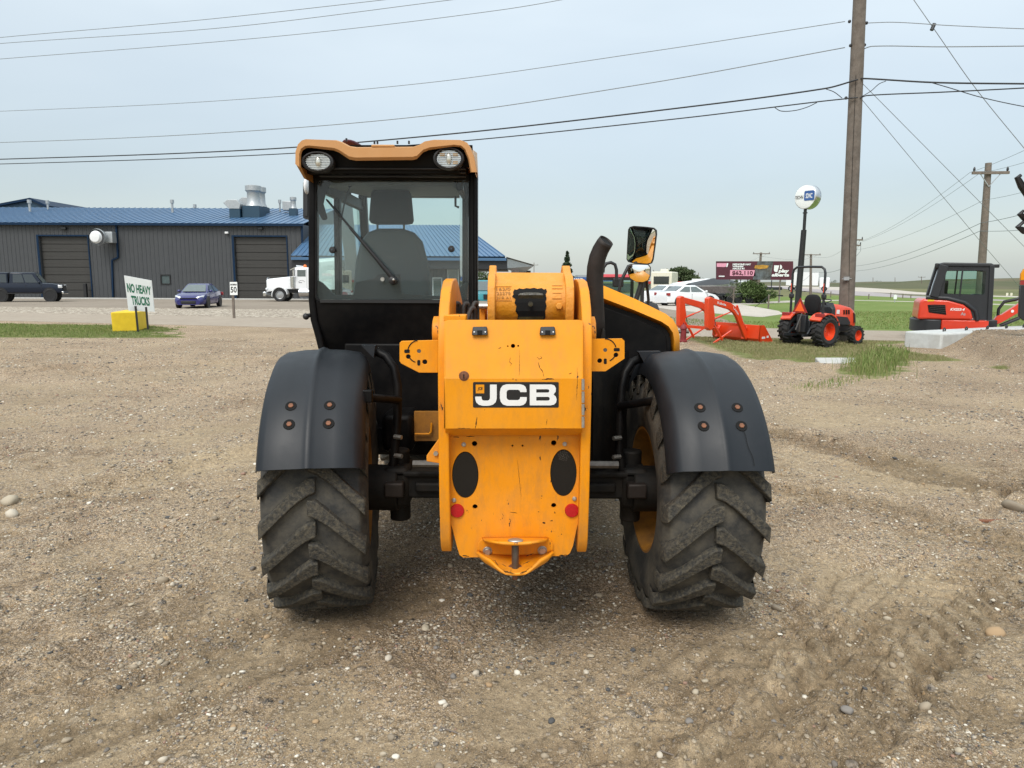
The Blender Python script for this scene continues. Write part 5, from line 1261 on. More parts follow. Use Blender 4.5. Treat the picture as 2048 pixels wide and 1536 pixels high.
p = at(765.5, 558.5, CYR); b = MB(); b.cyl(p, p + V((0, -.012, 0)), .012, n=16); b.build('washer_nozzle', M['steel'], RWIN)
# wiper
b = MB(); b.tube([at(786, 560, CYR - .03), at(779, 548, CYR - .035), at(700, 455, CYR - .02)], [.013, .014, .008], 8); b.tube([at(700, 455, CYR - .02), at(652, 398, CYR - .012)], .0035, 6); wp = b.build('wiper', M['car_black'], TH, smooth=60)
b = MB(); b.bar(at(654, 400, CYR - .005), at(735, 496, CYR - .005), .010, .018, (0, 1, 0)); b.build('wiper_blade', M['car_black'], wp)
p = at(786.5, 561, CYR); b = MB(); b.lathe([(.010, -.055), (.021, -.05), (.021, -.02), (.026, 0)], p, (0, 1, 0), 16, True); b.build('wiper_pivot', M['car_black'], wp, smooth=50)
p = at(787, 559.5, CYR - .06); b = MB(); b.ball(p, .009, 10, 6); b.build('pivot_nut', M['steel'], wp, smooth=180)
# front and side panes
b = MB(); b.add([V((lx + .06, CYF + .12, 1.05)), V((rx - .07, CYF + .12, 1.05)), V((rx - .07, CYF - .09, zfr - .05)), V((lx + .06, CYF - .09, zfr - .05))], [(0, 1, 2, 3)]); b.build('front_window', M['glass_front'], TH)
for x in (lx + .02, rx - .02):
    for y0, y1 in ((CYR + .1, 4.80), (4.90, CYF - .03)):
        b = MB(); b.add([V((x, y0, 1.25)), V((x, y1, 1.25)), V((x, y1 - .04, zr - .07)), V((x, y0, zr - .07))], [(0, 1, 2, 3)]); b.build('side_window', M['glass_clear'], TH)
# interior: seat, steering column, headliner, trim
SY = 4.78
def cushion(outl, Y, depth, m, name, par, bulge=.03):
    cx = sum(p[0] for p in outl) / len(outl); cy = sum(p[1] for p in outl) / len(outl); b = MB()
    def rg(k, y): return [at((u - cx) * k + cx, (v - cy) * k + cy, Y) + V((0, y, 0)) for u, v in outl]
    b.loft([rg(.80, -bulge), rg(.93, -bulge * .7), rg(1, 0), rg(1, depth), rg(.9, depth + bulge)]); return b.build(name, m, par, smooth=50)
seat = thing('operator_seat', None, None, (xof(782, SY), SY, 1.2)); seat.parent = TH; seat.location = W[seat] - W[TH]
cushion([(742, 385), (748, 379), (760, 376), (802, 376), (815, 379), (820, 386), (825, 440), (822, 446), (812, 448), (752, 448), (742, 446), (738, 440)], SY, .07, M['seat'], 'headrest', seat)
cushion([(705, 600), (712, 520), (722, 482), (735, 465), (757, 457), (805, 457), (826, 464), (842, 482), (855, 530), (862, 600)], SY + .02, .09, M['seat_grey'], 'backrest', seat)
for px in (755, 808):
    b = MB(); b.cyl(at(px, 448, SY + .04), at(px, 462, SY + .04), .007, n=8); b.build('headrest_post', M['steel_dark'], seat)
b = MB(); b.box(xof(712, SY), xof(855, SY), SY, SY + .5, .98, 1.14); b.build('seat_cushion', M['seat'], seat, bevel=.04, segs=3)
txt('TRYCE', bilin(at(775, 512, SY), at(792, 512, SY), at(792, 519, SY), at(775, 519, SY)), (0, .1, 1, .8), M['cab_trim'], seat, 'seat_lettering', eps=.035)
b = MB(); b.tube([V((-.70, 5.35, .9)), V((-.70, 5.22, 1.42))], .03, 8); b.build('steering_column', M['graphite'], TH)
b = MB(); ringp = [V((-.70 + .18 * math.cos(a), 5.2 + .16 * math.sin(a), 1.45 + .08 * math.sin(a))) for a in [2 * math.pi * k / 24 for k in range(25)]]; b.tube(ringp, .014, 8, False); b.build('steering_wheel', M['graphite'], TH, smooth=60)
b = MB(); b.hexa([(lx + .04, CYR + .10, zr - .045), (rx - .05, CYR + .10, zr - .045), (rx - .05, CYF - .10, zfr - .045), (lx + .04, CYF - .10, zfr - .045), (lx + .04, CYR + .10, zr - .015), (rx - .05, CYR + .10, zr - .015), (rx - .05, CYF - .10, zfr - .015), (lx + .04, CYF - .10, zfr - .015)]); b.build('headliner', M['cab_trim'], TH, bevel=.02)
b = MB(); b.tube([at(682, 365, 5.5), at(690, 420, 5.6), at(700, 500, 5.7), at(705, 560, 5.75)], [.07, .06, .05, .05], 8); b.build('cab_pillar_trim', M['graphite'], TH, smooth=60)
b = MB(); b.box(lx + .06, lx + .20, 4.6, 5.5, .8, 1.25); b.build('side_console', M['graphite'], TH, bevel=.03)
b = MB(); b.box(rx - .26, rx - .08, 4.4, 5.3, .8, 1.40); b.build('side_console', M['graphite'], TH, bevel=.03)
b = MB(); b.tube([at(703, 365, CYR + .15), at(690, 400, CYR + .15), at(676, 470, CYR + .12), at(668, 498, CYR + .05)], .005, 6); b.tube([at(700, 362, CYR + .15), at(703, 372, CYR + .13), at(699, 376, CYR + .13), at(696, 368, CYR + .13)], .006, 6); b.build('interior_cable', M['car_black'], TH, smooth=60)
for s_, px in ((1, 722), (-1, 916)):
    b = MB(); b.tube([at(px, 388, 5.6), at(px + 5 * s_, 394, 5.6), at(px + 5 * s_, 412, 5.6), at(px - 2 * s_, 415, 5.6)], .010, 6); b.build('grab_handle', M['car_black'], TH, smooth=60)
b = MB(); p = at(818, 380, 5.5); b.box(p.x - .09, p.x + .09, 5.45, 5.5, p.z - .02, p.z + .02); b.cyl(p, p + V((0, 0, .14)), .02, n=8); b.build('interior_mirror', M['car_black'], TH, bevel=.01)
# roof: faded tan shell with dropped centre lip, lamps in the recess below
RY = 4.02
ro = [(590.5, 328), (591, 303), (596, 288), (604, 279.5), (612, 277), (672, 279), (684, 283), (699, 291), (712, 293), (826, 292), (838, 288), (850, 281), (868, 278), (922, 279), (934, 284), (942, 295), (950, 316), (955, 345)]
ri = [(602, 336), (602, 310), (605, 301), (613, 296), (622, 295.5), (668, 301), (678, 305), (699, 319), (712, 321.5), (826, 320), (834, 318), (846, 305), (858, 300), (905, 293), (920, 294), (928, 300), (936, 318), (941, 345)]
b = MB()
A0 = [at(u, v, RY) for u, v in ro]; A1 = [at(u, v, RY) for u, v in ri]; A2 = [at(u, v, RY + .10) for u, v in ri]
Bf = [V((p.x - (.10 if p.x > -.6 else -.02), CYF + .06, max(p.z, zfr + .01) + .005)) for p in A0]
Am = [p.lerp(q, .12) + V((0, -.012, 0)) for p, q in zip(A0, A1)]; An = [p.lerp(q, .80) + V((0, -.014, 0)) for p, q in zip(A0, A1)]
A00 = [p + V((0, .02, 0)) for p in A0]
rows = [Bf, A00, Am, An, A1, A2]; m = len(A0)
b.add([p for r in rows for p in r], [(i * m + j, i * m + j + 1, (i + 1) * m + j + 1, (i + 1) * m + j) for i in range(len(rows) - 1) for j in range(m - 1)])
b.add([Bf[0], A00[0], Am[0], An[0], A1[0]], [(0, 1, 2, 3, 4)])
ROOF = b.build('roof', M['tan'], TH, smooth=32)
b = MB(); p0 = at(743, 289.5, RY); p1 = at(789, 295, RY); b.box(p0.x, p1.x, RY - .01, RY + .3, p1.z, p0.z); b.build('roof_cap', M['tan'], ROOF, bevel=.005)
b = MB(); b.ext([at(945, 300, RY + .04), at(953, 306, RY + .5), at(955.5, 360, RY + .45), at(951, 350, RY + .04)], (.004, 0, 0)); b.build('roof_end', M['roof_side'], ROOF)
b = MB(); b.ext([at(590.5, 326, RY), at(602, 334, RY), at(614, 360, RY + .1), at(608, 357, RY + .1)], (0, .5, 0)); b.build('roof_gutter', M['rim_yellow'], ROOF)
for px in (693, 749, 755, 795, 818, 863):
    b = MB(); p = at(px, 288 if px > 700 else 283, RY + .3); b.cyl(p, p + V((0, 0, .018)), .006, n=6); b.build('roof_stud', M['graphite'], ROOF)
b = MB(); b.ball(at(707, 293, 4.6), (.055, .2, .022), 16, 8); b.build('roof_hatch', M['maroon'], ROOF, smooth=180)
# recess and visor below
b = MB(); b.add([at(600, 290, RY + .10), at(945, 290, RY + .10), at(948, 335, RY + .13), at(600, 340, RY + .13)], [(0, 1, 2, 3)])
b.hexa([V((lx, CYR - .12, zr - .01)), V((rx, CYR - .12, zr - .01)), V((rx, CYF, zfr - .005)), V((lx, CYF, zfr - .005)), V((lx, CYR - .14, zr + .12)), V((rx, CYR - .14, zr + .12)), V((rx, CYF, zfr + .05)), V((lx, CYF, zfr + .05))]); b.build('roof_frame', BK, TH, bevel=.006)
for k in range(3):
    b = MB(); p0 = at(640, 338 + 7.5 * k, CYR - .13 + .03 * k); p1 = at(932, 341 + 7.5 * k, CYR - .13 + .03 * k); b.box(p0.x, p1.x, p0.y - .02, p0.y + .0, p1.z, p0.z + .006); b.build('visor_rib', M['car_black'], TH, bevel=.004)
def worklamp(cx, cy, rx_, ry_, amber):
    Y = RY + .015; c = at(cx, cy, Y); sx_ = rx_ / FPX * 4.0; sz_ = ry_ / FPX * 4.0
    def er(k, y): return [c + V((sx_ * k * math.cos(a), y, sz_ * k * math.sin(a))) for a in [2 * math.pi * j / 32 for j in range(32)]]
    b = MB(); b.loft([er(.90, -.004), er(1.0, -.012), er(1.13, -.008), er(1.16, .02), er(1.0, .10)], cap=False); o = b.build('work_lamp', M['car_black'], ROOF, smooth=50)
    b = MB(); b.add(er(.93, .012), [tuple(range(32))]); b.build('bowl', M['chrome'], o)
    b = MB(); N = 9
    for j in range(N):
        z = sz_ * .84 * (2 * (j + .5) / N - 1); hw = sx_ * .86 * math.sqrt(max(0.02, 1 - (z / (sz_ * .93)) ** 2)); b.box(c.x - hw, c.x + hw, c.y - .001, c.y + .002, c.z + z - .0014, c.z + z + .0014)
    b.build('lens_rib', M['lamp_glass'], o)
    b = MB(); b.ball(c + V((0, .006, 0)), (sx_ * .22, .012, sz_ * .62), 14, 8); b.build('bulb', M['lamp_glass'], o, smooth=180)
    if amber:
        b = MB()
        for s1, s2 in ((-1, 1), (1, 1), (1, -1)): b.obox(c + V((s1 * sx_ * .48, .004, s2 * sz_ * .42)), (sx_ * .36, .004, sz_ * .3))
        b.build('amber_reflex', M['lamp_amber'], o)
worklamp(635.5, 323.5, 27.5, 17, False); worklamp(897.5, 317, 26.5, 18.5, True)
# left mirror and door hinge
b = MB(); b.plate([rrect(606, 362, 618, 438, 5)], lambda u, v: at(u, v, 5.5), (0, .10, 0)); h_ = b.build('mirror', M['car_black'], TH, bevel=.01)
b = MB(); b.plate([rrect(609, 384, 615, 432, 2)], lambda u, v: at(u, v, 5.49), (0, .004, 0)); b.build('mirror_glass', M['graphite'], h_)
b = MB(); p = at(613, 372, 5.45); b.ball(p, (.018, .05, .06), 10, 8); b.build('mirror_cap', M['white'], h_, smooth=180)
b = MB(); b.tube([at(622, 630, CYR + .03), at(612, 632, CYR), at(611, 636, CYR)], .013, 8); b.ball(at(612, 633, CYR), .020, 10, 6); b.build('door_catch', M['car_black'], TH, smooth=60)
# ---------------------------------------------------------------- road vehicles
def wheel_local(root, x, y, r, w, rim, s, m_t='car_black', spokes=5):
    g = thing('wheel', None, None, (x, y, r)); g.parent = root; g.location = V((x, y, r)) - W[root]
    b = MB(); h = w / 2; b.lathe([(r * .62, -h * .9), (r * .9, -h), (r, -h * .7), (r, h * .7), (r * .9, h), (r * .62, h * .9)], (x, y, r), (0, 1, 0), 28); b.build('tyre', M[m_t], g, smooth=40)
    b = MB(); b.lathe([(r * .64, s * h * .8), (r * .58, s * h * .85), (r * .50, s * h * .25), (r * .12, s * h * .35), (.01, s * h * .35)], (x, y, r), (0, 1, 0), 28)
    for k in range(spokes):
        a = 2 * math.pi * k / spokes; d = V((math.cos(a), 0, math.sin(a))); c = V((x, y + s * h * .55, r)); b.bar(c + d * r * .06, c + d * r * .58, r * .17, .03, (0, 1, 0))
    b.build('rim', M[rim], g, smooth=40)
    return g
def car(name, label, loc, rz, st, gh, paint, r, axles, zb=.22, wid=.9, glass='glass_car', rim='alloy_dark', canopy=None, group=None, arch=1.14, tail=True):
    """st: stations (x, top z, half width factor) rear to front; gh: (xf, rf, rr, xr, z belt, z roof, half width belt, half width roof)"""
    root = thing(name, label, 'car' if name != 'pickup_truck' else 'pickup', loc, rz, group, local=True)
    b = MB(); rings = []
    for x, zt, k in st:
        w = wid * k; zm = zb + (zt - zb) * .55; h_ = [(-w * .88, zb), (-w * .97, zb + .07), (-w, zm - .05), (-w * .985, zm + .12 * (zt - zb)), (-w * .93, zt - .035), (-w * .80, zt)]
        rings.append([V((x, y, z)) for y, z in h_] + [V((x, -y, z)) for y, z in h_[::-1]])
    b.loft(rings); b.build('body', M[paint], root, smooth=32)
    def house(g, nm, wins, ws=True, rw=True):
        xf, rf, rr, xr, z0, z1, wb, wt = g
        b = MB(); b.loft([[V((xr, -wb, z0 - .05)), V((xf, -wb, z0 - .05)), V((xf, wb, z0 - .05)), V((xr, wb, z0 - .05))], [V((rr, -wt, z1 - .04)), V((rf, -wt, z1 - .04)), V((rf, wt, z1 - .04)), V((rr, wt, z1 - .04))], [V((rr + .1, -wt * .85, z1)), V((rf - .1, -wt * .85, z1)), V((rf - .1, wt * .85, z1)), V((rr + .1, wt * .85, z1))]])
        b.build(nm, M[paint], root, bevel=.04, segs=2)
        def win(f, u0, u1, v0, v1, n, gm=glass, taper=0.):
            b = MB(); b.add([f(u0, v0) + n, f(u1, v0) + n, f(u1 - taper, v1) + n, f(u0 + taper, v1) + n], [(0, 1, 2, 3)]); o = b.build('window', M[gm], root); return o
        for s in (-1, 1):
            A, B, Cq, D = V((xf, s * wb, z0)), V((rf, s * wt, z1 - .04)), V((rr, s * wt, z1 - .04)), V((xr, s * wb, z0))
            f = lambda u, v: A.lerp(D, u).lerp(B.lerp(Cq, u), v)
            for u0, u1 in wins: win(f, u0, u1, .06, .86, V((0, s * .012, .0)))
        if ws: win(lambda u, v: V((xf, wb * (2 * u - 1), z0)).lerp(V((rf, wt * (2 * u - 1), z1 - .04)), v), .07, .93, .05, .93, V((.012, 0, .01)), 'glass_car_light')
        if rw: win(lambda u, v: V((xr, wb * (2 * u - 1), z0)).lerp(V((rr, wt * (2 * u - 1), z1 - .04)), v), .08, .92, .08, .90, V((-.012, 0, .01)))
    house(gh, 'cabin', ((.13, .50), (.54, .88)))
    if canopy: house(canopy, 'canopy', ((.06, .94),), ws=False)
    for ax in axles:
        for s in (-1, 1):
            b = MB(); b.cyl((ax, s * (wid * .99 - .10), r * 1.06), (ax, s * (wid * .99 + .008), r * 1.06), r * arch, n=24); b.build('wheel_arch', M['car_black'], root)
            wheel_local(root, ax, s * (wid * .99 - .09), r, .22, rim, s)
    x0, x1 = st[0][0], st[-1][0]
    zt = gh[4]
    for s in (-1, 1):
        b = MB(); b.ball((gh[0] - .25, s * (gh[6] + .12), gh[4] + .06), (.07, .10, .07), 10, 6, .7); b.build('door_mirror', M[paint], root, smooth=180)
        for dx in ((gh[0] + gh[3]) / 2, gh[0] - .1):
            b = MB(); b.box(dx - .008, dx + .008, s * wid * .995 - .006, s * wid * .995 + .006, zb + .12, gh[4] - .1); b.build('door_gap', M['car_black'], root)
    return root
sed = car('sedan', 'deep blue sedan parked nose on in front of the charcoal shop wall', gnd(400, 614.5), math.radians(-82),
          [(-2.28, .82, .80), (-2.15, .98, .90), (-1.5, 1.03, .98), (-.5, .97, 1), (.7, .96, 1), (1.2, .93, .99), (1.8, .82, .96), (2.15, .68, .88), (2.3, .52, .72)], (1.10, .30, -1.0, -1.85, .96, 1.46, .80, .58), 'blue_car', .33, (-1.35, 1.36))
b = MB(); b.box(2.18, 2.33, -.42, .42, .28, .46); b.build('grille', M['car_black'], sed, bevel=.03)
b = MB(); b.box(2.20, 2.32, -.5, .5, .60, .63); b.build('grille_bar', M['car_black'], sed)
for s in (-1, 1):
    b = MB(); b.hexa([(2.02, s * .45, .62), (2.02, s * .80, .66), (2.27, s * .50, .60), (2.27, s * .40, .60), (1.95, s * .50, .74), (1.9, s * .84, .78), (2.22, s * .6, .69), (2.22, s * .45, .68)]); b.build('headlight', M['head'], sed, bevel=.01)
    b = MB(); b.ball((2.2, s * .62, .38), .06, 10, 6); b.build('fog_lamp', M['head'], sed, smooth=180)
    b = MB(); b.box(-2.30, -2.1, s * .80 - .12, s * .80 + .08, .72, .92); b.build('tail_light', M['tail_red'], sed, bevel=.02)
pk = car('pickup_truck', 'lifted dark navy crew cab pickup with a canopy by the shop', V((at(55, 600, 54).x, 54, 0)), math.radians(22),
         [(-2.9, 1.25, .93), (-2.85, 1.36, .97), (-1.2, 1.36, 1), (.9, 1.36, 1), (1.3, 1.38, 1), (2.2, 1.33, .97), (2.75, 1.22, .93), (2.9, .95, .88)], (1.45, .85, -.95, -1.05, 1.34, 2.12, .88, .74), 'navy', .47, (-1.7, 1.95), zb=.62, wid=1.0, canopy=(-1.1, -1.15, -2.6, -2.85, 1.34, 2.12, .88, .76), arch=1.16)
pk.scale = (.85, .95, 1.03)
b = MB(); b.box(-1.3, 1.4, -1.06, -.98, .58, .66); b.build('step_bar', M['car_black'], pk)
for s in (-1, 1):
    b = MB(); b.box(2.6, 2.92, s * .80 - .15, s * .80 + .12, 1.0, 1.22); b.build('headlight', M['head'], pk, bevel=.03)
b = MB(); b.box(2.86, 2.96, -.6, .6, .78, 1.2); b.build('grille', M['car_black'], pk); b = MB(); b.box(2.85, 3.02, -.95, .95, .55, .76); b.build('bumper', M['chrome'], pk, bevel=.04)
wc = car('sedan', 'white sedan parked side on beyond the orange loader arms', gnd(1374, 611), math.radians(24),
         [(-2.3, .80, .84), (-2.2, .98, .93), (-1.6, 1.05, .99), (-.5, .98, 1), (.7, .96, 1), (1.3, .92, .98), (1.9, .80, .94), (2.3, .58, .8)], (1.2, .30, -.75, -1.75, .97, 1.46, .80, .58), 'white_gloss', .33, (-1.35, 1.38), rim='alloy', glass='glass_car_light', group='white cars in the vehicle yard')
for s in (-1, 1):
    b = MB(); b.box(-2.30, -2.12, s * .72 - .16, s * .72 + .12, .72, .92); b.build('tail_light', M['tail_red'], wc, bevel=.02)
w2 = copy_tree(wc, None, gnd(1338, 607.5), math.radians(35), 'white sedan half hidden, tail showing at the end of the nearer white sedan')
tp_ = car('pickup_truck', 'teal pickup glimpsed through the gap between cab and yellow boom casting', gnd(972, 613), math.radians(-80),
          [(-2.8, 1.0, .94), (-1.2, 1.06, 1), (.9, 1.06, 1), (2.0, 1.04, .97), (2.7, .92, .92), (2.8, .6, .85)], (1.2, .7, -.9, -1.05, 1.05, 1.75, .86, .7), 'teal_car', .40, (-1.8, 1.85), zb=.45, wid=.98, rim='alloy')
b = MB(); b.box(2.7, 2.84, -.55, .55, .55, .86); b.build('grille', M['car_black'], tp_)
# highway tractor unit ------------------------------------------------------
g0 = gnd(567, 602.5)
sk = thing('semi_truck', 'white long nosed semi truck tractor with chrome stacks before the second overhead door', 'truck', g0, math.radians(184), local=True)
WT = M['white_gloss']
b = MB(); b.loft([[V((x, y, z)) for y, z in ((-w, z0), (-w, z1 - .12), (-w * .8, z1), (w * .8, z1), (w, z1 - .12), (w, z0))] for x, w, z0, z1 in ((1.15, .50, .75, 1.72), (1.05, .54, .75, 1.78), (.0, .62, .95, 1.90), (-1.15, .78, 1.0, 2.02))]); b.build('hood', WT, sk, bevel=.04)
b = MB(); b.box(1.14, 1.19, -.42, .42, .72, 1.66); b.build('grille', M['chrome'], sk, bevel=.02)
b = MB(); b.box(1.05, 1.32, -1.1, 1.1, .42, .78); b.build('bumper', M['chrome'], sk, bevel=.05)
b = MB(); b.tube([V((1.12, -.42, 1.62)), V((1.10, -.40, 1.84)), V((1.08, 0, 1.90)), V((1.10, .40, 1.84)), V((1.12, .42, 1.62))], .03, 8); b.build('grille_guard', M['chrome'], sk, smooth=60)
for s in (-1, 1):
    b = MB()
    arcp = [(.62 * math.cos(a), .52 + .66 * math.sin(a)) for a in [math.radians(-8 + 180 * k / 14) for k in range(15)]]
    b.loft([[V((x, s * 1.20, z)), V((x, s * .55, z + .05)), V((x * .93, s * .55, z - .03)), V((x * .93, s * 1.20, z - .06))] for x, z in arcp]); b.build('fender', WT, sk, smooth=40)
    wheel_local(sk, 0, s * 1.02, .52, .30, 'alloy', s, spokes=0)
    b = MB(); b.ball((1.05, s * .82, .98), (.12, .14, .12), 12, 8); b.build('headlight', M['head'], sk, smooth=180)
    b = MB(); b.cyl((-1.02, s * .98, 1.08), (-1.02, s * .98, 1.95), .20, n=18); b.build('air_cleaner', M['chrome'], sk, smooth=50)
    b = MB(); b.cyl((-2.42, s * 1.12, 1.0), (-2.42, s * 1.12, 3.3), .09, n=14); b.tube([V((-2.42, s * 1.12, 3.3)), V((-2.42, s * 1.12, 3.5)), V((-2.50, s * 1.12, 3.66)), V((-2.62, s * 1.12, 3.75))], .075, 12); b.build('exhaust_stack', M['chrome'], sk, smooth=50)
    b = MB(); b.box(-2.55, -2.30, s * 1.05 - .15, s * 1.05 + .15, 1.15, 2.65); b.build('stack_guard', M['galv'], sk, bevel=.05)
    b = MB(); b.cyl((-1.5, s * .98, .72), (-2.9, s * .98, .72), .32, n=18); b.build('fuel_tank', M['chrome'], sk, smooth=50)
    b = MB(); b.tube([V((-1.3, s * .95, 2.5)), V((-1.15, s * 1.25, 2.5)), V((-1.15, s * 1.25, 1.95)), V((-1.3, s * .98, 1.9))], .02, 6); b.box(-1.2, -1.12, s * 1.25 - .02, s * 1.25 + .1, 2.0, 2.45); b.build('mirror', M['chrome'], sk)
b = MB(); b.loft([[V((x, y, z)) for y, z in ((-1.0, 1.0), (-1.0, 2.2), (-.95, 2.62), (-.85, 2.70), (.85, 2.70), (.95, 2.62), (1.0, 2.2), (1.0, 1.0))] for x in (-1.2, -2.3)]); cabo = b.build('cab', WT, sk, bevel=.05)
for s in (-1, 1):
    b = MB(); b.box(-2.05, -1.40, s * 1.0 - .02, s * 1.0 + .012, 1.98, 2.50); b.build('side_window', M['glass_car_light'], sk)
    b = MB(); b.box(-2.12, -2.10, s * 1.0 - .02, s * 1.0 + .006, 1.08, 2.55); b.build('door_gap', M['galv'], sk)
    b = MB(); b.tube([V((-1.5 - .22 * (1 - math.cos(a)), s * 1.005, 1.55 + .12 * math.sin(a))) for a in [math.pi * k / 8 for k in range(9)]], .012, 5); b.build('door_emblem', M['graphite'], sk)
    b = MB(); b.box(-1.75, -1.5, s * 1.0 - .01, s * 1.0 + .01, 1.48, 1.52); b.build('door_emblem', M['graphite'], sk)
b = MB(); b.box(-1.21, -1.17, -.85, .85, 2.05, 2.52); b.build('windshield', M['glass_car_light'], sk)
b = MB(); b.loft([[V((-1.22, y, 2.62)), V((-.86, y, 2.46)), V((-.84, y, 2.52)), V((-1.22, y, 2.72))] for y in (-.95, .95)]); b.build('sun_visor', M['chrome'], sk)
b = MB(); b.lathe([(.14, 0), (.13, .14), (.06, .22), (.01, .23)], (-1.75, -.3, 2.72), (0, 0, 1), 14, True); b.build('beacon', M['beacon'], sk, smooth=50)
for y in (-.5, .3):
    b = MB(); b.cyl((-1.6, y, 2.78), (-1.2, y, 2.80), .05, .09, 10); b.build('air_horn', M['chrome'], sk)
b = MB(); b.loft([[V((x, y, z)) for y, z in ((-1.15, .95), (-1.15, zt - .25), (-.95, zt), (.95, zt), (1.15, zt - .25), (1.15, .95))] for x, zt in ((-2.62, 3.05), (-2.8, 3.35), (-4.6, 3.5))]); b.build('sleeper', WT, sk, bevel=.05)
b = MB(); b.box(-8.0, 1.0, -.45, .45, .68, .95); b.build('frame', M['car_black'], sk)
for ax in (-5.9, -7.2):
    for s in (-1, 1): wheel_local(sk, ax, s * .98, .52, .5, 'alloy', s, spokes=0)
# small vehicles of the yard beyond -----------------------------------------
p = V((at(1328, 600, 78).x, 78, 0))
rv = thing('motorhome', 'cream motorhome tail with a dark rear window behind the white sedans', 'motorhome', p, math.radians(70), local=True)
b = MB(); b.box(-2.5, 2.5, -1.1, 1.1, .5, 2.75); b.build('body', M['cream'], rv, bevel=.12, segs=3)
b = MB(); b.box(-2.54, -2.48, -.8, .8, 1.45, 2.25); b.build('rear_window', M['glass_car'], rv)
b = MB(); b.box(-.6, .2, -.4, .4, 2.75, 3.05); b.build('roof_vent', M['cream'], rv, bevel=.05)
for ax in (-1.4, 1.7):
    for s in (-1, 1): wheel_local(rv, ax, s * .98, .36, .22, 'alloy', s, spokes=0)
def boat(px, py, rz, L, label, cover):
    r = thing('boat', label, 'boat', V((at(px, 600, 68 if L > 7 else 62).x, 68 if L > 7 else 62, 0)), rz, 'boats on trailers in the vehicle yard', local=True)
    b = MB(); rings = []
    for x, w, z0, z1 in ((-L / 2, 1.05, .75, 1.35), (0, 1.15, .75, 1.45), (L * .3, .85, .9, 1.6), (L * .46, .3, 1.25, 1.72), (L * .5, .05, 1.6, 1.75)): rings.append([V((x, -w, z1)), V((x, -w * .8, (z0 + z1) / 2)), V((x, 0, z0)), V((x, w * .8, (z0 + z1) / 2)), V((x, w, z1)), V((x, 0, z1 + .05))])
    b.loft(rings); b.build('hull', M['white_gloss'], r, smooth=50)
    b = MB(); b.loft([[V((x, -w, z)), V((x, 0, z + h)), V((x, w, z))] for x, w, z, h in ((-L / 2 + .2, 1.0, 1.37, .2), (0, 1.1, 1.47, .55), (L * .28, .8, 1.6, .3), (L * .45, .25, 1.72, .05))]); b.build('cover', cover, r, smooth=60)
    b = MB(); b.bar((-L / 2, -.5, .6), (L / 2 + 1.2, 0, .6), .1, .12); b.bar((-L / 2, .5, .6), (L / 2 + 1.2, 0, .6), .1, .12); b.bar((-.6, -.8, .4), (-.6, .8, .4), .1, .1); b.build('trailer_frame', M['galv'], r)
    for s in (-1, 1): wheel_local(r, -.6, s * .95, .32, .2, 'alloy', s, spokes=0)
boat(1412, 604, math.radians(6), 7.2, 'white boat under a pale cover, longest of the boats beyond the orange loader', M['white'])
boat(1425, 606.5, math.radians(10), 5.0, 'dark covered boat on a trailer in front of the long white boat', M['graphite'])
def flat_trailer(px, py, rz, L, label, mname, load):
    r = thing('flat_trailer', label, 'trailer', gnd(px, py), rz, 'flat trailers in the vehicle yard', local=True)
    b = MB(); b.box(-L / 2, L / 2, -1, 1, .62, .78); b.build('deck', M[mname], r); b = MB(); b.bar((L / 2, 0, .68), (L / 2 + 1.4, 0, .6), .12, .12); b.build('drawbar', M['graphite'], r)
    for ax in (-.5, .4):
        for s in (-1, 1): wheel_local(r, ax, s * 1.05, .33, .2, 'alloy_dark', s, spokes=0)
    if load:
        b = MB(); b.box(-L * .4, L * .2, -.7, .7, .79, 1.35); b.build('load', M[load], r, bevel=.05)
flat_trailer(1440, 606, math.radians(6), 4.5, 'low flat trailer carrying a brown load past the boats', 'graphite', 'brick')
flat_trailer(1478, 606, math.radians(4), 4.5, 'white edged empty flat trailer beside the bushy shrub', 'white', None)
flat_trailer(1455, 603, math.radians(30), 4.0, 'short flat trailer with a pale load under the billboard', 'graphite', 'cream')
p = gnd(1622, 582.5)
ht = thing('highway_truck', 'distant white box truck on the highway beside the black sign pole', 'truck', p, math.radians(-25), local=True)
b = MB(); b.box(-4.5, 1.2, -1.2, 1.2, 1.1, 3.6); b.build('cargo_box', M['white'], ht); b = MB(); b.box(1.4, 3.2, -1.1, 1.1, .6, 2.6); b.build('cab', M['white'], ht, bevel=.15); b = MB(); b.box(3.1, 3.22, -.9, .9, 1.6, 2.4); b.build('windshield', M['glass_car'], ht)
for ax in (-3.6, -2.5, 2.3):
    for s in (-1, 1): wheel_local(ht, ax, s * 1.0, .5, .3, 'alloy', s, spokes=0)
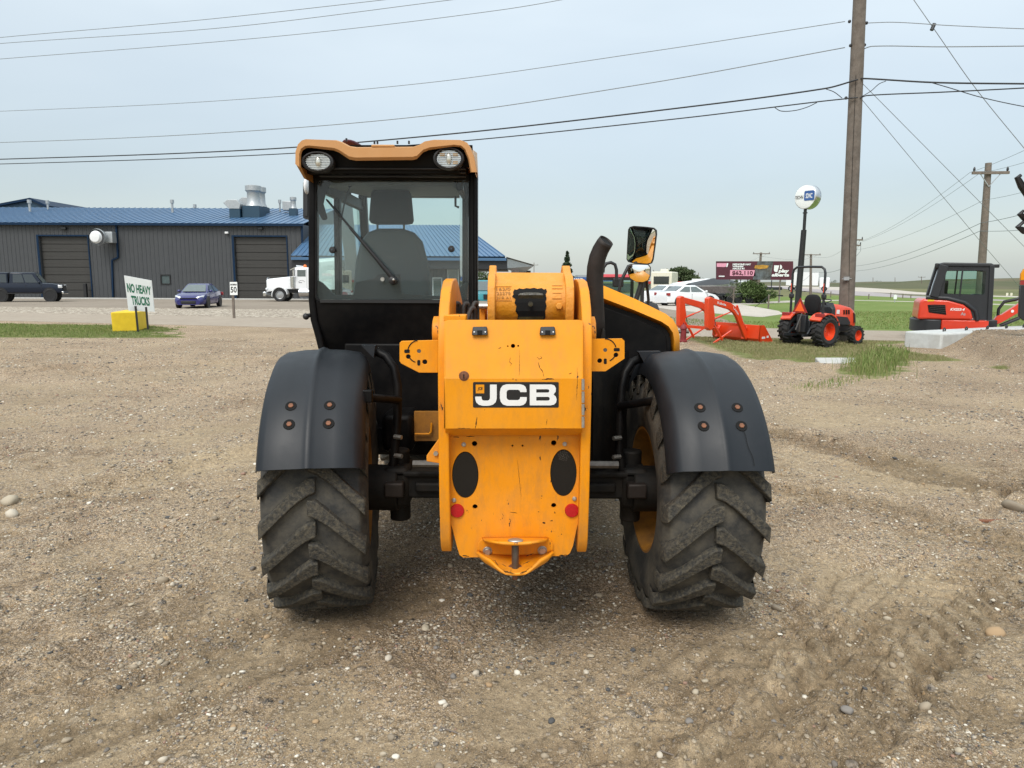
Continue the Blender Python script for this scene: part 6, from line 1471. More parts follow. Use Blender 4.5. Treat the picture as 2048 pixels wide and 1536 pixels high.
# ---------------------------------------------------------------- orange compact tractor
def ag_wheel(root, x, y, r, w, rim, s, nl):
    g = thing('wheel', None, None, (x, y, r)); g.parent = root; g.location = V((x, y, r))
    b = MB(); h = w / 2; q = r * .93; b.lathe([(r * .55, -h * .85), (r * .75, -h * 1.02), (q * .95, -h * .9), (q, -h * .5), (q, h * .5), (q * .95, h * .9), (r * .75, h * 1.02), (r * .55, h * .85)], (x, y, r), (0, 1, 0), 36)
    b.m = 0
    for sd in (-1, 1):
        for k in range(nl):
            a0 = 2 * math.pi * (k + (.5 if sd > 0 else 0)) / nl; hw = 1.15 / nl
            rings = []
            for yy, da, ro in ((0., 0, 1), (h * .55, .55 / nl * 2, 1), (h * 1.0, 1.3 / nl * 2, .97)):
                ring = []
                for aa, rr in ((a0 - da - hw * 1.2, q * .96), (a0 - da - hw, r * ro), (a0 - da + hw, r * ro), (a0 - da + hw * 1.2, q * .96)): ring.append(V((x + rr * math.sin(aa), y + sd * yy, r + rr * math.cos(aa))))
                rings.append(ring)
            b.loft(rings)
    b.build('tyre', M['rubber_new'], g, smooth=35)
    b = MB(); b.lathe([(r * .60, s * h * .8), (r * .54, s * h * .85), (r * .50, s * h * .3), (r * .44, -s * h * .1), (r * .15, s * h * .1), (.01, s * h * .1)], (x, y, r), (0, 1, 0), 32); b.build('rim', M[rim], g, smooth=40)
M['rubber_new'] = mat('new tyre rubber', (.016, .016, .017), .7, var=.2, bump=.2, bscale=50, dirt=((.05, .045, .035), .4, 9))
OR = M['orange']
cR = gnd(1648, 694); hd = math.radians(31)
f_ = V((math.cos(hd), math.sin(hd), 0)); lf = V((-math.sin(hd), math.cos(hd), 0))
tr_loc = cR + lf * .52; tr_loc.z = -.01
tt_ = thing('compact_tractor', 'orange compact tractor with roll bar and warning triangle on the grass', 'tractor', tr_loc, hd, local=True)
for s in (-1, 1): ag_wheel(tt_, 0, s * .52, .425, .32, 'orange', s, 18); ag_wheel(tt_, 1.45, s * .45, .265, .20, 'orange', s, 15)
b = MB(); b.loft([[V((x, y, z)) for y, z in ((-w, z0), (-w, z1 - .12), (-w * .7, z1), (w * .7, z1), (w, z1 - .12), (w, z0))] for x, w, z0, z1 in ((.72, .27, .62, 1.13), (1.1, .26, .60, 1.10), (1.55, .24, .52, 1.02), (1.75, .20, .45, .93), (1.80, .18, .45, .80))]); b.build('hood', OR, tt_, smooth=35, bevel=.02)
for s in (-1, 1):
    b = MB(); b.loft([[V((x, s * (w + .012), z0)), V((x, s * (w + .012), z1))] for x, w, z0, z1 in ((.80, .27, .58, .80), (1.3, .255, .55, .76), (1.45, .25, .55, .62))], cap=False, close=False); b.build('side_grille', M['graphite'], tt_)
    for k in range(3):
        x = 1.12 + k * .11; b = MB(); b.hexa([(x, s * .26 - .01, .84), (x + .055, s * .26 - .01, .84), (x + .055, s * .26 + .012, .84), (x, s * .26 + .012, .84), (x - .02, s * .26 - .01, .96), (x + .035, s * .26 - .01, .96), (x + .035, s * .26 + .012, .96), (x - .02, s * .26 + .012, .96)]); b.build('hood_slot', M['dull_black'], tt_)
    b = MB(); b.box(.80, .92, s * .272 - .005, s * .272 + .012, .86, .97); b.build('hood_label', M['white'], tt_)
    b = MB(); b.hexa([(1.66, s * .235 - .01, .60), (1.76, s * .21 - .01, .60), (1.76, s * .21 + .012, .60), (1.66, s * .235 + .012, .60), (1.60, s * .24 - .01, .88), (1.74, s * .20 - .01, .82), (1.74, s * .20 + .02, .82), (1.60, s * .24 + .012, .88)]); b.build('headlight', M['graphite'], tt_)
    # rear fender
    b = MB(); arcp = [(.0 + .50 * math.cos(a), .42 + .50 * math.sin(a)) for a in [math.radians(20 + 120 * k / 12) for k in range(13)]]
    b.loft([[V((x, s * .30, z)), V((x, s * .62, z - .02)), V((x * .95, s * .62, z - .05)), V((x * .95, s * .30, z - .04))] for x, z in arcp]); b.build('fender', OR, tt_, smooth=45)
    b = MB(); b.box(-.30, -.22, s * .52 - .12, s * .52 + .12, .80, .90); b.build('tail_light', M['tail_red'], tt_, bevel=.01)
    b = MB(); b.bar((-.12, s * .24, .62), (-.42, s * .30, .34), .04, .04); b.bar((-.05, s * .2, .30), (-.62, s * .30, .32), .05, .07); b.build('lift_arm', M['graphite'], tt_)
b = MB(); b.tube([V((-.12, -.50, .80)), V((-.12, -.50, 1.30)), V((-.12, -.50, 1.95)), V((-.12, -.47, 2.05)), V((-.12, -.38, 2.11)), V((-.12, 0, 2.12)), V((-.12, .38, 2.11)), V((-.12, .47, 2.05)), V((-.12, .50, 1.95)), V((-.12, .50, .80))], .032, 10); rb_ = b.build('roll_bar', M['graphite'], tt_, smooth=60)
for s in (-1, 1):
    b = MB(); b.box(-.17, -.07, s * .5 - .055, s * .5 + .055, 1.28, 1.40); b.build('hinge_joint', M['graphite'], rb_, bevel=.02)
    b = MB(); b.cyl((-.155, s * .5, 1.45), (-.155, s * .5, 1.68), .012, n=6); b.build('roll_bar_label', M['orange'], rb_)
b = MB(); b.ball((.12, 0, 1.12), (.10, .24, .27), 16, 10, .7); b.build('seat_back', M['seat'], tt_, smooth=180); b = MB(); b.ball((.28, 0, .88), (.24, .24, .08), 16, 8, .7); b.build('seat', M['seat'], tt_, smooth=180)
b = MB(); b.ext([(-.24, .36, .90), (-.24, -.12, .90), (-.24, .12, 1.30)], (.012, 0, 0)); tri = b.build('warning_triangle', M['tail_red'], tt_)
b = MB(); b.ext([(-.246, .27, .935), (-.246, -.03, .935), (-.246, .12, 1.20)], (.004, 0, 0)); b.build('triangle_face', M['smv'], tri)
b = MB(); b.box(-.22, .75, -.20, .20, .30, .70); b.box(-.32, -.2, -.14, .14, .38, .85); b.box(.7, 1.6, -.16, .16, .36, .60); b.cyl((0, -.5, .42), (0, .5, .42), .09, n=14); b.cyl((1.45, -.42, .28), (1.45, .42, .28), .05, n=10); b.build('transmission', M['graphite'], tt_, bevel=.02)
b = MB(); b.box(-.1, .7, -.42, .42, .55, .60); b.build('platform', M['graphite'], tt_)
b = MB(); b.tube([V((.60, .19 * math.cos(a), 1.20 + .05 * math.sin(a))) + V((.17 * math.sin(a), 0, 0)) for a in [2 * math.pi * k / 20 for k in range(21)]], .014, 6, False); b.cyl((.62, 0, 1.19), (.75, 0, 1.02), .02, n=8); b.build('steering_wheel', M['graphite'], tt_, smooth=60)
b = MB(); b.loft([[V((x, y, z)) for y, z in ((-.28, .62), (-.28, 1.0), (-.2, z1), (.2, z1), (.28, 1.0), (.28, .62))] for x, z1 in ((.60, 1.05), (.74, 1.17))]); b.build('dashboard', M['graphite'], tt_, bevel=.02)
b = MB(); b.tube([V((-.36, 0, .72)), V((-.36, 0, .40))], .02, 6); b.tube([V((-.30, 0, .88)), V((-.52, 0, .45))], .018, 6); b.build('top_link', M['steel_dark'], tt_)
# ---------------------------------------------------------------- loader attachment standing on the grass
LB = gnd(1413, 689); lh = math.radians(31)
ld = thing('front_loader', 'orange front loader attachment resting on its bucket and props beside the tractor', 'loader', LB, lh, local=True)
sep = 1.08
def arm(y):
    b = MB()
    prof = [(.0, 1.24), (.10, 1.27), (.85, 1.12), (1.10, .98), (1.20, .86), (1.62, .14), (1.50, .08), (1.08, .74), (.98, .84), (.80, .94), (.10, 1.10), (.02, 1.10)]
    b.ext([(x, y - .045, z) for x, z in prof], (0, .09, 0)); o = b.build('arm', OR, ld, bevel=.012)
    b = MB(); b.ext([(x, y - .075, z) for x, z in ((-.08, 1.25), (.0, 1.30), (.09, 1.28), (.13, 1.1), (.20, .78), (.16, .44), (.05, .38), (-.04, .46), (-.06, .8))], (0, .15, 0)); b.build('upright', OR, ld, bevel=.01)
    b = MB(); b.tube([V((.14, y, .66)), V((.55, y, .78))], .030, 8); b.tube([V((.55, y, .78)), V((.92, y, .88))], .018, 8); b.build('lift_cylinder', OR, ld)
    b = MB(); b.tube([V((1.12, y, 1.05)), V((1.36, y, .62))], .032, 8); b.tube([V((1.36, y, .62)), V((1.60, y, .34))], .018, 8); b.build('bucket_cylinder', OR, ld)
    b = MB(); b.tube([V((.24, y, .45)), V((.22, y, .55)), V((.45, y, .30)), V((.60, y, .10))], .035, 8); b.build('lower_link', OR, ld)
    b = MB(); b.bar((.95, y, .34), (.25, y - .0, .02), .05, .04); b.build('parking_prop', OR, ld)
    b = MB(); b.tube([V((.10, y, 1.0)), V((.3, y + .03, .72)), V((.35, y + .03, .5)), V((.25, y + .03, .42))], .012, 6); b.build('hose', M['graphite'], ld, smooth=60)
    return o
a1 = arm(0.0); a2 = arm(sep)
# lettering on the near arm
mpx = lambda u, v: V((.20 + .62 * u, -.052, 1.22 - .118 * u - .10 * v))
txt('Kubota', mpx, (.15, .25, .70, .95), M['white'], a1, nrm=(0, -1, 0), eps=.002, bold=.02)
mpx2 = lambda u, v: V((.93 + .22 * u, -.052, 1.05 - .20 * u - .09 * v))
txt('LA526', mpx2, (.0, .2, 1, .9), M['white'], a1, nrm=(0, -1, 0), eps=.002, bold=.02)
b = MB(); b.box(.15, .22, 0, sep, .40, .48); b.build('cross_tube', OR, ld); b = MB(); b.box(1.28, 1.36, 0, sep, .46, .54); b.build('cross_tube', OR, ld)
bk0, bk1 = -.42, sep + .22
pr = [(1.62, .50), (1.58, .12), (1.66, .02), (1.95, .0), (2.22, .0), (2.22, .02), (1.98, .03), (1.70, .06), (1.64, .14), (1.66, .50)]
b = MB(); b.ext([(x, bk0, z) for x, z in pr], (0, bk1 - bk0, 0)); bkt = b.build('bucket', M['orange'], ld, bevel=.006)
for y in (bk0, bk1 - .03):
    b = MB(); b.ext([(1.60, y, .50), (1.80, y, .50), (2.22, y, .01), (1.66, y, .02), (1.58, y, .12)], (0, .03, 0)); b.build('bucket_side', OR, bkt)
for z0, m_, u0, w_ in ((.12, 'white', 1.72, .13), (.14, 'white', 1.92, .08)):
    b = MB(); b.box(u0, u0 + w_, bk0 - .006, bk0 - .001, z0, z0 + .06); b.build('bucket_label', M[m_], bkt)
for y in (.05, sep - .05):
    b = MB(); b.ext([(1.45, y - .05, .10), (1.60, y - .05, .06), (1.60, y - .05, .45), (1.50, y - .05, .35)], (0, .1, 0)); b.build('bucket_bracket', OR, bkt, bevel=.01)
# ---------------------------------------------------------------- mini excavator
EB = V((at(1896, 660, 21.8).x, 21.8, 0)); eh = math.radians(-24)
ex = thing('mini_excavator', 'orange red mini excavator with black cab behind the concrete block', 'excavator', EB, eh, local=True)
ED = M['orange_dk']; K = M['graphite']
S_ = 1.0
b = MB()
for s in (-1, 1):
    b.loft([[V((x, s * y, z)) for x, z in [(.45 * math.cos(a) + (.45 if math.cos(a) > 0 else -.45), .13 + .12 * math.sin(a)) for a in [2 * math.pi * k / 20 for k in range(20)]]] for y in (.55, .95)])
    b.build('track', M['rubber_new'], ex, smooth=40); b = MB()
b = MB(); b.cyl((0, 0, .2), (0, 0, .32), .5, n=24); b.box(-.7, .7, -.5, .5, .12, .3); b.build('undercarriage', K, ex)
def band(name, x0, x1, z0, z1, m, hw=.92, rear=.35, bev=.03):
    """body band with a rounded counterweight end at x0"""
    pts = [(x1, -hw), (x1, hw), (x0 + rear, hw)] + [(x0 + rear - rear * math.sin(a), hw * math.cos(a)) for a in [math.pi * k / 10 for k in range(1, 10)]] + [(x0 + rear, -hw)]
    b = MB(); b.ext([(x, y, z0) for x, y in pts], (0, 0, z1 - z0)); return b.build(name, m, ex, bevel=bev)
band('counterweight', -1.25, -.38, .60, .98, K, .95, .5); band('skirt', -.375, 1.05, .62, .98, ED, .9, .01)
b = MB()
pts = [(-1.12, .985), (.28, .985), (.56, .985), (.56, 1.08), (.48, 1.28), (.25, 1.45), (-.2, 1.57), (-.95, 1.60), (-1.08, 1.53)]
b.ext([(x, -.93, z) for x, z in pts], (0, 1.7, 0)); eng = b.build('engine_cover', ED, ex, bevel=.06, segs=3)
b = MB(); b.ext([(x, -.945, z) for x, z in ((-.84, 1.42), (-.30, 1.42), (-.24, 1.13), (-.78, 1.19))], (0, .03, 0)); b.build('vent_grille', M['dull_black'], eng, bevel=.01)
for k in range(5):
    b = MB(); b.bar((-.80 + .02 * k, -.95, 1.24 + .05 * k), (-.27, -.95, 1.20 + .055 * k), .008, .008); b.build('grille_bar', M['steel_dark'], eng)
b = MB(); b.ext([(x, -.937, z) for x, z in ((-.86, 1.52), (-.66, 1.53), (-.64, 1.57), (-.84, 1.575))], (0, .01, 0)); b.build('warning_label', M['yellow_block'], eng)
emap = lambda u, v: V((-.15 + .62 * u, -.932, 1.36 - .25 * v))
txt('KX033-4', emap, (.02, .1, .72, .42), M['white'], eng, eps=.003, bold=.03, shear=.25)
txt('As', emap, (.55, .58, .78, .95), M['galv'], eng, eps=.003, bold=.02)
b = MB(); b.tube([V((-.9, -.88, 1.64)), V((-.25, -.88, 1.62)), V((.28, -.88, 1.50)), V((.62, -.88, 1.28)), V((.70, -.88, 1.05)), V((.70, -.88, .98))], .07, 10); b.build('cover_rim', K, ex, smooth=60)
# cab: posts, roof, panes
czt = 2.60
b = MB(); b.plate([[(-.74, 1.62), (-.60, czt), (1.0, czt), (1.08, 1.0), (.62, 1.0), (.5, 1.34), (.27, 1.50), (-.2, 1.64)], rrect(-.36, 1.74, .84, 2.50, (.05, .05, .12, .12), 4)], lambda u, v: V((u, -.885, v)), (0, .03, 0)); b.build('cab_side', K, ex)
def epost(p, q, w_=.07):
    b = MB(); b.bar(p, q, w_, w_); b.build('cab_post', K, ex, bevel=.012)
XF0, XF1, XB0, XB1 = 1.06, .98, -.72, -.50
for y in (-.86, .10):
    epost(V((XF0, y, 1.0)), V((XF1, y, czt)), .14); epost(V((XB0 + .06, y, 1.66)), V((XB1 + .06, y, czt)), .26); epost(V((.12, y, 1.66)), V((.14, y, czt)), .05)
    b = MB(); b.ext([(x, y - .02, z) for x, z in ((.6, 1.02), (1.05, 1.02), (1.03, 1.55), (.98, 1.72), (-.45, 1.76), (-.70, 1.72), (-.2, 1.66), (.3, 1.52))], (0, .04, 0)); b.build('cab_panel', K, ex)
    b = MB(); b.ext([(x, y - .021, z) for x, z in ((-.52, czt - .10), (1.0, czt - .10), (1.0, czt - .2), (.7, czt - .16), (-.35, czt - .16), (-.58, czt - .3))], (0, .042, 0)); b.build('cab_header', K, ex)
    b = MB(); b.add([V((XB0 + .05, y, 1.7)), V((XF0, y, 1.5)), V((XF1, y, czt - .1)), V((XB1, y, czt - .1))], [(0, 1, 2, 3)]); b.build('side_window', M['glass_clear'], ex)
b = MB(); b.ext([(x, -.92, z) for x, z in ((-.56, czt - .04), (1.02, czt - .06), (1.06, czt), (.95, czt + .05), (-.45, czt + .08), (-.58, czt + .04))], (0, 1.08, 0)); b.build('cab_roof', K, ex, bevel=.03)
b = MB(); b.box(1.0, 1.22, -.80, -.65, czt - .08, czt + .02); b.build('work_lamp', M['car_black'], ex, bevel=.02); b = MB(); b.box(-.70, -.58, -.85, -.72, czt - .1, czt + .06); b.build('work_lamp', M['car_black'], ex, bevel=.03)
b = MB(); b.box(-.25, .15, -.55, -.2, 1.4, 1.52); b.box(-.32, -.2, -.55, -.2, 1.5, 2.15); b.build('seat', M['seat'], ex, bevel=.04); b = MB(); b.box(.55, .85, -.6, -.1, 1.35, 1.75); b.build('console', K, ex, bevel=.05)
b = MB(); b.tube([V((-.78, -.80, 1.70)), V((-.72, -.80, 2.0)), V((-.60, -.80, 2.45))], .02, 6); b.build('hand_rail', M['chrome'], ex)
# boom, swing bracket, cylinder
b = MB(); b.box(1.02, 1.42, -.35, .15, .68, .98); b.build('swing_bracket', K, ex, bevel=.03)
bm_ = [(1.32, .95), (1.42, 1.10), (1.55, 1.14), (2.05, 1.50), (2.60, 1.75), (2.64, 1.55), (2.15, 1.28), (1.60, .92), (1.45, .85)]
b = MB(); b.ext([(x, -.22, z) for x, z in bm_], (0, .22, 0)); bo = b.build('boom', ED, ex, bevel=.015)
b = MB(); b.cyl((1.85, -.225, 1.25), (1.85, -.23, 1.25), .045, n=14); b.build('boom_emblem', M['white'], bo)
b = MB(); b.tube([V((1.46, -.12, .98)), V((1.46, -.12, 1.30)), V((1.60, -.12, 1.52)), V((1.95, -.12, 1.60)), V((2.5, -.12, 1.80))], .05, 8); b.build('boom_hose', M['car_black'], ex, smooth=60)
b = MB(); b.cyl((1.55, -.10, .80), (2.1, -.10, 1.05), .055, n=10); b.cyl((2.1, -.1, 1.05), (2.55, -.10, 1.28), .035, n=10); b.build('boom_cylinder', K, ex)
b = MB(); b.ext([(x, -.22, z) for x, z in ((2.55, 1.78), (2.75, 1.80), (3.35, .75), (3.22, .68), (2.6, 1.5))], (0, .22, 0)); b.build('dipper', ED, ex, bevel=.01)
b = MB(); b.ext([(x, -.4, z) for x, z in ((3.15, .80), (3.45, .72), (3.62, .40), (3.45, .12), (3.12, .06), (3.3, .35))], (0, .6, 0)); b.build('bucket', K, ex, bevel=.01)
for o_ in [x for x in C.objects if x.parent == ex]:
    if not o_.name.startswith(('track', 'undercarriage')): o_.location.z -= .35
ex.scale = (.84, 1.0, .985)
# partly seen machine mast at the frame edge
mx = at(2043, 600, 16.5)
ms = thing('machine_mast', 'black machine boom with red band and yellow cap at the very edge of the picture', 'machine', (mx.x + .25, 16.5, 0))
p = lambda u, v: at(u, v, 16.5)
b = MB(); b.ext([p(2040, 570), p(2090, 570), p(2090, 645), p(2046, 641), p(2037, 634)], (.33, .5, 0)); b.build('boom_side', K, ms, bevel=.02)
b = MB(); b.ext([p(2041, 561), p(2090, 561), p(2090, 569.5), p(2040.3, 569.5)], (.33, .5, 0)); b.build('red_band', M['tail_red'], ms)
b = MB(); b.ext([p(2041, 560.5), p(2042, 547), p(2048, 537), p(2090, 530), p(2090, 560.5)], (.33, .5, 0)); b.build('yellow_cap', M['yellow'], ms, bevel=.01)
for pts in ([(2054, 348), (2047, 352), (2056, 370), (2078, 400)], [(2060, 420), (2052, 426), (2062, 434), (2085, 440)], [(2060, 442), (2048, 452), (2060, 460), (2085, 462)]):
    b = MB(); b.tube([p(u, v) + V((0, .2, 0)) for u, v in pts], [.04, .06, .08, .09], 8); b.build('hydraulic_fitting', M['car_black'], ms)
b = MB(); b.ext([p(2062, 340), p(2095, 340), p(2095, 535), p(2062, 535)], (.28, .4, 0)); b.build('mast', K, ms); b = MB(); b.ext([p(2068, 640), p(2095, 645), V((p(2095, 645).x, 16.5, -.05)), V((p(2068, 640).x, 16.5, -.05))], (.42, .6, 0)); b.build('base', K, ms)
# red roofed tractor cab beyond the bonnet
RB = V((at(1240, 560, 15.5).x, 15.5, 0))
rt = thing('red_tractor', 'red roofed tractor with green tinted cab standing behind the telehandler bonnet', 'tractor', RB, 0, local=True)
def rp(px, py, Y=15.5): q = at(px, py, Y); return V((q.x - RB.x, q.y - RB.y, q.z))
a = rp(1196, 548); c = rp(1291, 555); 
b = MB(); b.loft([[V((x, y, c.z)) for x, y in ((a.x, 0), (c.x, 0), (c.x, 1.5), (a.x, 1.5))], [V((x, y, a.z)) for x, y in ((a.x + .08, .1), (c.x - .08, .1), (c.x - .08, 1.4), (a.x + .08, 1.4))]]); b.build('cab_roof', M['red_paint'], rt, bevel=.03)
b = MB(); b.box(a.x + .02, c.x - .02, .02, 1.48, c.z - .06, c.z - .002); b.build('roof_rim', M['car_black'], rt)
zf = rp(1250, 640).z
for x in (a.x + .03, c.x - .05):
    for y in (.05, 1.42):
        b = MB(); b.bar((x, y, zf), (x, y, c.z - .05), .07, .07); b.build('cab_post', M['car_black'], rt)
for y in (.04, 1.44):
    b = MB(); b.add([V((a.x + .06, y, zf)), V((c.x - .08, y, zf)), V((c.x - .08, y, c.z - .06)), V((a.x + .06, y, c.z - .06))], [(0, 1, 2, 3)]); b.build('cab_window', M['glass_clear'], rt)
b = MB(); q0 = rp(1225, 556); q1 = rp(1246, 574); b.box(q0.x, q1.x, -.1, .02, q1.z, q0.z); b.build('filter_box', M['car_black'], rt, bevel=.03)
b = MB(); b.tube([rp(1206, 545, 15.2), rp(1207, 535, 15.2), rp(1213, 527, 15.2), rp(1222, 525, 15.2), rp(1230, 529, 15.2), rp(1233, 540, 15.2), rp(1233, 560, 15.2)], .035, 8); b.build('intake_hose', M['car_black'], rt, smooth=60)
b = MB(); b.box(-.65, .65, .2, 1.2, .5, zf); b.build('chassis', M['red_paint'], rt, bevel=.05); b = MB(); b.box(-.35, .35, 1.5, 3.4, .7, 1.4); b.build('hood', M['red_paint'], rt, bevel=.08)
b = MB(); b.box(-.25, .25, .5, .65, zf, zf + .5); b.build('seat', M['seat'], rt, bevel=.05)
def rwheel(x, y, r, w):
    g = thing('wheel', None, None, (x, y, r)); g.parent = rt; g.location = V((x, y, r))
    b = MB(); b.lathe([(r * .5, -w / 2), (r * .95, -w / 2), (r, -w * .3), (r, w * .3), (r * .95, w / 2), (r * .5, w / 2)], (x, y, r), (1, 0, 0), 28); b.build('tyre', M['rubber_new'], g, smooth=40); b = MB(); b.lathe([(r * .5, -w * .2), (.02, -w * .1)], (x, y, r), (1, 0, 0), 20); b.build('rim', M['galv'], g)
for s in (-1, 1): rwheel(s * .72, .6, .62, .40); rwheel(s * .62, 2.9, .42, .30)
b = MB(); q0 = rp(1294, 556); q1 = rp(1300, 576); b.tube([rp(1291, 558), rp(1297, 556), rp(1299, 560)], .012, 6); b.box(q0.x - .01, q1.x, .2, .24, q1.z, q0.z); b.build('mirror', M['car_black'], rt, bevel=.01)
# ---------------------------------------------------------------- signs, block, hydrant
sg = thing('no_trucks_sign', 'white board lettered no heavy trucks on two black posts leaning on the yellow block', 'sign', (at(280, 660, 22.9).x, 22.9, 0))
TL, TR, BR, BL = at(248, 551, 22.6), at(302, 561, 23.2), at(308, 623.5, 23.2), at(257, 621.5, 22.6)
b = MB(); th = V((.01, .03, 0)); b.hexa([BL, BR, BR + th, BL + th, TL, TR, TR + th, TL + th]); bd = b.build('board', M['sign_white'], sg)
mp = bilin(TL, TR, BR, BL); nn = (TR - TL).cross(BL - TL).normalized(); nn = nn if nn.y < 0 else -nn
txt('NO HEAVY', mp, (.055, .20, .955, .47), M['green_ink'], bd, nrm=nn, eps=.008, bold=.035)
txt('TRUCKS', mp, (.16, .55, .86, .82), M['green_ink'], bd, nrm=nn, eps=.008, bold=.035)
for u0, v0, u1, v1 in ((271, 612, 276, 662), (292, 614, 296, 657)):
    b = MB(); b.bar(at(u0, v0, 22.72), at(u1, v1, 22.72) - V((0, 0, .03)), .05, .04, (0, 1, 0)); b.build('post', M['car_black'], sg)
yb = thing('concrete_block', 'yellow painted concrete block on the grass strip in front of the road', 'block', (at(262, 660, 23.2).x, 23.3, 0))
A = gnd(225, 664); B_ = gnd(275, 663); Cc2 = gnd(298, 655.5); D = A + (Cc2 - B_)
b = MB(); hh = V((0, 0, .64)); b.hexa([A, B_, Cc2, D, A + hh - V((.02, 0, 0)), B_ + hh, Cc2 + hh, D + hh]); b.build('block_body', M['yellow_block'], yb, bevel=.035, segs=3)
sp_ = thing('speed_sign', 'small white maximum 50 speed sign on a grey wooden post', 'sign', gnd(467.5, 637))
g = gnd(467.5, 637); Ys = g.y
b = MB(); b.bar(V((g.x, Ys + .05, -.1)), V((g.x, Ys + .05, at(467, 570, Ys).z)), .09, .09); b.build('post', M['wood'], sp_)
TL, TR, BR, BL = at(459.5, 564, Ys - .02), at(474, 564, Ys - .02), at(475, 590, Ys - .02), at(460, 590, Ys - .02)
b = MB(); th = V((0, .02, 0)); b.hexa([BL, BR, BR + th, BL + th, TL, TR, TR + th, TL + th]); bd = b.build('panel', M['sign_white'], sp_)
mp = bilin(TL, TR, BR, BL)
txt('50', mp, (.10, .36, .92, .82), M['black_ink'], bd, eps=.006, bold=.02); txt('MAXIMUM', mp, (.09, .13, .92, .27), M['black_ink'], bd, eps=.006, bold=.03)
b = MB()
hy_ = gnd(1366, 685)
hyd = thing('fire_hydrant', 'faded dark red fire hydrant at the roadside grass', 'hydrant', hy_)
b.lathe([(.11, -.05), (.11, .06), (.085, .08), (.082, .36), (.10, .38), (.10, .41), (.085, .44), (.05, .50), (.02, .52), (.02, .56), (.001, .56)], hy_, (0, 0, 1), 20, True); b.build('barrel', M['hydrant'], hyd, smooth=40)
for s, r in ((1, .045), (-1, .045)):
    b = MB(); b.cyl(hy_ + V((s * .07, 0, .30)), hy_ + V((s * .15, 0, .30)), r, n=12); b.build('outlet', M['steel_dark'], hyd, bevel=.005)
# concrete block with lifting loops, footing slab, stick
cbk = thing('concrete_barrier_block', 'long pale concrete block with black lifting loops half buried by the gravel mound', 'block', (BE1.x, BE1.y, 0))
def bp3(s, t, z): q = BE1 + BA * s + BB * t; return V((q.x, q.y, z))
b = MB(); L_ = 7.0; b.hexa([bp3(0, 0, -.2), bp3(L_, 0, -.2), bp3(L_, 1.0, -.2), bp3(0, 1.0, -.2), bp3(0, 0, .43), bp3(L_, 0, .43), bp3(L_, 1.0, .43), bp3(0, 1.0, .43)]); b.build('block_body', M['concrete'], cbk, bevel=.05, segs=2)
for s in (.75, 1.75, 2.75, 3.7, 4.6, 5.6):
    b = MB(); b.tube([bp3(s, .42, .40), bp3(s + .02, .44, .49), bp3(s + .10, .46, .52), bp3(s + .18, .48, .49), bp3(s + .2, .50, .40)], .018, 6); b.build('lifting_loop', M['car_black'], cbk, smooth=60)
p = gnd(1673, 723)
slab = thing('concrete_slab', 'flat weathered concrete slab lying in the rough grass', 'slab', p)
A, B_, C2, D = gnd(1640, 729), gnd(1714, 728), gnd(1712, 719), gnd(1630, 719)
b = MB(); hh = V((0, 0, .11)); b.hexa([A - hh, B_ - hh, C2 - hh, D - hh, A + hh * .4, B_ + hh * .4, C2 + hh * .4, D + hh * .4]); b.build('slab_body', M['kerb'], slab, bevel=.02)
p = gnd(1973, 1041); q = gnd(1945, 1041); q2 = gnd(2002, 1041)
zz = float(ground_h(np.array([p.x]), np.array([p.y]))[0])
b = MB(); b.tube([V((q.x, q.y, zz + .012)), V((p.x, p.y - .01, zz + .014)), V((q2.x, q2.y, zz + .012))], .016, 8); tag(b.build('wooden_stick', M['rust'], smooth=60), 'short brown wooden stick lying on the bare dirt', 'stick')
for px, py, L in ((1320, 1480, .11), (880, 1440, .08)):
    a = gnd(px, py); z = float(ground_h(np.array([a.x]), np.array([a.y]))[0]); b = MB(); b.tube([V((a.x, a.y, z + .006)), V((a.x + L * .5, a.y - L * .35, z + .009)), V((a.x + L * .9, a.y - L * .5, z + .006))], .003, 5)
    tag(b.build('twig', M['wood']), 'thin dark twig on the gravel, %s' % ('below the tyre track' if px > 1000 else 'in the middle of the open yard'), 'twig')
# ---------------------------------------------------------------- billboard and round sign
BBY = 60.0
p = at(1510, 605, BBY)
bbd = thing('billboard', 'maroon billboard advertising a lottery winner beyond the loader', 'billboard', (p.x, BBY, 0))
TL, TR, BR, BL = at(1433.5, 522.5, BBY), at(1586.5, 522.5, BBY), at(1586.5, 560, BBY), at(1433.5, 559, BBY)
th = V((0, .25, 0)); b = MB(); b.hexa([BL, BR, BR + th, BL + th, TL, TR, TR + th, TL + th]); pn = b.build('panel', M['maroon'], bbd)
mp = bilin(TL, TR, BR, BL)
def flat(poly, m, name, eps):
    b = MB(); b.plate([poly], lambda u, v: mp(u, v) + V((0, -eps, 0)), (0, eps * .6, 0)); return b.build(name, m, pn)
flat([(.0, .11), (.13, .11), (.115, .31), (.0, .31)], M['pink'], 'pink_tag', .02); flat([(.13, .11), (.15, .11), (.138, .31), (.122, .31)], M['sign_white'], 'white_tag', .03)
flat([(.175, .48), (.50, .48), (.505, .80), (.17, .80)], M['pink'], 'pink_band', .02)
flat([(.535, .0), (.74, .0), (.70, .99), (.47, .99), (.50, .45)], M['photo'], 'picture', .02)
flat([(.50, .22), (.60, .19), (.68, .24), (.66, .38), (.56, .42), (.49, .38)], M['photo_gold'], 'picture_leaves', .03)
txt('MEDICINE HAT', mp, (.205, .12, .445, .22), M['sign_white'], pn, eps=.04, bold=.05, shear=.1); txt('WINNER', mp, (.205, .24, .35, .33), M['sign_white'], pn, eps=.04, bold=.05, shear=.1); txt('HAULS IN', mp, (.205, .35, .36, .45), M['sign_white'], pn, eps=.04, bold=.05, shear=.1)
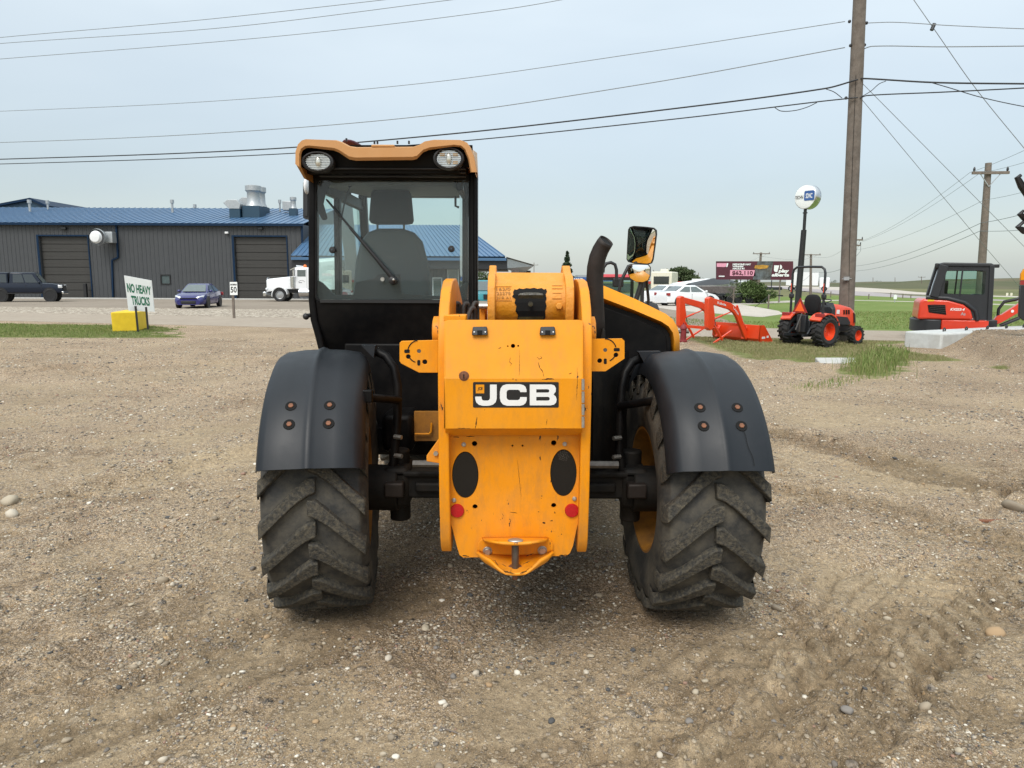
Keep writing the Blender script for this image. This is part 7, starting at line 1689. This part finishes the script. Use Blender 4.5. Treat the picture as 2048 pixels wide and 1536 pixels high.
txt('$62,110', mp, (.20, .52, .47, .77), M['maroon'], pn, eps=.05, bold=.025)
txt('play', mp, (.80, .42, .945, .66), M['sign_white'], pn, eps=.04, bold=.05, shear=.2); txt('alberta', mp, (.715, .64, .945, .82), M['sign_white'], pn, eps=.04, bold=.05, shear=.2)
flat([(.025, .79), (.10, .79), (.10, .85), (.025, .85)], M['sign_white'], 'small_print', .03)
flat([(.75, .22)] + [(.775 + .03 * math.cos(a), .45 + .13 * math.sin(a)) for a in [math.pi - math.pi * k / 8 for k in range(6)]] + [(.79, .58), (.815, .22)], M['sign_white'], 'logo_half', .03)
flat([(.828, .18), (.845, .22), (.853, .32), (.845, .40), (.822, .44)], M['sign_white'], 'logo_half', .03)
for px in (1510,):
    q = at(px, 560, BBY + .3); b = MB(); b.cyl((q.x, BBY + .5, -.2), (q.x, BBY + .5, q.z + .5), .28, n=14); b.build('post', M['wood'], bbd)
for px in (1460, 1482, 1496, 1562):
    q = at(px, 560, BBY + .3); b = MB(); b.cyl((q.x, BBY + .4, -.2), (q.x, BBY + .4, q.z + .2), .05, n=8); b.build('brace_post', M['galv'], bbd)
b = MB(); q = at(1543, 565, BBY + .1); b.box(q.x - .9, q.x + .9, BBY + .05, BBY + .1, q.z - .62, q.z - .38); b.cyl((q.x, BBY + .08, q.z - .4), (q.x, BBY + .08, q.z + .2), .04, n=6); b.build('hanging_plate', M['graphite'], bbd)
RSY = 40.0
p = at(1605, 624, RSY)
rs = thing('round_sign', 'round white pylon sign with a blue badge on a tall black post', 'sign', (p.x, RSY, 0))
c = at(1614, 394, RSY); ax = V((-.80, -.60, -.0)).normalized(); R_ = .66
b = MB(); b.lathe([(.02, .22), (R_ * .7, .215), (R_ * .93, .18), (R_, .12), (R_, -.30), (R_ * .93, -.36), (.02, -.4)], c, ax, 36); dr = b.build('drum', M['chrome'], rs, smooth=40)
b = MB(); b.lathe([(.005, .235), (R_ * .7, .232), (R_ * .92, .20)], c, ax, 36); b.build('face', M['sign_white'], dr, smooth=60)
rx = V((-ax.y, ax.x, 0)).normalized(); rx = rx if rx.x > 0 else -rx
fm = lambda u, v: c + ax * .245 + rx * u + V((0, 0, -v))
b = MB(); b.plate([rrect(-.02, -.30, .58, .22, (.08, .08, .08, .08))], fm, ax * .006); b.build('badge', M['sign_blue'], dr)
txt('SDNC', fm, (.08, -.16, .46, .10), M['sign_white'], dr, nrm=ax, eps=.014, bold=.02); txt('TECHN', fm, (-.56, -.08, -.08, .10), M['graphite'], dr, nrm=ax, eps=.012, bold=.01)
b = MB(); zt1 = at(1609, 460, RSY).z; b.cyl((c.x - .05, RSY, zt1 - .2), (c.x - .05, RSY, c.z - R_ + .05), .085, n=12); b.cyl((c.x - .16, RSY, -.1), (c.x - .06, RSY, zt1), .18, .145, n=14); b.box(c.x - .16, c.x + .06, RSY - .06, RSY + .06, c.z - R_ - .22, c.z - R_ - .16); b.build('post', M['car_black'], rs, smooth=40)
# ---------------------------------------------------------------- poles
def pole(name_label, base, top, r0, r1, m='wood_pole', cross=None, group='utility poles', n=12):
    """base/top: world points; cross: list of (fraction along the pole, half length, direction)"""
    t = thing('utility_pole', name_label, 'pole', (base.x, base.y, 0), 0, group)
    b = MB(); K_ = 10; b.tube([base.lerp(top, k / K_) for k in range(K_ + 1)], [r0 + (r1 - r0) * k / K_ for k in range(K_ + 1)], n); b.build('shaft', M[m], t, smooth=50)
    for fr, hl, dr_ in (cross or []):
        p = base.lerp(top, fr); d = V(dr_).normalized(); b = MB(); b.bar(p - d * hl + V((0, -r0, 0)), p + d * hl + V((0, -r0, 0)), .10, .12); a_ = b.build('crossarm', M['wood'], t)
        for s in (-1, 1):
            q = p + d * hl * .9 * s + V((0, -r0, .06)); b = MB(); b.lathe([(.03, 0), (.05, .05), (.05, .12), (.02, .2)], q, (0, 0, 1), 8, True); b.build('insulator', M['graphite'], a_)
            b = MB(); b.bar(p + d * hl * .55 * s + V((0, -r0, -.04)), p + V((0, -r0 * .8, -.6)), .03, .03); b.build('brace', M['galv'], a_)
    return t
PY0 = 20.6
pb = at(1690, 688, PY0); pb.z = -.3; ptop = at(1722, -60, PY0)
mpole = pole('tall thick weathered wooden pole standing behind the orange tractor', pb, ptop, .215, .165, n=20)
for t_, sgn in ((.96, 1),):
    pass
b = MB(); q = at(1692, 557, PY0 - .2); b.box(q.x - .07, q.x + .07, q.y - .05, q.y, q.z - .05, q.z + .05); b.build('pole_tag', M['galv'], mpole)
b = MB(); b.bar(at(1684, 558, PY0 - .19), at(1702, 557, PY0 - .19), .02, .05, (0, 1, 0)); b.build('tag_strap', M['galv'], mpole)
b = MB(); b.tube([at(1704, 632, PY0 + .02), at(1708, 540, PY0), at(1712, 430, PY0)], .022, 6); b.build('ground_conduit', M['galv'], mpole)
b = MB(); b.tube([at(1697, 640, PY0 - .2), at(1699, 500, PY0 - .2), at(1706, 300, PY0 - .19), at(1712, 150, PY0 - .18)], .006, 5); b.build('ground_wire', M['dull_black'], mpole)
for px, py in ((1699, 43), (1733, 46), (1701, 91), (1729, 90), (1716, 158), (1692, 196), (1722, 194)):
    q = at(px, py, PY0); b = MB(); b.ball(q, .045, 8, 6); b.build('insulator', M['graphite'], mpole, smooth=180)
pole('leaning wooden pole with a single crossarm behind the mini excavator', at(1958, 615, 33), at(1977, 326, 33), .19, .13, 'wood', [(.93, .78, (1, -.1, 0))])
q0 = at(1706, 596, 62)
pl2 = pole('wooden pole with a short one sided crossarm just behind the thick near pole', at(1703, 606, 62), at(1711, 478, 62), .17, .12, 'wood', [(.985, .55, (1, 0, 0)), (.90, .4, (1, 0, 0))])
b = MB(); b.tube([at(1722, 484, 61.7), at(1721, 502, 61.7), at(1712, 513, 61.7)], .02, 5); b.build('jumper', M['wire'], pl2)
pole('thin wooden pole with crossarm to the side of the black sign post', at(1621, 595, 110), at(1622, 508, 110), .22, .16, 'wood', [(.98, 1.4, (1, 0, 0))])
pole('wooden pole whose crossarm shows above the billboard', at(1516, 590, 104), at(1522, 505, 104), .22, .16, 'wood', [(.97, 1.2, (1, -.1, 0))])
for px, top, base, Y, lab in ((1746, 555, 570, 330, 'tiny pole on the skyline to the side of the near pole'), (1790, 555, 570, 330, 'tiny pole on the skyline midway to the excavator'), (1843, 553, 567, 250, 'far pole on the hill before the excavator'), (1307, 540, 575, 220, 'lattice like far mast above the red canopy'), (1397, 545, 575, 230, 'far mast above the white sign panel'), (1068, 525, 575, 220, 'far mast beside the canopy eave'), (1030, 530, 575, 220, 'far mast seen under the canopy')):
    pole(lab, at(px, base, Y), at(px, top, Y), .14, .10, 'wood', [(.9, 1.3, (1, 0, 0))] if px in (1843, 1068) else None, 'far poles on the skyline', 6)
# row of small fence posts and markers
for k, (px, py0, py1, Y) in enumerate(((1538, 590, 613, 46), (1560, 560, 594, 60), (1645, 588, 603, 75), (1662, 583, 597, 80), (1738, 588, 600, 75), (1782, 585, 598, 78), (1806, 588, 600, 78), (1822, 590, 602, 78))):
    t = at(px, py0, Y); b = MB(); b.cyl((t.x, Y, -.1), (t.x, Y, t.z), .05, n=6)
    tag(b.build('fence_post', M['wood']), ['dark post with a slanting brace wire near the shrub', 'thin tall post below the billboard edge', 'short post just past the black sign pole', 'short marker post before the near pole', 'first post along the far lane past the near pole', 'second post along the far lane past the near pole', 'third post along the far lane past the near pole', 'fourth post along the far lane past the near pole'][k], 'post', 'posts in the grass field')
a = at(1538, 592, 46); c = at(1510, 610, 46); b = MB(); b.tube([a, V((c.x, 46, .1))], .02, 5); tag(b.build('brace_wire', M['graphite']), 'slanting brace running from the dark post down to the shrub', 'brace')
for px, py, Y, lab in ((1790, 596, 62, 'small white marker sign in the mown field'), (2018, 590, 95, 'pair of small yellow warning signs far along the highway'), (1967, 598, 90, 'small white delineator beside the far pole')):
    t = at(px, py, Y); s = thing('road_marker', lab, 'sign', (t.x, Y, 0)); b = MB(); b.cyl((t.x, Y, -.1), (t.x, Y, t.z), .04, n=6); b.build('post', M['galv'], s)
    for dx in ((-.28, .28) if px == 2018 else (0,)):
        b = MB(); b.box(t.x + dx - .14, t.x + dx + .14, Y - .05, Y - .03, t.z - .1, t.z + .28); b.build('panel', M['cream'] if px == 2018 else M['sign_white'], s)
# ---------------------------------------------------------------- wires
def wire(pts, r, label, m='wire', sag=0., group='overhead lines'):
    """pts: (px, py, Y); straight spans with a little sag between"""
    q = [at(*p) for p in pts]; out_ = []
    for i, (a, c) in enumerate(zip(q[:-1], q[1:])):
        n = 14; p0 = q[i - 1] if i else a * 2 - c; p3 = q[i + 2] if i + 2 < len(q) else c * 2 - a
        l1 = (c - a).length; m1 = (c - p0) * (l1 / ((a - p0).length + l1)); m2 = (p3 - a) * (l1 / (l1 + (p3 - c).length))
        for k in range(n):
            t = k / n; t2, t3 = t * t, t ** 3
            out_.append(a * (2 * t3 - 3 * t2 + 1) + m1 * (t3 - 2 * t2 + t) + c * (3 * t2 - 2 * t3) + m2 * (t3 - t2) - V((0, 0, sag * 4 * t * (1 - t))))
    out_.append(q[-1]); b = MB(); b.tube(out_, r, 6)
    tag(b.build('overhead_wire', M[m], smooth=180), label, 'wire', group)
YL = 32.0
wire([(-160, 93, 30), (0, 75, 29), (400, 40, 27), (800, -4, 25), (950, -22, 24.5)], .010, 'topmost thin wire crossing the upper corner of the sky')
wire([(-160, 102, 30), (0, 87, 29), (450, 55, 27), (900, 0, 25), (1060, -22, 24.5)], .010, 'second thin wire from the top in the upper corner of the sky')
wire([(-160, 130, 30), (0, 118, 29), (560, 72, 27), (1000, 20, 25), (1240, -22, 24)], .010, 'third thin wire from the top, passing over the cab roof')
wire([(-160, 228, 34), (0, 222.5, YL), (400, 204, 28), (850, 166, 24.5), (1300, 103, 22), (1690, 43, PY0)], .010, 'thin wire reaching the highest insulator of the thick pole')
wire([(-160, 287, 34), (0, 285, YL), (400, 268, 28), (850, 232, 24.5), (1300, 166, 22), (1690, 95, PY0)], .013, 'twisted wire reaching the second insulator of the thick pole')
wire([(-160, 321, 34), (0, 318.5, YL), (500, 300, 27), (900, 268, 24), (1350, 217, 21.8), (1650, 177, PY0 + .2), (1716, 159, PY0 - .25)], .022, 'thick black cable, upper of the pair passing behind the cab roof', 'wire_black')
wire([(-160, 330, 34), (0, 328, YL), (500, 311, 27), (900, 284, 24), (1350, 238, 21.8), (1640, 203, PY0 + .2), (1716, 195, PY0 - .25)], .017, 'thick black cable, lower of the pair passing behind the cab roof', 'wire_black')
wire([(1733, 46, PY0), (1790, 44.5, 20.2), (1900, 51, 19.6), (2048, 57.5, 19), (2200, 62, 18.5)], .010, 'thin wire leaving the thick pole at the highest level')
wire([(1722, 100, PY0), (1745, 92.5, PY0 - .2), (1880, 93.5, 19.6), (2048, 92, 19), (2200, 90, 18.5)], .013, 'twisted wire leaving the thick pole at the second level')
wire([(1722, 157, PY0 - .2), (1740, 157.5, PY0 - .2), (1870, 165, 19.6), (2048, 167.5, 19), (2200, 168, 18.5)], .022, 'thick black cable leaving the thick pole at the third level', 'wire_black')
wire([(1720, 196, PY0 - .2), (1735, 191, PY0 - .2), (1880, 184.5, 19.6), (2048, 176, 19), (2200, 167, 18.5)], .017, 'black cable leaving the thick pole at the fourth level', 'wire_black')
wire([(1862, 165, 19.6), (1900, 176, 19.5), (1960, 194, 19.3), (2048, 213, 19), (2150, 228, 18.6)], .011, 'drop cable branching down from the third level cable', 'wire_black')
wire([(1652, 178, PY0 - .2), (1668, 184, PY0 - .2), (1684, 196, PY0 - .2)], .010, 'short jumper joining the two black cables before the thick pole', 'wire_black')
wire([(1722, 194, PY0 - .2), (1742, 182, PY0 - .3), (1758, 168, PY0 - .4), (1772, 162, PY0 - .5)], .010, 'short jumper rising between the two black cables past the thick pole', 'wire_black')
wire([(1548, 214, 21), (1562, 222, 20.9), (1590, 221, 20.8), (1615, 214, 20.7), (1634, 205, PY0)], .012, 'slack loop of cable hanging under the lower black cable', 'wire_black')
wire([(1726, 168, PY0), (2060, 505, 27), (2150, 595, 30)], .008, 'upper guy wire slanting down from the thick pole')
wire([(1722, 197, PY0), (1950, 470, 26), (2034, 568, 29.5), (2060, 600, 30.5)], .008, 'lower guy wire slanting down from the thick pole')
wire([(1800, -40, 20), (1866, 55, 20), (1950, 175, 20.6), (2048, 296, 21.4), (2150, 420, 22)], .009, 'guy wire descending from the top of the sky past the thick pole')
b = MB(); q = at(1866, 54, 20); b.cyl(q + V((.03, 0, .08)), q - V((.03, 0, .08)), .05, n=8); tag(b.build('guy_insulator', M['graphite']), 'small clamp on the guy wire high in the sky', 'clamp')
for k, (a, c, e) in enumerate((((1725, 481, 62), (1940, 345, 33), (2150, 250, 26)), ((1725, 483, 62), (1960, 346, 33), (2150, 290, 26)), ((1712, 500, 62), (1968, 400, 33), (2150, 352, 26)), ((1712, 532, 62), (1962, 446, 33), (2150, 395, 26)), ((1712, 542, 62), (1960, 462, 33), (2150, 446, 26)))):
    wire([a, c], .012 if k > 2 else .008, ['highest wire', 'second wire', 'third wire', 'upper thick cable', 'lower thick cable'][k] + ' between the one sided crossarm pole and the leaning pole', sag=.35, group='lines of the far pole row')
    wire([c, e], .012 if k > 2 else .008, ['highest wire', 'second wire', 'third wire', 'upper thick cable', 'lower thick cable'][k] + ' running from the leaning pole out of the picture', sag=.1, group='lines of the far pole row')
wire([(1590, 566, 108), (1622, 545, 110), (1700, 530, 62)], .02, 'low cable from the thin pole to the one sided crossarm pole', sag=.5, group='lines of the far pole row')
wire([(1440, 530, 104), (1522, 512, 104), (1622, 513, 110), (1711, 481, 62)], .012, 'thin wire linking the crossarms of the distant poles', sag=.6, group='lines of the far pole row')
# ---------------------------------------------------------------- trees, shrubs, grass
def leaf_mat(name, cols):
    m = bpy.data.materials.new(name); m.use_nodes = True; n, l = m.node_tree.nodes, m.node_tree.links; p = n['Principled BSDF']; p.inputs['Roughness'].default_value = .7; p.inputs['Specular IOR Level'].default_value = .2
    g = n.new('ShaderNodeNewGeometry'); r = n.new('ShaderNodeValToRGB'); e = r.color_ramp.elements
    while len(e) < len(cols): e.new(.5)
    for k, c in enumerate(cols): e[k].position = k / (len(cols) - 1); e[k].color = (*c, 1)
    l.new(g.outputs['Random Per Island'], r.inputs[0]); l.new(r.outputs[0], p.inputs['Base Color'])
    return m
M['leaf_tree'] = leaf_mat('tree leaves', [(.035, .06, .022), (.06, .085, .035), (.085, .11, .05)])
M['leaf_bush'] = leaf_mat('shrub leaves', [(.045, .075, .022), (.075, .11, .035), (.11, .15, .055)])
M['needle'] = leaf_mat('spruce needles', [(.018, .035, .018), (.03, .05, .026), (.045, .065, .035)])
M['blade'] = leaf_mat('grass blades', [(.10, .155, .035), (.14, .20, .05), (.19, .235, .07), (.28, .26, .12), (.13, .19, .045)])
M['blade_dry'] = leaf_mat('dry grass blades', [(.28, .24, .125), (.19, .20, .075), (.34, .285, .165), (.16, .18, .065)])
def leaves(centers, size, seed, droop=0.):
    r_ = np.random.RandomState(seed); n = len(centers); d = r_.randn(n, 3); d /= np.linalg.norm(d, axis=1)[:, None]; e = np.cross(d, r_.randn(n, 3)); e /= np.linalg.norm(e, axis=1)[:, None]
    s = size * (.6 + .8 * r_.rand(n, 1)); c = np.array(centers)
    v = np.stack([c - d * s, c + e * s * .45, c + d * s, c - e * s * .45], 1).reshape(-1, 3); f = np.arange(4 * n).reshape(-1, 4)
    return v, f
def foliage_obj(name, v, f, m, parent):
    org = V(v.mean(0).tolist()); me = raw_mesh(name, v - np.array(org), f, m, False); o = bpy.data.objects.new(name, me); C.objects.link(o); W[o] = org
    o.parent = parent; o.location = org - W[parent]; return o
def broadleaf(label, base, h, w, n, seed, m='leaf_tree', group=None, clumps=14, name='leafy_tree', cat='tree', low=.25):
    t = thing(name, label, cat, base, 0, group); r_ = random.Random(seed); cs = []
    b = MB(); b.tube([base - V((0, 0, .2)), base + V((.05 * w, 0, h * .3)), base + V((0, 0, h * .6))], [w * .06, w * .045, w * .02], 8)
    for k in range(clumps):
        a = r_.uniform(0, 6.28); q = r_.random(); z = h * (low + (1 - low) * r_.random() ** .8 * .95); rad = w * .5 * (1 - ((z / h - .55) / .6) ** 2) * math.sqrt(q)
        c = base + V((rad * math.cos(a), rad * math.sin(a) * .8, z * .97)); cs.append((c, w * r_.uniform(.12, .22)))
        b.tube([base + V((0, 0, h * r_.uniform(.2, .5))), base.lerp(c, .6) + V((0, 0, .05 * h)), c], [w * .02, w * .012, w * .005], 5)
    b.build('trunk', M['wood'], t)
    rr = np.random.RandomState(seed); pts = []
    for c, rad in cs:
        k = int(n / clumps); d = rr.randn(k, 3); d /= np.linalg.norm(d, axis=1)[:, None]; pts.append(np.array(c) + d * rad * (rr.rand(k, 1) ** .45) * np.array([1.15, 1, .8]))
    v, f = leaves(np.concatenate(pts), w * .035, seed); foliage_obj('crown', v, f, M[m], t)
    return t
def spruce(label, base, h, w, n, seed, group=None):
    t = thing('spruce_tree', label, 'tree', base, 0, group); b = MB(); b.cyl(base - V((0, 0, .2)), base + V((0, 0, h * .95)), w * .06, .02, 8); b.build('trunk', M['wood'], t)
    rr = np.random.RandomState(seed); z = h * (.06 + .94 * rr.rand(n) ** 1.1); lay = .75 + .25 * np.sin(z / h * 46); rad = w * .5 * (1 - z / h) ** .8 * lay * rr.rand(n) ** .4; a = rr.rand(n) * 6.28
    v, f = leaves(np.stack([base.x + rad * np.cos(a), base.y + rad * np.sin(a), z - rad * .25], -1), w * .055, seed); foliage_obj('crown', v, f, M['needle'], t); return t
def gb(px, Y): q = at(px, 600, Y); return V((q.x, Y, 0))
spruce('tall dark spruce rising behind the boom casting', gb(1133, 92), at(1133, 503, 92).z, 3.2, 2600, 3)
spruce('small dark spruce beside the far leafy tree', gb(1331, 118), at(1331, 546, 118).z, 1.6, 900, 4)
broadleaf('rounded leafy tree rising behind the red canopy', gb(1358, 112), at(1358, 538, 112).z, 5.4, 5200, 5, clumps=26)
broadleaf('dense bushy shrub at the foot of the billboard post', gb(1506, 58), at(1506, 566, 58).z, 2.9, 5200, 6, 'leaf_bush', clumps=26, name='shrub', cat='shrub', low=.05)
broadleaf('lower bush beside the rounded tree behind the red canopy', gb(1338, 110), at(1338, 556, 110).z, 3.4, 2400, 8, clumps=14, name='shrub', cat='shrub', low=.1)
broadleaf('slim young tree by the boats under the billboard', gb(1466, 56), at(1466, 556, 56).z, 1.1, 900, 9, clumps=12)
broadleaf('leafy tree seen between cab post and boom casting', gb(962, 118), at(962, 545, 118).z, 5.0, 2600, 10, clumps=18)
for k, px in enumerate((1636, 1690, 1752, 1660)):
    broadleaf('tiny tree on the far skyline, number %s from the black sign post' % ('one', 'three', 'four', 'two')[(0, 1, 2, 3)[k]], gb(px, 420), at(px, 562.5 - (k % 2) * 1.5, 420).z, 7, 260, 20 + k, clumps=8, group='trees on the far skyline', name='distant_tree')
def grass(name, pts, hgt, m, label, seed, wid=.004):
    r_ = np.random.RandomState(seed); n = len(pts); x, y = pts[:, 0], pts[:, 1]; z = ground_h(x, y)
    a = r_.rand(n) * 6.28; h = hgt * (.45 + .9 * r_.rand(n)); ln = h * (.15 + .5 * r_.rand(n)); b_ = r_.rand(n) * 6.28; w = wid * (.7 + .8 * r_.rand(n)) * np.clip(y / 14, .7, 2)
    P0 = np.stack([x - np.cos(a) * w, y - np.sin(a) * w, z - .01], -1); P1 = np.stack([x + np.cos(a) * w, y + np.sin(a) * w, z - .01], -1)
    mx_, my_ = x + np.cos(b_) * ln * .35, y + np.sin(b_) * ln * .35
    P2 = np.stack([mx_ + np.cos(a) * w * .8, my_ + np.sin(a) * w * .8, z + h * .6], -1); P3 = np.stack([mx_ - np.cos(a) * w * .8, my_ - np.sin(a) * w * .8, z + h * .6], -1); P4 = np.stack([x + np.cos(b_) * ln, y + np.sin(b_) * ln, z + h], -1)
    v = np.stack([P0, P1, P2, P3, P4], 1).reshape(-1, 3); i = (np.arange(n) * 5)[:, None]
    f = np.concatenate([i + np.array([[0, 1, 2]]), i + np.array([[0, 2, 3]]), i + np.array([[3, 2, 4]])], 0)
    o = bpy.data.objects.new(name, raw_mesh(name, v, f, M[m], False)); C.objects.link(o); tag(o, label, 'grass', kind='stuff'); return o
def sample(n, x0, x1, y0, y1, seed, thr=.45, extra=None):
    r_ = np.random.RandomState(seed); x = x0 + (x1 - x0) * r_.rand(n); y = y0 + (y1 - y0) * r_.rand(n); g = ground_h(x, y, True)[3]
    p = g + .5 * vnoise(x * 1.7, y * 1.7) + .4 * vnoise(x * 5, y * 5); k = p > thr
    if extra is not None: k &= extra(x, y)
    return np.stack([x[k], y[k]], -1)
onroad = lambda x, y: np.abs(y - road_c(x)) > 2.75 + .05 * np.maximum(-x, 0) * .6
grass('grass_strip', sample(34000, -21, -9, 20, 27.2, 31, .65, onroad), .05, 'blade', 'green grass strip between the gravel yard and the road', 31)
grass('rough_grass', sample(60000, 4.5, 11, 13.5, 23, 32, .75, onroad), .055, 'blade_dry', 'patchy dry and green grass round the orange tractor and loader', 32)
tuft = gp(1722, 748), gp(1765, 726), gp(1790, 704)
r_ = np.random.RandomState(5); n_ = 1400; k_ = r_.rand(n_); cxs = np.interp(k_, [0, .5, 1], [t[0] for t in tuft]); cys = np.interp(k_, [0, .5, 1], [t[1] for t in tuft])
grass('tall_weeds', np.stack([cxs + r_.randn(n_) * .17, cys + r_.randn(n_) * .34], -1), .22, 'blade', 'tall green weeds growing at the corner of the concrete block', 33, .006)
n_ = 350; k_ = r_.rand(n_); t2 = gp(1600, 780), gp(1680, 762), gp(1760, 742); cxs = np.interp(k_, [0, .5, 1], [t[0] for t in t2]); cys = np.interp(k_, [0, .5, 1], [t[1] for t in t2])
grass('low_weeds', np.stack([cxs + r_.randn(n_) * .16, cys + r_.randn(n_) * .14], -1), .06, 'blade', 'low weeds along the edge of the gravel mound', 34, .006)
r_ = np.random.RandomState(9); n_ = 26000; xx = 6 + 24 * r_.rand(n_); yy = 26 + 16 * r_.rand(n_); k = (yy > road_c(xx) + 2.8) & (polydist(xx, yy, [gp(1340, 603), gp(1400, 613), gp(1455, 622), gp(1500, 628), gp(1520, 634)])[0] > 4.6)
grass('roadside_grass', np.stack([xx[k], yy[k]], -1), .06, 'blade', 'mown green grass beyond the road', 35, .006)
